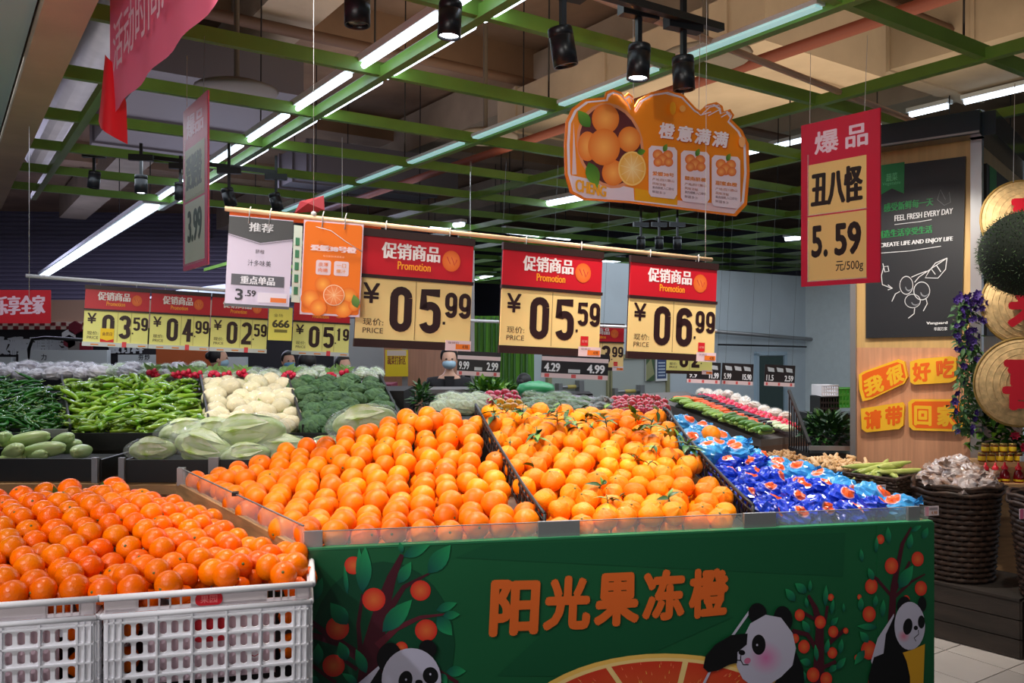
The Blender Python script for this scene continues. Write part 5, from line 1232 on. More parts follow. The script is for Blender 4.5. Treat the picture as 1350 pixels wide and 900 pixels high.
for k_, (x, y, rx, rz, lab) in enumerate(((18, 595, 1.3, .8, 'pale radish lying at the left front of the tray'), (62, 592, 1.45, 1.5, 'long radish lying across the front middle of the radish tray'), (40, 578, 1.4, 1.9, 'radish on top at the rear left of the tray'), (8, 580, 1.2, .4, 'radish at the far left rear of the tray'), (84, 580, 1.3, .9, 'radish on top at the rear middle of the tray'),
        (106, 595, 1.5, .15, 'short radish pointing at the viewer at the right end of the tray'), (92, 588, 1.4, 1.0, 'radish second from the right end of the tray'), (-20, 590, 1.4, .6, 'radish cut off by the left photo edge'), (15, 607, 1.4, 1.2, 'smallest radish, low at the left front of the tray'), (50, 600, 1.4, 1.0, 'radish half under the others at the front'))):
    D = 3.86 if y > 588 else 4.02; RP.put(W(x, y, D), (rx, 0, rz), U(.9, 1.08), label=lab, group='radishes on the low tray')
RP.finish()
M_cab = mat('napa_cabbage', (206, 218, 178), .4, rgb2=(150, 178, 84), scale=5, stretch=(1, 4, 4)); M_film = mat('clinging_film', (235, 240, 240), .05, alpha=.14, coat=1, spec=1, bump=.8, bscale=16)
cp = []
for i in range(3):
    a_ = U(0, 9)
    m = MB(); m.ball((0, 0, 0), (.155, .075, .07), lambda th, ph, d: 1+.05*sin(atan2(d.z, d.y)*7+a_)*(1-abs(d.x))+.03*noise.noise(d*3+Vector((a_, 0, 0)))-.1*max(0, -d.x), 28, 16); o = m.build('napa_cabbage', M_cab); tag(o, 'x', 'cabbage')
    m = MB()
    for q in range(7):
        g_ = q*.9; m.leaf((-.07, .066*cos(g_), .062*sin(g_)), (1, .10*cos(g_), .10*sin(g_)), (0, cos(g_), sin(g_)), .18, .085, 0, .16, 6)
    m.build('outer_leaves', mat('cabbage_leaf', (168, 192, 92), .4, rgb2=(226, 232, 200), scale=14), o)
    m = MB(); m.ball((0, 0, 0), (.172, .086, .081), lambda th, ph, d: 1+.05*noise.noise(d*5+Vector((a_, 3, 0)))+.03*noise.noise(d*13), 30, 16, smooth=False); m.build('plastic_film', M_film, o); cp.append(o)
CP = Proto(cp)
for (x, y, D, ry, rz, s_, lab) in ((200, 593, 3.84, 0, .15, .72, 'film wrapped cabbage at the left end of the cabbage tray'), (243, 570, 4.06, -.1, .5, .85, 'wrapped cabbage at the rear left behind the big ones'), (268, 590, 3.86, .25, -.15, 1.0, 'wrapped cabbage in front of the large pale one'), (325, 573, 3.98, -.15, -.1, 1.25, 'largest pale wrapped cabbage lying on top of the heap'),
        (283, 572, 4.0, .0, .4, .95, 'wrapped cabbage under the largest one, to its left'), (322, 601, 3.82, -.1, .3, .75, 'slim wrapped cabbage at the front edge right of the middle'), (372, 594, 3.95, .0, .2, .95, 'leafy green wrapped cabbage right of the heap'), (478, 556, 4.0, -.15, .1, 1.05, 'wrapped cabbage showing behind the crest of the smooth oranges'), (430, 592, 3.95, 0, .5, .8, 'wrapped cabbage nearly hidden behind the left slope of the oranges')):
    CP.put(W(x, y, D), (U(-.4, .4), ry, rz), s_, label=lab, group='wrapped cabbages on the low tray')
CP.finish()
# upper stand with four bays
FB = [-80, 91, 275, 398, 532]; BB = [-120, 80, 263, 378, 500]; DF, DB = 4.35, 5.35
ZF, ZB = 1.07, 1.295
def bay(i, u, v):
    a_ = Vector((px(FB[i]+(FB[i+1]-FB[i])*u, DF), DF)); b_ = Vector((px(BB[i]+(BB[i+1]-BB[i])*u, DB), DB)); q = a_+(b_-a_)*v; return Vector((q.x, q.y, ZF+(ZB-ZF)*v))
st = thing('vegetable_stand', 'black raised stand with four bays of green vegetables and cauliflower at the left', 'display', (px(230, DF), DF, 0)); ob = Vector(st.location)
m = MB(); c_ = [bay(0, 0, 0), bay(3, 1, 0), bay(3, 1, 1), bay(0, 0, 1)]; vs = [(q-ob) for q in c_]; vs = [Vector((q.x, q.y, .02)) for q in vs]+[Vector((q.x, q.y, q.z-.045)) for q in vs]
m.add(vs, [(0, 1, 2, 3), (7, 6, 5, 4), (0, 4, 5, 1), (1, 5, 6, 2), (2, 6, 7, 3), (3, 7, 4, 0)]); m.build('stand_body', M_blackt, st)
m = MB(); a_, b_ = bay(0, 0, 0)-ob, bay(3, 1, 0)-ob; m.bar((a_.x, a_.y-.03, ZF-.03), (b_.x, b_.y-.03, ZF-.03), .015, .09); m.build('front_lip', M_blackt, st)
m = MB(); m.bar((a_.x, a_.y-.045, ZF-.155), (b_.x, b_.y-.045, ZF-.155), .02, .03); m.build('wooden_strip', M_wood, st)
for i in (1, 2, 3, 4):
    j = min(i, 3); u = 0 if i < 4 else 1
    m = MB(); vs = []
    for v in (0, .5, 1): q = bay(j, u, v)-ob; vs += [q+Vector((0, 0, -.04)), q+Vector((0, 0, .055))]
    vs2 = [q+Vector((.012, 0, 0)) for q in vs]; m.add(vs+vs2, [(0, 1, 3, 2), (2, 3, 5, 4), (6, 8, 9, 7), (8, 10, 11, 9), (1, 7, 9, 3), (3, 9, 11, 5), (0, 6, 7, 1), (4, 5, 11, 10)]); m.build('bay_divider', M_black, st)
for (x, y, wd) in ((72, 571, 34), (393, 588, 30)): m = MB(); q = W(x, y, 4.28)-ob; m.box(q, (wd/1100*4.3, .01, .045)); m.build('label_holder', M_greym, st)
def chilis(nm, bayi, n, L, r, m_, lab, grp, spread, nprot=5):
    ps = []
    for i in range(nprot):
        m = MB(); b1 = U(.3, .95)*random.choice((-1, 1)); pts = [(L*(t-.5), L*b1*(t-.5)**2*1.2+L*.06*sin(t*6+i), L*.04*sin(t*4)) for t in [j/9 for j in range(10)]]
        rs = [r*(.7, .98, 1, .98, .95, .9, .78, .6, .4, .08)[j] for j in range(10)]; m.tube(pts, rs, 8); o = m.build(nm, m_); tag(o, lab, 'pepper', grp)
        m = MB(); q = Vector(pts[0]); m.tube([q+Vector((.002, 0, 0)), q+Vector((-.008, 0, 0)), q+Vector((-.03, .004, .004))], [r*.6, r*.3, r*.22], 6); m.build('stem', mat('pepper_stem', (110, 140, 60), .5), o); ps.append(o)
    P = Proto(ps)
    for k_ in range(n):
        u, v = U(.04, .96), U(.03, .99); q = bay(bayi, u, v); lay = U(0, spread)
        zl = 'front' if v < .33 else 'middle' if v < .66 else 'rear'; zu = 'left' if u < .34 else 'centre' if u < .67 else 'right'
        P.put((q.x, q.y, q.z-.01+lay), (U(-.5, .5), U(-.45, .45), random.gauss(1.5, .65)+pi*(R() < .4)), U(.85, 1.12), label=lab+', %s %s' % (zl, zu), group=grp+', %s %s' % (zl, zu))
    P.finish()
chilis('green_chili', 1, 280, .17, .0145, mat('light_green_pepper', (128, 164, 36), .16, rgb2=(92, 140, 26), scale=14, rnd=.35, coat=.3), 'curved light green horn pepper in the wide middle bay', 'light green peppers', .05)
chilis('thin_chili', 0, 260, .15, .0095, mat('dark_green_pepper', (44, 104, 26), .18, rgb2=(28, 80, 22), scale=14, rnd=.35, coat=.3), 'thin dark green chili in the leftmost bay', 'dark green chilies', .045)
m = MB()
for i, c in ((0, 0), (1, 1)):
    for k_ in range(160):
        q = bay(i, U(.03, .97), U(.02, .98)); g_ = U(0, pi); d = Vector((cos(g_), sin(g_), 0))*.07; m.tube([q-d-Vector((0, 0, .018)), q+Vector((.01, .01, -.014)), q+d-Vector((0, 0, .018))], [.009, .012, .004], 6, mi=i)
tag(m.build('lower_chilies', [MATS['dark_green_pepper'], MATS['light_green_pepper']]), 'peppers of the lower layer in the two pepper bays', 'pepper', None, 'stuff')
def lumps(nm, r, m_, kind):
    ps = []
    for i in range(4):
        m = MB(); a_ = U(0, 30)
        if kind == 'cauli': m.ball((0, 0, 0), (r, r, r*.85), lambda th, ph, d: 1+.07*abs(noise.noise(d*4+Vector((a_, 0, 0))))*2+.04*noise.noise(d*10), 24, 14)
        else: m.ball((0, 0, 0), (r, r, r*.72), lambda th, ph, d: 1+.12*noise.noise(d*3+Vector((a_, 0, 0)))+.08*noise.noise(d*9)+.04*noise.noise(d*22), 28, 18, smooth=False)
        o = m.build(nm, m_); tag(o, 'x', 'vegetable')
        if kind == 'cauli':
            m = MB(); m.ball((0, 0, 0), (r*1.07, r*1.07, r*.92), lambda th, ph, d: 1+.06*noise.noise(d*6+Vector((a_, 0, 0)))+.03*noise.noise(d*14), 20, 12, smooth=False); m.build('plastic_film', M_film, o)
            m = MB(); m.tube([(0, 0, -r*.7), (0, 0, -r*1.05)], [.025, .02], 8)
            for q in range(5): m.leaf((cos(q*1.26)*r*.5, sin(q*1.26)*r*.5, -r*.8), (cos(q*1.26), sin(q*1.26), .5), (0, 0, 1), r*.7, r*.6)
            m.build('leaf_stalk', mat('pale_stalk', (190, 204, 140), .5), o)
        else:
            m = MB(); m.tube([(0, 0, -r*.3), (0, 0, -r*1.2)], [r*.4, r*.25], 8); m.build('stalk', mat('broccoli_stalk', (130, 160, 90), .5), o)
        ps.append(o)
    return Proto(ps)
CF = lumps('cauliflower', .062, mat('cream_cauliflower', (230, 216, 172), .5, var=.08, scale=20, bump=.5, bscale=90, rnd=.15), 'cauli')
BR_ = lumps('broccoli', .068, mat('dark_broccoli', (84, 120, 72), .7, rgb2=(52, 86, 54), scale=30, bump=1, bscale=160, rnd=.2), 'broc')
for (P, bi, sp, lab, grp, zz) in ((CF, 2, .118, 'film wrapped cauliflower', 'wrapped cauliflowers in the third bay', .0), (BR_, 3, .125, 'dark green broccoli head', 'broccoli heads in the right bay', .008)):
    row = 0; v = .05; n_ = 0
    while v < 1:
        wdt = (px(FB[bi+1], DF)-px(FB[bi], DF)); nn = int(wdt/sp); 
        for k_ in range(nn):
            u = (k_+.5+(.25 if row % 2 else -.1))/nn
            if u > .97: continue
            q = bay(bi, u+U(-.03, .03), v+U(-.02, .02)); side = ORD[k_]
            P.put((q.x, q.y, q.z+zz+U(-.01, .02)), (U(-.9, .2), U(-.5, .5), U(0, 6)) if bi == 2 else (U(-.1, .7), U(-.4, .4), U(0, 6)), U(.85, 1.12), label='%s, %s from left, %s row' % (lab, side, ORD[row]), group=grp)
        v += sp*.82/1.04; row += 1
CF.finish(); BR_.finish()
# wrapped packs and small red radishes behind
back = MB(); a_, b_ = bay(0, 0, 1), bay(3, 1, 1)
sh = thing('rear_shelf', 'flat shelf behind the stand carrying film wrapped packs', 'display', ((a_.x+b_.x)/2, 5.72, 0)); m = MB(); m.box((0, 0, .63), (b_.x-a_.x+.3, .62, 1.22)); m.build('shelf_body', M_blackt, sh)
def packs(nm, r, m_, film=True, smooth=False):
    ps = []
    for i in range(4):
        a_ = U(0, 30); m = MB(); m.ball((0, 0, 0), (r*1.3, r, r*.75), lambda th, ph, d: 1+.16*noise.noise(d*3+Vector((a_, 0, 0)))+.1*noise.noise(d*9), 18, 11, smooth=smooth); o = m.build(nm, m_); tag(o, 'x', 'vegetable pack')
        if film: m = MB(); m.ball((0, 0, .003), (r*1.38, r*1.08, r*.85), lambda th, ph, d: 1+.14*noise.noise(d*5+Vector((a_, 0, 0)))+.06*noise.noise(d*14), 18, 11, smooth=False); m.build('plastic_film', M_film, o)
        ps.append(o)
    return Proto(ps)
GP = packs('wrapped_garlic_pack', .06, mat('pale_garlic', (214, 206, 214), .4, rgb2=(160, 150, 164), scale=26)); VP = packs('wrapped_greens_pack', .055, mat('mixed_greens', (150, 176, 120), .5, rgb2=(220, 226, 214), scale=30, rnd=.3))
k1 = k2 = 0
for r_ in range(2):
    for i in range(26):
        x = -10+i*20+r_*9; D = 5.50+r_*.2; y = 492-r_*7 if x < 260 else 496-r_*5
        if x > 508: continue
        q = W(x+U(-3, 3), y+U(-1, 2), D); q.z = max(q.z, 1.30)
        rw = 'front' if r_ == 0 else 'rear'
        if x < 135 or (x < 250 and i % 3 == 0): k1 += 1; GP.put(q, (U(-.3, .3), U(-.3, .3), U(0, 3)), U(.85, 1.1), label='white wrapped pack behind the pepper bays, number %d, %s line' % (i+1, rw), group='pale wrapped packs on the rear shelf')
        else: VP.put(q, (U(-.3, .3), U(-.3, .3), U(0, 3)), U(.8, 1.05), label='green leafy wrapped pack on the rear shelf, number %d, %s line' % (i+1, rw), group='leafy wrapped packs on the rear shelf')
GP.finish(); VP.finish()
def rad_bunch():
    m = MB(); 
    for j in range(5): m.ball((U(-.035, .035), U(-.02, .02), U(-.01, .02)), .019, None, 10, 7)
    o = m.build('red_radish_bunch', mat('pink_red_radish', (222, 40, 76), .25, var=.1)); tag(o, 'x', 'radish'); m = MB()
    for j in range(6): m.leaf((U(-.02, .02), 0, .02), (U(-1, 1), U(-.3, .6), U(.2, 1)), (0, -1, .2), .07, .03, 0, .2, 3)
    m.build('leaf_tops', mat('radish_top', (120, 160, 90), .5), o); return o
RB = Proto([rad_bunch() for _ in range(2)])
for i, x in enumerate((203, 233, 247, 262, 284, 300, 320, 380, 384, 438, 455)): D = 5.44; q = W(x, 493+(i % 2)*2, D); q.z = max(q.z, 1.31); RB.put(q, (0, 0, U(-.4, .4)), U(.9, 1.1), label='bunch of small red radishes behind the bays, %s from the left' % ORD[i], group='red radish bunches on the rear shelf')
RB.finish()

# ------------------------------------------------------------------ people (far, partly hidden)
M_skin = mat('skin', (222, 172, 146), .5); M_hair = mat('black_hair', (24, 20, 22), .5, bump=.4, bscale=200); M_mask = mat('pale_blue_mask', (172, 206, 226), .6)
def skinned(pts, edges, rad, name, m_, parent, root=0, sub=1):
    me = bpy.data.meshes.new(name); me.from_pydata(pts, edges, []); o = bpy.data.objects.new(name, me); COL.objects.link(o)
    md = o.modifiers.new('s', 'SKIN'); md.use_smooth_shade = True
    for i, r_ in enumerate(rad): me.skin_vertices[0].data[i].radius = (r_, r_) if not isinstance(r_, tuple) else r_; me.skin_vertices[0].data[i].use_root = (i == root)
    sb = o.modifiers.new('u', 'SUBSURF'); sb.levels = sub; sb.render_levels = sub
    dg = bpy.context.evaluated_depsgraph_get(); dg.update(); m2 = bpy.data.meshes.new_from_object(o.evaluated_get(dg)); m2.materials.clear(); m2.materials.append(m_); bpy.data.objects.remove(o); bpy.data.meshes.remove(me)
    m2.polygons.foreach_set('use_smooth', [True]*len(m2.polygons)); return inst(name, m2, parent)
def person(x, D, ztop, rz, lab, coat, trousers=(40, 42, 52), mask=True, vest=None, lean=.0, armf=.25, bun=True):
    H = 1.60; dz = ztop-H
    o = thing('person', lab, 'person', (px(x, D), D, min(0, dz) if dz < 0 else 0), rz)
    y = -lean                                                      # faces local -y
    P = [(0, 0, .92), (0, y*.3, 1.12), (0, y*.7, 1.30), (0, y, 1.39), (0, y*1.1, 1.46)]; rd = [(.10, .08), (.09, .07), (.09, .07), .045, .045]; E = [(0, 1), (1, 2), (2, 3), (3, 4)]
    def chain(base, pts, rs):
        p = base
        for q, r_ in zip(pts, rs): P.append(q); rd.append(r_); E.append((p, len(P)-1)); p = len(P)-1
        return p
    for sx in (-1, 1):
        w_ = chain(2, [(sx*.17, y*.7, 1.31), (sx*.21, y*.7-.03, 1.06), (sx*.17, y*.7-armf, .98), (sx*.165, y*.7-armf-.06, .97)], [.04, .036, .03, (.034, .018)])
        for k_ in range(4): chain(w_, [(sx*(.19-.018*k_), y*.7-armf-.11, .965), (sx*(.19-.018*k_), y*.7-armf-.14-.006*(k_ in (1, 2)), .95)], [.0095, .008])
        chain(w_, [(sx*.135, y*.7-armf-.07, .965), (sx*.125, y*.7-armf-.10, .96)], [.011, .009])
        chain(0, [(sx*.09, 0, .84), (sx*.10, -.01, .48), (sx*.10, .01, .09), (sx*.10, -.12, .04)], [.095, .062, .042, .036])
    skinned(P, E, rd, 'body', M_skin, o)
    hc = Vector((0, y*1.2-.01, 1.52))
    def hf(th, ph, d): k_ = 1; k_ -= .10*max(0, -d.z)*(abs(d.x)); k_ += .05*math.exp(-((d.x/.16)**2+((d.z+.05)/.16)**2))*(d.y < 0)*1.6; return k_
    m = MB(); m.ball(hc, (.073, .088, .108), hf, 24, 18)
    for sx in (-1, 1): m.ball(hc+Vector((sx*.074, .005, -.01)), (.01, .018, .028), None, 8, 6)
    hd = m.build('head', M_skin, o)
    m = MB()
    for sx in (-1, 1): m.ball(hc+Vector((sx*.028, -.080, .008)), (.013, .008, .007), None, 8, 6)
    m.build('eyes', mat('eye_dark', (30, 24, 24), .3), o)
    m = MB(); m.ball(hc+Vector((0, -.086, -.055)), (.022, .006, .006), None, 8, 6); m.build('mouth', mat('lips', (176, 96, 90), .5), o)
    if mask: m = MB(); m.ball(hc+Vector((0, -.028, -.040)), (.068, .075, .055), lambda th, ph, d: 1 if d.y < .2 else .8, 18, 12); m.build('face_mask', M_mask if mask is True else mat('teal_mask', mask, .6), o)
    m = MB(); m.ball(hc+Vector((0, .014, .034)), (.087, .098, .102), lambda th, ph, d: 1 if (d.y > -.35 or d.z > .55) else .72, 22, 16)
    if bun: m.ball(hc+Vector((0, .10, .03)), (.04, .035, .04), None, 12, 8)
    m.build('hair', M_hair, o)
    Pc = [(0, 0, .80), (0, 0, .95), (0, y*.3, 1.12), (0, y*.7, 1.30), (0, y*.9, 1.37)]; rc = [(.165, .13), (.155, .12), (.14, .115), (.165, .12), .08]; Ec = [(0, 1), (1, 2), (2, 3), (3, 4)]
    for sx in (-1, 1):
        n = len(Pc); Pc += [(sx*.175, y*.7, 1.30), (sx*.215, y*.7-.03, 1.06), (sx*.175, y*.7-armf+.03, .985)]; rc += [.068, .056, .044]; Ec += [(3, n), (n, n+1), (n+1, n+2)]
    skinned(Pc, Ec, rc, 'jacket', mat('coat_%d_%d_%d' % coat, coat, .8), o)
    if vest: skinned([(0, 0, .82), (0, 0, .95), (0, y*.3, 1.12), (0, y*.7, 1.28)], [(0, 1), (1, 2), (2, 3)], [(.172, .14), (.165, .135), (.150, .14), (.135, .150)], 'vest', mat('vest_%d' % vest[0], vest, .7), o)
    if vest: m = MB(); m.add([(-.05, -.155, 1.36), (.05, -.155, 1.36), (0, -.16, 1.02), (-.05, -.08, 1.36), (.05, -.08, 1.36), (0, -.09, 1.02)], [(0, 1, 2), (3, 5, 4), (0, 2, 5, 3), (1, 4, 5, 2), (0, 3, 4, 1)]); m.build('neckline', mat('black_shirt', (22, 20, 26), .8), o)
    Pl = [(0, 0, .92)]; rl = [(.14, .11)]; El = []
    for sx in (-1, 1):
        n = len(Pl); Pl += [(sx*.09, 0, .82), (sx*.10, -.01, .48), (sx*.10, .01, .12)]; rl += [.105, .075, .062]; El += [(0, n), (n, n+1), (n+1, n+2)]
    skinned(Pl, El, rl, 'trousers', mat('trousers_%d' % trousers[0], trousers, .8), o)
    m = MB()
    for sx in (-1, 1): m.ball((sx*.10, -.05, .04), (.05, .13, .04), None, 12, 8)
    m.build('shoes', M_black, o)
    s_ = ztop/1.63; o.scale = (s_,)*3; o.location.z = 0; return o
person(592, 7.6, 1.50, .1, 'seller with dark bun hair, pale vest over black and a mask, behind the counter', (26, 24, 30), mask=True, vest=(158, 150, 172), lean=.03)
person(405, 7.35, 1.46, pi, 'person seen from behind in a black jacket, below the 05.19 sign', (22, 22, 26), mask=False, bun=False)
person(452, 8.1, 1.42, .9, 'person with black hair and a blue face mask, right of the black jacket', (40, 48, 58), mask=(110, 170, 210))
person(380, 9.0, 1.45, .6, 'dark haired person in a teal jacket, left of the black jacket', (34, 58, 66), mask=(90, 130, 140))
person(343, 7.8, 1.30, 2.6, 'shorter dark haired shopper below the yellow 666 card', (40, 34, 44), mask=False)
person(287, 8.0, 1.50, 1.9, 'shopper in black seen from the side, below the 02.59 sign', (26, 26, 30), mask=True)
person(684, 7.2, 1.27, 2.7, 'stooping shopper with dark hair and grey sleeves before the green wall', (120, 124, 130), mask=False, lean=.12)

# ------------------------------------------------------------------ centre rear table
def tablebox(name, lab, pts, z, m_, parts=None):
    c_ = sum((Vector(p) for p in pts), Vector((0, 0)))/len(pts); o = thing(name, lab, 'display', (c_.x, c_.y, 0))
    m = MB(); m.prism([(p[0]-c_.x, p[1]-c_.y) for p in pts], .02, z-.08); m.build('table_body', m_, o)
    m = MB(); m.prism([((p[0]-c_.x)*1.02, (p[1]-c_.y)*1.02) for p in pts], z-.08, z); m.build('table_top', M_blackt, o); return o
tablebox('produce_table', 'dark table with greens, peppers and radishes behind the crest of the fruit display', [(px(545, 4.55), 4.55), (px(885, 4.55), 4.55), (px(880, 5.7), 5.7), (px(565, 5.7), 5.7)], 1.13, M_blackt)
def scatter(P, x0, x1, y0_, y1_, D0, D1, n, rot, sc, lab, grp, lift=0, loc=None):
    k_ = 0
    rows = max(1, int(round(sqrt(n*.6)))); cols = max(1, int(math.ceil(n/rows)))
    for r_ in range(rows):
        for c_ in range(cols):
            if k_ >= n: break
            t = (r_+.5)/rows; u = (c_+.5+.3*(r_ % 2)-.15)/cols
            q = W(x0+(x1-x0)*u+U(-2.4, 2.4), y1_+(y0_-y1_)*t+U(-1.8, 1.2)+(3*abs(u-.5)), D0+(D1-D0)*t+U(-.03, .03)); q.z += lift
            P.put(q, rot(), U(*sc), label='%s, %s from left, %s row' % (lab, ORD[min(c_, 13)], ORD[min(r_, 13)]), group=grp); k_ += 1
def oneball(nm, r, m_, cat, film=False, ell_=(1, 1, 1), stalk=None):
    ps = []
    for i in range(3):
        a_ = U(0, 9); m = MB(); m.ball((0, 0, 0), (r*ell_[0], r*ell_[1], r*ell_[2]), lambda th, ph, d: 1+.05*noise.noise(d*2+Vector((a_, 0, 0))), 12, 8); o = m.build(nm, m_); tag(o, 'x', cat)
        if stalk: m = MB(); m.tube([(0, 0, r*ell_[2]*.9), (.002, 0, r*ell_[2]*1.25)], r*.12, 5); m.build('stalk', stalk, o)
        ps.append(o)
    return Proto(ps)
M_stk = mat('green_stalk', (90, 130, 60), .5)
anyr = lambda: (U(-.6, .6), U(-.6, .6), U(0, 6))
P = packs('wrapped_bean_pack', .06, mat('pale_green_beans', (176, 196, 140), .5, rgb2=(214, 222, 190), scale=40, stretch=(1, 5, 5))); scatter(P, 578, 642, 522, 541, 4.8, 5.4, 12, lambda: (U(-.2, .2), U(-.3, .3), U(-.6, .2)), (.85, 1.05), 'film wrapped pack of pale green beans', 'wrapped bean packs behind the oranges'); P.finish()
P = oneball('bell_pepper', .036, mat('red_bell_pepper', (206, 36, 66), .22, rnd=.2, coat=.3), 'pepper', stalk=M_stk); scatter(P, 642, 684, 518, 534, 4.9, 5.4, 12, anyr, (.85, 1.1), 'small red bell pepper behind the mandarins', 'red bell peppers'); P.finish()
P = oneball('yellow_pepper', .036, mat('yellow_bell_pepper', (244, 170, 30), .22, rnd=.2, coat=.3), 'pepper', stalk=M_stk); scatter(P, 655, 695, 530, 542, 4.65, 4.9, 7, anyr, (.85, 1.1), 'small yellow orange bell pepper behind the mandarins', 'yellow bell peppers'); P.finish()
P = packs('wrapped_greens_bundle', .055, mat('dark_greens', (70, 116, 56), .5, rgb2=(120, 160, 90), scale=30, stretch=(1, 6, 6), rnd=.3)); scatter(P, 690, 775, 522, 544, 4.65, 5.4, 22, lambda: (U(-.2, .2), U(-.3, .3), U(-.5, .3)), (.8, 1.0), 'film wrapped bundle of dark greens', 'wrapped green bundles in the centre'); P.finish()
P = packs('wrapped_purple_pack', .045, mat('purple_onion', (136, 76, 130), .4, rgb2=(210, 190, 214), scale=24)); scatter(P, 752, 782, 528, 536, 4.9, 5.3, 4, anyr, (.8, 1.0), 'film wrapped pack of purple onions', 'purple packs'); P.finish()
P = packs('wrapped_dark_pack', .05, mat('dark_cabbage', (86, 96, 96), .4, rgb2=(150, 160, 150), scale=24)); scatter(P, 776, 806, 528, 544, 4.7, 5.2, 6, anyr, (.8, 1.0), 'film wrapped dark leafy pack left of the pink radishes', 'dark leafy packs'); P.finish()
P = oneball('pink_radish', .027, mat('pink_radish', (232, 74, 96), .22, rnd=.15, coat=.3), 'radish', stalk=M_stk); scatter(P, 806, 880, 523, 545, 4.6, 5.2, 44, anyr, (.85, 1.1), 'round pink radish behind the mandarins', 'round pink radishes, centre'); P.finish()
def foliage(name, lab, cat, c_, rad, n, L, wd, mats, flat=.6, up=.4, stuff=True, flowers=0, fm=None):
    m = MB()
    for i in range(n):
        d = Vector((random.gauss(0, 1), random.gauss(0, 1), random.gauss(0, 1))).normalized()*(R()**.4); q = Vector((d.x*rad[0], d.y*rad[1], d.z*rad[2]))
        dd = Vector((d.x+U(-.5, .5), d.y+U(-.5, .5), d.z*flat+up+U(-.3, .3))); m.leaf(q, dd, (U(-.3, .3), U(-.3, .3), 1), U(.7, 1.2)*L, U(.7, 1.2)*wd, i % len(mats), U(0, .4), 2)
    o = m.build(name, mats, loc=c_); tag(o, lab, cat, None, 'stuff' if stuff else None); return o
M_l1 = mat('bright_leaf', (110, 158, 44), .45, var=.2); M_l2 = mat('mid_leaf', (54, 104, 36), .45, var=.2); M_l3 = mat('deep_leaf', (28, 60, 30), .5, var=.2)
foliage('leafy_greens', 'heap of bright leafy greens below the green wall', 'greens', W(648, 514, 5.9), (.17, .12, .05), 260, .07, .035, [M_l1, M_l2])
foliage('leafy_greens', 'dark leafy bunch left of the wrapped beans', 'greens', W(556, 524, 5.2), (.05, .08, .08), 140, .06, .03, [M_l3, M_l2])
m = MB(); m.ball((0, 0, 0), (.13, .1, .06), lambda th, ph, d: 1+.2*noise.noise(d*4), 18, 10); tag(m.build('plastic_bag', mat('green_bag', (60, 170, 110), .3), loc=W(706, 514, 5.6)), 'translucent green plastic bag lying behind the wrapped greens', 'bag')
m = MB(); m.box((0, 0, 0), (.62, .3, .03)); m.box((0, 0, -.65), (.55, .25, 1.27)); tag(m.build('counter', M_blackt, loc=W(722, 520, 6.0)), 'dark counter behind the wrapped greens', 'display')
q = W(596, 514, 6.3); m = MB(); m.box((0, 0, 0), (.42, .4, .03)); m.box((0, 0, -.62), (.36, .34, 1.2)); tag(m.build('weighing_counter', mat('grey_counter', (120, 116, 116), .5), loc=(q.x, q.y, q.z)), 'small grey counter in front of the seller with the vest', 'display')
q = W(480, 505, 6.9); m = MB(); m.box((0, 0, -.6), (.5, .4, 1.2)); tag(m.build('maroon_counter', mat('maroon', (120, 30, 60), .6), loc=q), 'maroon counter edge behind the broccoli', 'display')
m = MB(); m.lathe([(0, .12), (.05, .11), (.09, .05), (.1, 0)], 14); tag(m.build('white_bag', mat('white_bag', (214, 220, 230), .5), loc=W(482, 505, 6.9)), 'small white bag standing on the maroon counter', 'bag')
# ------------------------------------------------------------------ right rear table
RO = Vector((1.85, 6.2))
def RT(t, s): v = RO+B*t+A*s; return v
def rz_(t): return .86+.19*min(1, t/.83)
c_ = [RT(0, 0), RT(0, .56), RT(1.3, .56), RT(1.3, 0)]
o = thing('produce_table', 'sloping table with zucchini, carrots and pink radishes at the right rear', 'display', (RT(.6, .28).x, RT(.6, .28).y, 0)); ob = Vector(o.location)
m = MB(); vs = [Vector((q.x, q.y, .78))-ob for q in c_]+[Vector((q.x, q.y, (.83, .83, 1.11, 1.11)[i]))-ob for i, q in enumerate(c_)]; m.add(vs, [(0, 1, 2, 3), (7, 6, 5, 4), (0, 4, 5, 1), (1, 5, 6, 2), (2, 6, 7, 3), (3, 7, 4, 0)]); m.build('table_top', mat('grey_brown_box', (92, 86, 84), .6), o)
for (t, s) in ((.04, .04), (.04, .52), (1.2, .04), (1.2, .52)): q = RT(t, s); m = MB(); m.box((q.x-ob.x, q.y-ob.y, .39), (.04, .04, .78), AR); m.build('leg', M_black, o)
m = MB(); q = RT(.0, -.02); q2 = RT(.0, .58); m.bar((q.x-ob.x, q.y-ob.y, .72), (q2.x-ob.x, q2.y-ob.y, .72), .01, .12); m.build('front_band', mat('brown_band', (96, 74, 64), .6), o)
def strip_of(P, s0, s1, t0, t1, ds, dt, rot, sc, lab, grp, lift):
    i = 0; s = s0
    while s <= s1+1e-6:
        t = t0+(dt/2 if i % 2 else 0); j = 0
        while t <= t1:
            q = RT(t+U(-.005, .005), s+U(-.004, .004)); P.put((q.x, q.y, rz_(t)+lift+U(0, .012)), rot(), U(*sc), label='%s, %s from near end, line %s' % (lab, ORD[min(13, j)], ('one', 'two', 'three', 'four', 'five', 'six')[min(5, i)]), group=grp); t += dt; j += 1
        s += ds; i += 1
    P.finish()
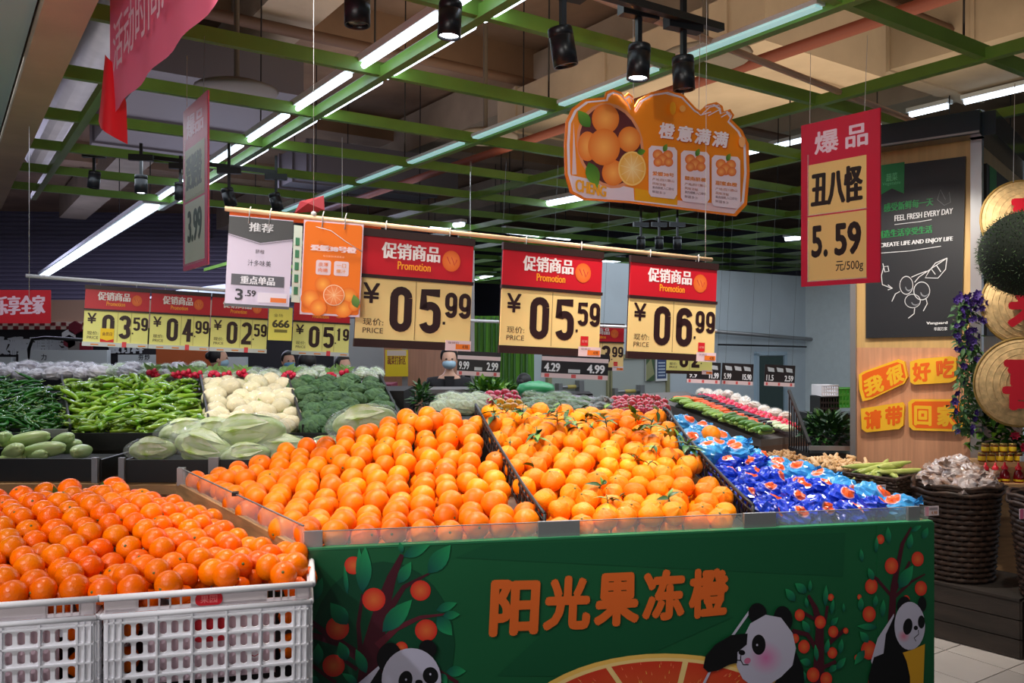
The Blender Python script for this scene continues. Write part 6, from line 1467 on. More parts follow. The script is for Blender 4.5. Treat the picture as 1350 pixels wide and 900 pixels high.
def longveg(nm, r, L, m_, cat='vegetable', tip=True):
    ps = []
    for i in range(3):
        m = MB(); b1 = U(-.1, .1); m.tube([(L*(t-.5), L*b1*(t-.5)**2*4, 0) for t in [j/7 for j in range(8)]], [r*k_ for k_ in (.3, .85, 1, 1, 1, .98, .8, .35)], 9); o = m.build(nm, m_); tag(o, 'x', cat)
        m = MB(); m.tube([(-L*.5, 0, 0), (-L*.56, 0, .003)], [r*.3, r*.2], 6); m.build('stem_end', M_stk, o); ps.append(o)
    return Proto(ps)
AL = AR
strip_of(longveg('zucchini', .022, .19, mat('pale_zucchini', (168, 196, 96), .3, rgb2=(120, 160, 60), scale=20, stretch=(1, 6, 6), rnd=.2)), .04, .04, .0, .9, .1, .042, lambda: (0, U(-.1, .1), AL+U(-.15, .15)), (.9, 1.1), 'pale green zucchini on the right rear table', 'pale zucchini', .02)
strip_of(longveg('zucchini', .022, .17, mat('green_zucchini', (96, 140, 56), .3, rgb2=(60, 100, 40), scale=20, stretch=(1, 6, 6), rnd=.2)), .03, .03, -.03, .35, .1, .045, lambda: (0, U(-.1, .1), AL+U(-.15, .15)), (.9, 1.1), 'darker zucchini on the right rear table', 'darker zucchini', .05)
strip_of(longveg('carrot', .016, .15, mat('carrot', (236, 100, 50), .4, rnd=.15)), .16, .20, .12, 1.0, .05, .036, lambda: (0, U(-.1, .1), AL+U(-.2, .2)), (.9, 1.1), 'orange carrot on the right rear table', 'carrots', .03)
strip_of(longveg('dark_aubergine', .02, .16, mat('aubergine', (34, 30, 38), .2, rnd=.2)), .27, .29, .10, 1.0, .05, .045, lambda: (0, U(-.1, .1), AL+U(-.3, .3)), (.9, 1.1), 'dark aubergine between carrots and pink radishes', 'aubergines', .03)
strip_of(oneball('pink_radish', .026, mat('pink_radish2', (226, 50, 84), .22, rnd=.15, coat=.3), 'radish', stalk=M_stk), .36, .46, .0, 1.0, .05, .048, anyr, (.85, 1.1), 'pink radish on the right rear table', 'pink radishes on the right rear table', .03)
strip_of(longveg('white_radish', .02, .16, mat('white_green_radish', (214, 222, 186), .35)), .30, .30, -.03, .14, .05, .04, lambda: (0, 0, AL+U(-.1, .1)), (.9, 1.05), 'pale white green radish on the right rear table', 'pale radishes', .035)
strip_of(packs('wrapped_pack', .05, mat('brown_white_pack', (206, 190, 170), .4, rgb2=(230, 224, 220), scale=14)), .54, .62, .2, 1.1, .09, .1, anyr, (.85, 1.1), 'film wrapped pale pack right of the pink radishes', 'wrapped pale packs', .05)
m = MB(); v = RO+B*.6+A*.6; m.prism([(-.05, -.35), (.12, -.3), (.1, .45), (-.08, .4)], .02, .9); tag(m.build('side_shelf', M_blackt, loc=(v.x+.02, v.y+.05, 0)), 'black shelf carrying the wrapped pale packs beside the right rear table', 'display')
for i, (x, y) in enumerate(((902, 541), (918, 536), (932, 536))):
    m = MB(); m.ball((0, 0, 0), (.085, .05, .04), None, 14, 9); tag(m.build('dark_gourd', mat('dark_gourd', (36, 52, 34), .35, rnd=.2), loc=W(x, y-5, 6.95+.05*i), rot=(0, 0, .3)), ORD[i]+' dark green gourd from the left at the rear of the right table', 'vegetable', 'dark gourds')
# dark shelf of leafy greens, and crates beyond
o = thing('greens_shelf', 'black slanted shelf of leafy greens just left of the poster column', 'display', (2.24, 5.95, 0))
m = MB(); m.box((0, 0, .40), (.40, .42, .78)); m.build('shelf_body', M_blackt, o)
m = MB(); m.bar((-.20, -.22, .83), (.20, -.22, .825), .02, .03); m.build('metal_edge', M_greym, o)
m = MB()
for t in range(9): m.bar((-.195, -.2+t*.05, .79), (-.195, -.2+t*.05, .86+.04*t), .008, .008)
m.bar((-.195, -.21, .86), (-.195, .21, 1.20), .02, .02); m.build('side_rail', M_black, o)
foliage('leafy_greens', 'deep green leafy heap on the black shelf beside the column', 'greens', (2.25, 5.95, .93), (.17, .17, .11), 420, .08, .04, [M_l3, M_l2, M_l3])
m = MB(); m.box((0, 0, .465), (.5, .4, .93)); tag(m.build('shelf_block', M_blackt, loc=(px(1100, 7.4), 7.4, 0)), 'dark block standing behind the shelf of greens', 'display')
def small_crate(x0, x1, y0_, y1_, D, m_, lab):
    q = W((x0+x1)/2, y1_, D); w_ = (x1-x0)/1100*D; h = (y1_-y0_)/1100*D; o = thing('plastic_crate', lab, 'crate', q)
    m = MB(); mm = MB(); hole_panel(mm, w_, h, 7, 3, .008); m.add([(v[0]-w_/2, v[1]-.12, v[2]) for v in mm.v], mm.f); m.box((w_/2, 0, h/2), (.01, .24, h)); m.box((-w_/2, 0, h/2), (.01, .24, h)); m.box((0, .12, h/2), (w_, .01, h)); m.box((0, 0, .005), (w_, .24, .01)); m.build('crate_wall', m_, o)
    m = MB(); m.tube([(-w_/2, -.125, h), (w_/2, -.125, h)], .008, 6); m.build('rim', m_, o)
small_crate(1075, 1099, 522, 544, 7.3, M_black, 'black perforated crate behind the wrapped packs'); small_crate(1077, 1098, 507, 521, 7.3, M_white, 'white crate stacked on the black one at the right rear'); small_crate(1099, 1130, 511, 536, 7.3, mat('green_crate', (70, 150, 50), .4), 'green crate beside the white and black ones at the right rear')

# ------------------------------------------------------------------ poster column
KR = Vector((2.787, 5.0)); kd = Vector((.767, -.641)); KL = KR-kd*.715; KA = atan2(kd.y, kd.x); KN = Vector((kd.y, -kd.x))   # outward normal
K2 = Vector((.641, .767))
c_ = [KL, KR, KR+K2*1.6, KL+K2*1.6]
m = MB(); m.prism([(q.x, q.y) for q in c_], 0, 1.52); cm_ = struct(m.build('trim_7', M_lam))
m = MB(); m.prism([(q.x, q.y) for q in c_], 1.52, 2.78); struct(m.build('trim_8', mat('light_wood_frame', (206, 168, 110), .45, var=.08, scale=4, stretch=(8, 8, .6))))
m = MB(); q = KL+kd*.0+KN*.01; m.box((q.x, q.y, 1.39), (.035, .035, 2.78), KA); q = KR; tag(m.build('corner_strip', M_greym), 'grey metal strip down the left edge of the poster column', 'strip')
m = MB(); m.box((KR.x+.0, KR.y-.0, 1.39), (.06, .06, 2.78), KA); tag(m.build('chrome_corner', M_steel), 'shiny chrome strip down the right corner of the poster column', 'strip')
# fascia over the column
m = MB(); a_ = KL-kd*.02+KN*.12; b_ = KR+kd*.05+KN*.12; c3_ = b_+K2*2.4; m.bar((a_.x, a_.y, 2.83), (b_.x, b_.y, 2.83), .14, .14); m.bar((b_.x, b_.y, 2.83), (c3_.x, c3_.y, 2.83), .14, .14); tag(m.build('dark_fascia', mat('dark_glass_fascia', (40, 52, 62), .2)), 'dark glossy fascia running over the top of the poster column', 'fascia')
m = MB(); m.bar((a_.x+KN.x*.08, a_.y+KN.y*.08, 2.77), (b_.x+KN.x*.08, b_.y+KN.y*.08, 2.77), .02, .012); tag(m.build('fascia_edge', M_greym), 'thin pale metal edge under the dark fascia', 'strip')
PK = plane_map((KL.x+KN.x*.016, KL.y+KN.y*.016), kd, 0)
def kboard(name, lab, cat, quad_px, base, th, draw, zero=(0, 0)):
    us = [PK(*q) for q in quad_px]; u0 = min(u[0] for u in us); z0 = min(u[1] for u in us)
    O = KL+KN*.016+kd*u0; o = thing(name, lab, cat, (O.x, O.y, z0), KA)
    m = MB(); m.slab([(u[0]-u0, u[1]-z0) for u in us][::-1], -th, .012); m.build('board', mat('board_%d_%d_%d' % base, base, .5), o)
    pl = plane_map((O.x+KN.x*th, O.y+KN.y*th), kd, z0); p = Print(pl=pl, y=-th-.0012); draw(p); p.build('printed_face', o); return o
c8 = lambda x, y: (1120+x/2.196, 190+y/2.196)
c6 = lambda x, y: (900+x/3, 300+y/3); c3b = lambda x, y: (900+x/3, y/3)
def d_black(p):
    W_ = (206, 206, 210)
    p.poly([c3b(740, 660), c3b(878, 640), c3b(875, 765), c3b(828, 745), c3b(780, 772), c3b(740, 760)], (24, 120, 62)).up(); p.quad('蔬菜', c3b(805, 688), c3b(850, 680), c3b(850, 712), c3b(805, 720), (90, 180, 120), .01); p.quad('Vegetable', c3b(790, 722), c3b(862, 714), c3b(862, 730), c3b(790, 738), (90, 180, 120))
    p.quad('感受新鲜每一天', c3b(795, 805), c3b(992, 780), c3b(992, 812), c3b(795, 840), (20, 120, 60), .008)
    p.quad('FEEL FRESH EVERY DAY', c3b(838, 852), c3b(1070, 822), c3b(1068, 845), c3b(838, 875), W_, .004); p.line([c3b(838, 888), c3b(940, 876), c3b(985, 868)], .004, W_)
    p.quad('创造生活享受生活', c6(765, 14), c6(988, -10), c6(988, 20), c6(765, 45), (20, 120, 60), .008)
    p.quad('CREATE LIFE AND ENJOY LIFE', c6(778, 62), c6(1070, 34), c6(1068, 56), c6(778, 84), W_, .004); p.line([c6(775, 101), c6(900, 92), c6(1022, 73)], .004, W_)
    for pts in ([(792, 142), (800, 175), (816, 172), (812, 152), (796, 155), (786, 190), (790, 225), (828, 240)], [(812, 226), (830, 240), (812, 246)]): p.line([c6(*a) for a in pts], .005, W_)
    for (x, y, rx, ry) in ((885, 228, 27, 37), (946, 250, 33, 37), (910, 290, 32, 28)):
        p.ell(*c6(x, y), rx/3, ry/3, (40, 42, 48)); p.up(); p.ring(*c6(x, y), rx/3, ry/3, .09, W_)
        for k_ in range(9): a0 = 20+k_*9; p.line([c6(x+rx*(.9-.07*k_)*cos(radians(a0)), y+ry*(.9-.07*k_)*sin(radians(a0))) , c6(x+rx*(.75-.07*k_)*cos(radians(a0+40)), y+ry*(.75-.07*k_)*sin(radians(a0+40)))], .003, (140, 142, 150))
    for pts in ([(918, 216), (935, 195), (975, 168), (1046, 120)], [(905, 196), (930, 185), (965, 172)], [(1046, 120), (1040, 165), (1010, 200), (960, 198), (975, 172), (1000, 140), (1046, 120)], [(860, 252), (842, 262), (828, 292)], [(918, 318), (916, 340), (893, 358)], [(962, 278), (968, 300), (952, 330)], [(985, 165), (1000, 185)], [(1005, 150), (1022, 175)]): p.line([c6(*a) for a in pts], .005, W_)
    for pts in ([(1008, 790), (1020, 750), (1040, 790), (1055, 760), (1060, 800), (1035, 812), (1008, 790)],): p.line([c3b(*a) for a in pts], .004, (90, 92, 96))
    p.quad('Vanguard', c6(964, 372), c6(1048, 370), c6(1048, 384), c6(964, 386), (230, 230, 232), .012); p.quad('华润万家', c6(994, 394), c6(1047, 392), c6(1047, 406), c6(994, 408), (220, 220, 224), .008)
kboard('blackboard_poster', 'large black chalk style poster with a drawn radish bunch on the column', 'poster', [c3b(725, 668), c3b(1120, 618), c6(1103, 428), c6(725, 437)], (30, 32, 38), .006, d_black)
YB, OB = (250, 190, 40), (244, 104, 20)
def plaque(name, lab, quadc, t1, t2, swap=False, ring=None):
    def d(p):
        n = len(quadc); cx = sum(q[0] for q in quadc)/n; cy = sum(q[1] for q in quadc)/n
        if not swap: p.poly([(cx+(q[0]-cx)*.90, cy+(q[1]-cy)*.86) for q in quadc], OB); p.up()
        for t_, qd in (t1, t2): p.quad(t_, *qd, YB if not swap else OB, .05)
    return kboard(name, lab, 'plaque', quadc, YB, .02, d)
C = c6
plaque('character_plaque', 'orange plaque with yellow border reading two characters, upper left on the column', [C(700, 580), C(720, 568), C(855, 520), C(880, 530), C(893, 590), C(880, 615), C(745, 680), C(715, 685), C(702, 640)], ('我', [C(712, 600), C(788, 572), C(800, 645), C(722, 672)]), ('很', [C(800, 560), C(868, 530), C(880, 605), C(812, 632)]))
plaque('character_plaque', 'yellow plaque with orange characters, upper right on the column by the vine', [C(902, 530), C(940, 518), C(1060, 508), C(1085, 515), C(1085, 600), C(1060, 612), C(920, 620), C(903, 610)], ('好', [C(905, 535), C(980, 525), C(985, 608), C(912, 612)]), ('吃', [C(1000, 520), C(1075, 512), C(1078, 592), C(1005, 600)]), True)
plaque('character_plaque', 'yellow plaque with orange characters, lower left on the column', [C(708, 715), C(800, 700), C(870, 690), C(880, 705), C(876, 780), C(860, 795), C(730, 808), C(712, 795)], ('请', [C(716, 725), C(788, 715), C(788, 795), C(718, 800)]), ('带', [C(800, 708), C(870, 700), C(870, 780), C(800, 788)]), True)
plaque('character_plaque', 'orange plaque with yellow characters, lower right on the column', [C(895, 690), C(910, 678), C(1090, 678), C(1112, 690), C(1112, 790), C(1095, 805), C(915, 800), C(898, 785)], ('回', [C(915, 702), C(985, 704), C(985, 785), C(915, 782)]), ('家', [C(1005, 700), C(1080, 700), C(1080, 788), C(1005, 786)]))
# right face of the column: second blackboard
o = thing('blackboard_poster', 'second black poster with a green tag at the right photo edge', 'poster', (KR.x+K2.x*.1, KR.y+K2.y*.1-.02, 1.6), atan2(K2.y, K2.x))
m = MB(); m.box((.6, -.005, .52), (1.1, .02, 1.05)); m.build('board', mat('board_30_32_38', (30, 32, 38), .5), o); p = Print(y=-.017); p.poly([(.12, 1.045), (.34, 1.045), (.34, .80), (.23, .86), (.12, .80)], (24, 140, 70)); p.build('green_tag', o)

# ------------------------------------------------------------------ woven trays, topiary, vine at the right edge
M_wick = mat('golden_wicker', (212, 180, 128), .85, var=.2, scale=30, bump=.6, bscale=60)
def hat(x, y, D, r, ch, lab, tilt):
    q = W(x, y, D); o = thing('woven_tray', lab, 'tray', q, -.12)
    m = MB(); M_ = Euler((pi/2+tilt, 0, 0)).to_matrix().to_4x4()
    pr = [(0, .055)]+[(r*k_/14, .055*(1-(k_/14)**2)+(.0022 if k_ % 2 else 0)) for k_ in range(1, 15)]
    m.lathe(pr+[(r*1.0, -.01), (r*.97, -.012)], 44, M=M_); m.build('woven_dish', M_wick, o)
    m = MB()
    for k_ in range(7):
        rr_ = r*(.14+.13*k_); zz = .055*(1-(rr_/r)**2)+.002; m.tube([M_ @ Vector((rr_*cos(g*pi/18), rr_*sin(g*pi/18), zz)) for g in range(37)], .0022, 5, cap=False)
    m.build('woven_ring', M_wick, o)
    m = MB(); m.tube([M_ @ Vector((r*cos(g*pi/18), r*sin(g*pi/18), 0)) for g in range(37)], .007, 6, cap=False); m.build('rim', mat('wicker_rim', (150, 120, 60), .6), o)
    p = Print(y=-.064); R_ = (214, 26, 46)
    p.quad(ch, (-r*.52, r*.62), (r*.62, r*.62), (r*.62, -r*.62), (-r*.52, -r*.62), R_, .05); p.build('red_character', o); return o
hat(1352, 292, 4.62, .235, '春', 'topmost woven bamboo tray with red character, behind the clipped ball', -.15); hat(1350, 402, 4.64, .225, '来', 'middle woven bamboo tray, below the clipped green ball', -.05); hat(1346, 504, 4.60, .245, '喜', 'lowest woven bamboo tray with a large red character at the right edge', .06)
wire((px(1336, 4.6), 4.6, pz(240, 4.6)), (px(1338, 4.6), 4.6, H_G), 'thin string holding the woven trays', .002)
q = W(1352, 334, 4.15); r = .225
m = MB(); m.ball((0, 0, 0), r*.93, None, 24, 16); o = m.build('topiary_ball', mat('topiary_core', (14, 26, 14), .9), loc=q); tag(o, 'round clipped dark green topiary ball hanging before the woven trays', 'plant')
m = MB(); N = 2600
for i in range(N):
    z = 1-2*(i+.5)/N; g = i*2.39996; rr_ = sqrt(1-z*z); d = Vector((rr_*cos(g), rr_*sin(g), z)); m.leaf(d*r*U(.9, .97), d+Vector((U(-.9, .9), U(-.9, .9), U(-.9, .9))), (U(-1, 1), U(-1, 1), U(-1, 1)), .018, .011, i % 2, .2, 1)
lf = m.build('clipped_leaves', [mat('topiary_leaf', (34, 62, 26), .6, var=.2), mat('topiary_leaf2', (52, 84, 34), .6, var=.2)], o); lf['kind'] = 'stuff'
wire((q.x, q.y, q.z+r*.9), (q.x, q.y, H_G), 'thin string holding the topiary ball', .0015)
# purple vine
o = thing('flower_vine', 'trailing artificial vine with dark purple flowers at the right corner of the column', 'plant', (px(1278, 4.75), 4.75, pz(572, 4.75))); ob = Vector(o.location)
def vine(parent, px0, ptsx, nleaf, nfl, fcol, D, prob=None):
    m = MB(); fl = MB(); st_ = MB()
    for s_ in range(3):
        pts = [W(x+(s_-1)*7+U(-2, 2), y, D+.02*s_)-ob for x, y in ptsx]; st_.tube(pts, .003, 5)
        for k_ in range(nleaf):
            t = U(0, len(pts)-1.01); i = int(t); q = pts[i].lerp(pts[i+1], t-i)+Vector((U(-.035, .035), U(-.04, .02), 0)); m.leaf(q, (U(-1, 1), U(-1, .3), U(-.9, .3)), (0, -.5, 1), U(.03, .055), U(.02, .034), k_ % 2, .3, 2)
    st_.build('stem', M_l2, parent); m.build('leaves', [mat('vine_leaf', (44, 84, 40), .5, var=.3), mat('vine_leaf2', (76, 112, 64), .5, var=.2)], parent)['kind'] = 'stuff'
    pm = [bpy.data.meshes.new('x') for _ in range(0)]
    f_ = MB()
    for k_ in range(6): f_.leaf((0, 0, 0), (cos(k_*pi/3), -.35, sin(k_*pi/3)), (0, -1, 0), .024, .02, 0, -.1, 2)
    f_.ball((0, -.006, 0), .005, None, 6, 4); fme = f_.mesh('flower', mat('flower_%d_%d_%d' % fcol, fcol, .6))
    for k_ in range(nfl):
        t = (len(ptsx)-1.01)*(R()**2); i = int(t); a0 = W(*ptsx[i], D)-ob; b0 = W(*ptsx[i+1], D)-ob; q = a0.lerp(b0, t-i)+Vector((U(-.075, .075), U(-.07, 0), U(-.03, .03)))
        inst('flower', fme, parent, q, (U(-.5, .5), U(-3, 3), U(-.6, .6)), U(.8, 1.3))
vine(o, 0, [(1276, 392), (1270, 420), (1274, 450), (1280, 480), (1272, 515), (1270, 545), (1268, 568)], 130, 66, (56, 30, 110), 4.72)
# flower heap at right edge
fo = thing('flower_arrangement', 'red flowers and leaves below the lowest woven tray', 'plant', (px(1335, 5.0)-.0, 4.93, .86)); ob = Vector(fo.location)
m = MB()
for i in range(360):
    q = Vector((U(-.26, .34), U(-.02, .10), U(.02, .30))); m.leaf(q, (U(-1, 1), U(-1, .2), U(-.3, 1)), (0, -.4, 1), U(.05, .09), U(.03, .05), i % 3, .3, 2)
m.build('leaves', [M_l2, M_l1, M_l3], fo)['kind'] = 'stuff'
f_ = MB()
for k_ in range(7): f_.leaf((0, 0, 0), (cos(k_*.9), -.35, sin(k_*.9)), (0, -1, 0), .028, .024, 0, -.1, 2)
fme = f_.mesh('flower', mat('crimson_flower', (200, 24, 70), .5))
for i in range(26): inst('flower', fme, fo, (U(-.05, .34), U(-.12, -.02), U(-.02, .27)), (U(-.4, .4), U(-3, 3), U(-.5, .5)), U(.9, 1.4))
# ------------------------------------------------------------------ base boxes, baskets
BA = Vector((-.635, .773)); AA = Vector((.773, .635)); BO = Vector((2.49, 4.06)); BAng = atan2(AA.y, AA.x)
def BPt(t, s): v = BO+BA*t+AA*s; return v
M_boxd = mat('dark_weathered_wood', (62, 52, 46), .7, rgb2=(44, 38, 34), scale=3, stretch=(1, 1, 6), bump=.4)
for i, (t0, t1, lab) in enumerate(((-.75, -.02, 'dark weathered wooden box under the right basket, cut by the photo edge'), (.02, .66, 'dark weathered wooden box under the round wicker basket'), (.69, 1.25, 'dark wooden box under the rectangular wicker trays, nearer one'), (1.28, 1.84, 'dark wooden box under the rectangular wicker trays, farther one'))):
    q = BPt((t0+t1)/2, .25); o = thing('wooden_box', lab, 'box', (q.x, q.y, 0), BAng); L = t1-t0
    m = MB(); m.box((0, 0, .14), (.46, L-.04, .27)); m.build('box_core', M_dark, o)
    for k_ in range(3):
        m = MB(); m.box((-.235, 0, .05+.095*k_), (.02, L, .09)); m.build('plank', M_boxd, o); m = MB(); m.box((.0, -L/2, .05+.095*k_), (.48, .02, .09)); m.build('plank', M_boxd, o)
    m = MB(); m.box((0, 0, .287), (.49, L, .02)); m.build('lid', M_boxd, o)
M_wk = mat('dark_wicker', (78, 56, 44), .55, rgb2=(44, 32, 28), scale=40)
def round_basket(c_, z0, z1, r0, r1, lab):
    o = thing('wicker_basket', lab, 'basket', (c_.x, c_.y, z0)); H = z1-z0
    m = MB(); m.lathe([(0, .01), (r0*.96, .01), (r1*.95, H-.01)], 28); m.build('inner_lining', mat('basket_dark', (24, 18, 18), .9), o)
    NR = 18; NS = 36; m = MB()
    for j in range(NR):
        z = H*(j+.5)/NR; r = r0+(r1-r0)*z/H; pts = [((r+(.006 if (i+j) % 2 else -.003))*cos(2*pi*i/NS), (r+(.006 if (i+j) % 2 else -.003))*sin(2*pi*i/NS), z) for i in range(NS+1)]
        m.tube(pts, H/NR*.44, 5, cap=False)
    m.build('weave', M_wk, o)
    m = MB()
    for i in range(NS): g = 2*pi*i/NS; m.tube([(r0*cos(g), r0*sin(g), 0), (r1*cos(g), r1*sin(g), H)], .004, 4, cap=False)
    m.build('stakes', M_wk, o)
    m = MB()
    for (rr_, zz) in ((r1+.008, H), (r1+.012, H-.035)): m.tube([(rr_*cos(2*pi*i/36), rr_*sin(2*pi*i/36), zz+.006*sin(i*5)) for i in range(37)], .010, 7, cap=False)
    m.build('rim', M_wk, o); return o
bc1 = BPt(.40, .21); bc2 = BPt(-.12, .19)
ob1 = round_basket(bc1, .30, .80, .17, .205, 'round dark wicker basket heaped with foil-like wrapped packs'); ob2 = round_basket(bc2, .30, .80, .18, .235, 'round dark wicker basket at the right photo edge')
M_foil = mat('clear_crinkled_wrap', (206, 198, 200), .18, rgb2=(150, 116, 96), scale=16, spec=1, coat=.6)
P = []
for i in range(4):
    a_ = U(0, 40); m = MB(); m.ball((0, 0, 0), (.07, .055, .042), lambda th, ph, d: 1+.22*noise.noise(d*3+Vector((a_, 0, 0)))+.16*noise.noise(d*8+Vector((0, a_, 0))), 22, 14, smooth=False); o = m.build('wrapped_snack', M_foil); tag(o, 'x', 'wrapped food')
    m = MB(); vs = [(.06, 0, 0)]
    for k_ in range(12): g = 2*pi*k_/12; q = U(.02, .045); vs.append((.075+q*.6, cos(g)*q, sin(g)*q))
    m.add(vs, [(0, 1+k_, 1+(k_+1) % 12) for k_ in range(12)]); m.build('twisted_end', M_foil, o); P.append(o)
P = Proto(P); k_ = 0
for rr_, n, zz in ((.15, 8, .81), (.09, 6, .84), (.06, 4, .87), (.0, 1, .90)):
    for i in range(n): g = 2*pi*i/n+rr_*9; P.put((bc1.x+rr_*cos(g), bc1.y+rr_*sin(g), zz+U(-.01, .01)), (U(-.6, .6), U(-.6, .6), U(0, 6)), U(.9, 1.1), label='crinkled wrapped pack in the round basket, %s of the %s layer' % (ORD[i], {.15: 'lowest', .09: 'second', .06: 'third', .0: 'top'}[rr_]), group='crinkled packs in the round basket'); k_ += 1
P.finish()
q = Vector((bc2.x-.02, bc2.y-.05)); m = MB(); m.lathe([(0, 0), (.10, .0), (.14, .07), (.135, .07), (.1, .01), (0, .01)], 22, (q.x, q.y, .77)); tag(m.build('blue_bowl', mat('blue_bowl', (24, 66, 190), .3)), 'blue bowl sitting inside the right hand wicker basket', 'bowl')
P = oneball('wrapped_ball', .035, mat('pastel_wrap', (196, 214, 208), .3, rnd=.5), 'wrapped food')
for i in range(8): P.put((q.x+.08*cos(i*.8), q.y+.08*sin(i*.8), .84+U(0, .02)), anyr(), 1, label='pale wrapped ball in the blue bowl, '+ORD[i]+' around the bowl', group='pale balls in the blue bowl')
P.finish()
def price_tag(q, lab, ang, w_=.085, h=.048):
    o = thing('price_tag', lab, 'label', q, ang); m = MB(); m.box((w_/2, 0, h/2), (w_, .003, h)); m.build('card', mat('tag_white', (222, 206, 214), .5), o)
    p = Print(y=-.0025); p.rect(0, 0, w_*.25, h, (216, 110, 150)); p.rect(w_*.3, h*.6, w_*.9, h*.85, (160, 150, 156)); p.text('4.98', w_*.45, h*.15, w_*.42, h*.32, (190, 120, 50), .02); p.build('tag_print', o)
price_tag(bc1+Vector((-.10, -.235)) if 0 else Vector((px(1219, 4.26), 4.26, pz(680, 4.26))), 'small white and pink price tag on the round wicker basket', .25)
price_tag(Vector((px(1344, 4.0), 4.0, pz(684, 4.0))), 'small price tag on the wicker basket at the photo edge', .2)
# rectangular wicker trays on wicker stands
def rect_basket(t, s, w_, L, z, lab, stand=True):
    q = BPt(t, s); o = thing('wicker_tray', lab, 'basket', (q.x, q.y, z), BAng); hh = .085
    m = MB(); m.box((0, 0, -.005), (w_-.02, L-.02, .012)); m.build('tray_floor', MATS['basket_dark'], o); m = MB()
    for j in range(5):
        zz = hh*(j+.5)/5
        for (a_, b_) in (((-w_/2, -L/2), (w_/2, -L/2)), ((w_/2, -L/2), (w_/2, L/2)), ((w_/2, L/2), (-w_/2, L/2)), ((-w_/2, L/2), (-w_/2, -L/2))):
            pts = []; n = 12
            for i in range(n+1): f_ = i/n; off = .004*(1 if (i+j) % 2 else -1); x = a_[0]+(b_[0]-a_[0])*f_; y = a_[1]+(b_[1]-a_[1])*f_; pts.append((x+(off if a_[0] == b_[0] else 0), y+(off if a_[1] == b_[1] else 0), zz))
            m.tube(pts, .0085, 5)
    m.build('weave', M_wk, o); m = MB(); m.tube([(-w_/2, -L/2, hh), (w_/2, -L/2, hh), (w_/2, L/2, hh), (-w_/2, L/2, hh), (-w_/2, -L/2, hh)], .010, 6); m.build('rim', M_wk, o)
    o2 = thing('wicker_stand', lab.replace('shallow dark wicker tray', 'tall dark wicker stand under the tray'), 'basket', (q.x, q.y, .30), BAng); h2 = z-.02-.30
    m = MB(); m.box((0, 0, h2/2), (w_-.04, L-.035, h2)); m.build('inner_lining', MATS['basket_dark'], o2); m = MB()
    for (a_, b_) in (((-w_/2+.015, -L/2+.012), (w_/2-.015, -L/2+.012)), ((-w_/2+.015, L/2-.012), (-w_/2+.015, -L/2+.012))):
        for i in range(14): f_ = (i+.5)/14; m.tube([(a_[0]+(b_[0]-a_[0])*f_, a_[1]+(b_[1]-a_[1])*f_, 0), (a_[0]+(b_[0]-a_[0])*f_, a_[1]+(b_[1]-a_[1])*f_, h2)], .0085, 5)
    m.build('upright_canes', M_wk, o2); return o
rect_basket(.80, .20, .34, .31, .715, 'shallow dark wicker tray of pale celery stalks'); rect_basket(1.13, .20, .34, .30, .715, 'shallow dark wicker tray of pale ginger fingers, middle of three'); rect_basket(1.45, .20, .34, .30, .715, 'shallow dark wicker tray of brown ginger, farthest of three')
P = longveg('celery_stalk', .016, .30, mat('pale_celery', (206, 214, 130), .35, rgb2=(170, 186, 90), scale=12, stretch=(1, 8, 8)), 'vegetable')
for i in range(15): q = BPt(.80+U(-.09, .09), .20+U(-.05, .05)); P.put((q.x, q.y, .79+.012*(i//3)), (0, U(-.25, .1), BAng+U(-.7, .7)), U(.85, 1.1), label='pale green stalk in the nearest wicker tray, %s in the stack' % (ORD+['topmost'])[min(i, 14)], group='pale stalks in the nearest tray')
P.finish()
def ginger(nm, m_):
    ps = []
    for i in range(3):
        m = MB(); 
        for k_ in range(4): c0 = Vector((U(-.03, .03), U(-.015, .015), U(-.006, .012))); m.tube([(-.035+.02*k_, 0, 0), c0, c0+Vector((U(-.03, .03), U(-.03, .03), U(0, .02)))], [.013, .012, .007], 7)
        o = m.build(nm, m_); tag(o, 'x', 'vegetable'); ps.append(o)
    return Proto(ps)
for (P, t, m_n, lab, grp) in ((ginger('ginger_root', mat('pale_ginger', (232, 190, 140), .55, var=.1, bump=.4)), 1.13, 34, 'pale ginger root in the middle wicker tray', 'pale ginger'), (ginger('ginger_root', mat('brown_ginger', (186, 140, 90), .6, var=.2, bump=.4)), 1.45, 30, 'brown ginger root in the farthest wicker tray', 'brown ginger')):
    for i in range(m_n):
        u, v = ((i*7) % 6)/6+U(-.05, .1), (i//6)/5.5; q = BPt(t-.13+.26*u, .06+.29*min(.98, v)); P.put((q.x, q.y, .80+.03*sin(pi*u)+U(0, .01)), anyr(), U(.9, 1.3), label=lab+', '+('near left', 'near', 'near right', 'far left', 'far', 'far right')[i % 6]+' side', group=grp+', '+('near left', 'near', 'near right', 'far left', 'far', 'far right')[i % 6])
    P.finish()
price_tag(Vector((px(1152, 4.38), 4.38, pz(652, 4.38))), 'small pink and white price tag below the celery tray', .3, .075, .05); price_tag(Vector((px(1104, 4.75), 4.75, pz(646, 4.75))), 'small grey price tag below the middle wicker tray', .3, .07, .05)
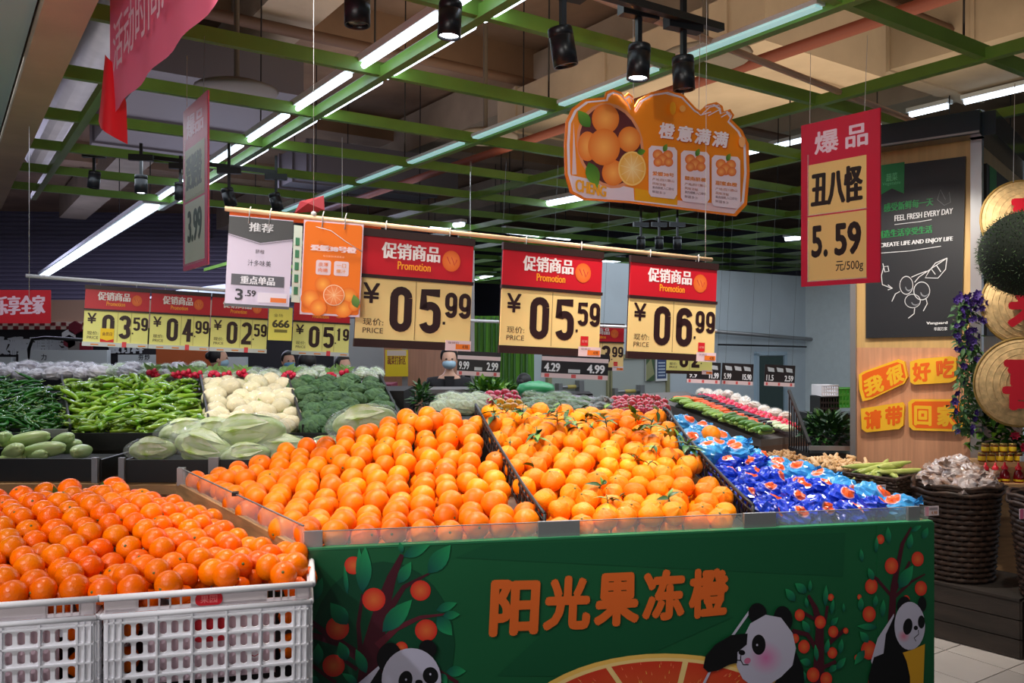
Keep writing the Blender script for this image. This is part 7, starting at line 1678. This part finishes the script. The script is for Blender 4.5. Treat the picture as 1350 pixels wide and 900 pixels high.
# jar stand, jars, bottles
q = W(1312, 606, 4.86); zt = .87
o = thing('display_crate', 'light wooden crate stand with jars, behind the round baskets', 'display', (px(1314, 4.85), 4.85, 0))
m = MB(); m.box((0, 0, zt/2), (.30, .17, zt)); m.build('stand_body', mat('light_crate_wood', (200, 156, 110), .55, var=.1, stretch=(1, 1, 6)), o)
for k_ in range(5): m = MB(); m.box((0, -.092, .40+.1*k_), (.32, .012, .085)); m.build('plank', MATS['light_crate_wood'], o)
m = MB(); m.box((.0, -.155, .755), (.36, .11, .02)); m.build('lower_shelf', MATS['light_crate_wood'], o)
def jar_proto():
    m = MB(); m.lathe([(0, 0), (.019, 0), (.0205, .004), (.0205, .036), (.018, .040), (0, .040)], 16); o = m.build('glass_jar', mat('amber_jar', (120, 50, 24), .15)); tag(o, 'x', 'jar')
    m = MB(); m.lathe([(.0208, .008), (.0211, .009), (.0211, .032), (.0208, .033)], 16); m.build('yellow_label', mat('yellow_label', (236, 200, 30), .5), o)
    m = MB(); m.lathe([(0, .052), (.019, .052), (.020, .049), (.020, .040), (.018, .039)], 16); m.build('lid', mat('gold_lid', (190, 160, 90), .3, .7), o); return o
P = Proto([jar_proto()]); cx, cy = o.location.x, o.location.y
for r_ in range(2):
    for i in range(4 if r_ else 5): P.put((cx-.10+.052*i+(.0 if r_ else -.02), cy-.06, zt+.053*r_), (0, 0, U(0, 6)), None, label='yellow labelled jar, %s from the left in the %s row' % (ORD[i], 'upper' if r_ else 'lower'), group='stacked yellow labelled jars')
def bottle_proto():
    m = MB(); m.lathe([(0, 0), (.022, 0), (.026, .006), (.026, .03), (.0215, .055), (.013, .066), (.012, .078), (0, .078)], 18); o = m.build('sauce_bottle', mat('red_sauce', (130, 16, 30), .15)); tag(o, 'x', 'bottle')
    m = MB(); m.lathe([(.0262, .008), (.0266, .009), (.0266, .018), (.0262, .019)], 18); m.build('yellow_label', MATS['yellow_label'], o)
    m = MB(); m.lathe([(.017, .072), (.017, .086), (.012, .090), (.006, .100), (.004, .112), (0, .112)], 14); m.build('red_cap', mat('bright_red_cap', (226, 26, 50), .35), o); return o
P = Proto([bottle_proto()])
for i, (x, y) in enumerate(((-.095, .0), (.035, .0), (.10, .0), (.155, .0), (-.03, .02), (-.15, -.0))): P.put((cx+x, cy-.15+y, .765), (0, 0, U(0, 6)), None, label='red sauce bottle with a red nozzle cap, '+('second', 'fourth', 'fifth', 'sixth', 'third', 'first')[i]+' from the left below the jars', group='red sauce bottles')
m = MB(); m.box((cx+.085, cy-.165, .90), (.10, .004, .03)); tag(m.build('white_label', mat('white_paper', (225, 226, 232), .6)), 'blank white label card between jars and bottles', 'label')
# finish leftover prototypes
for P in (ORP, MAP_, AZP, DBP, JP): P.finish()
for o in list(bpy.data.objects):
    if o.get('label') == 'x': bpy.data.objects.remove(o)
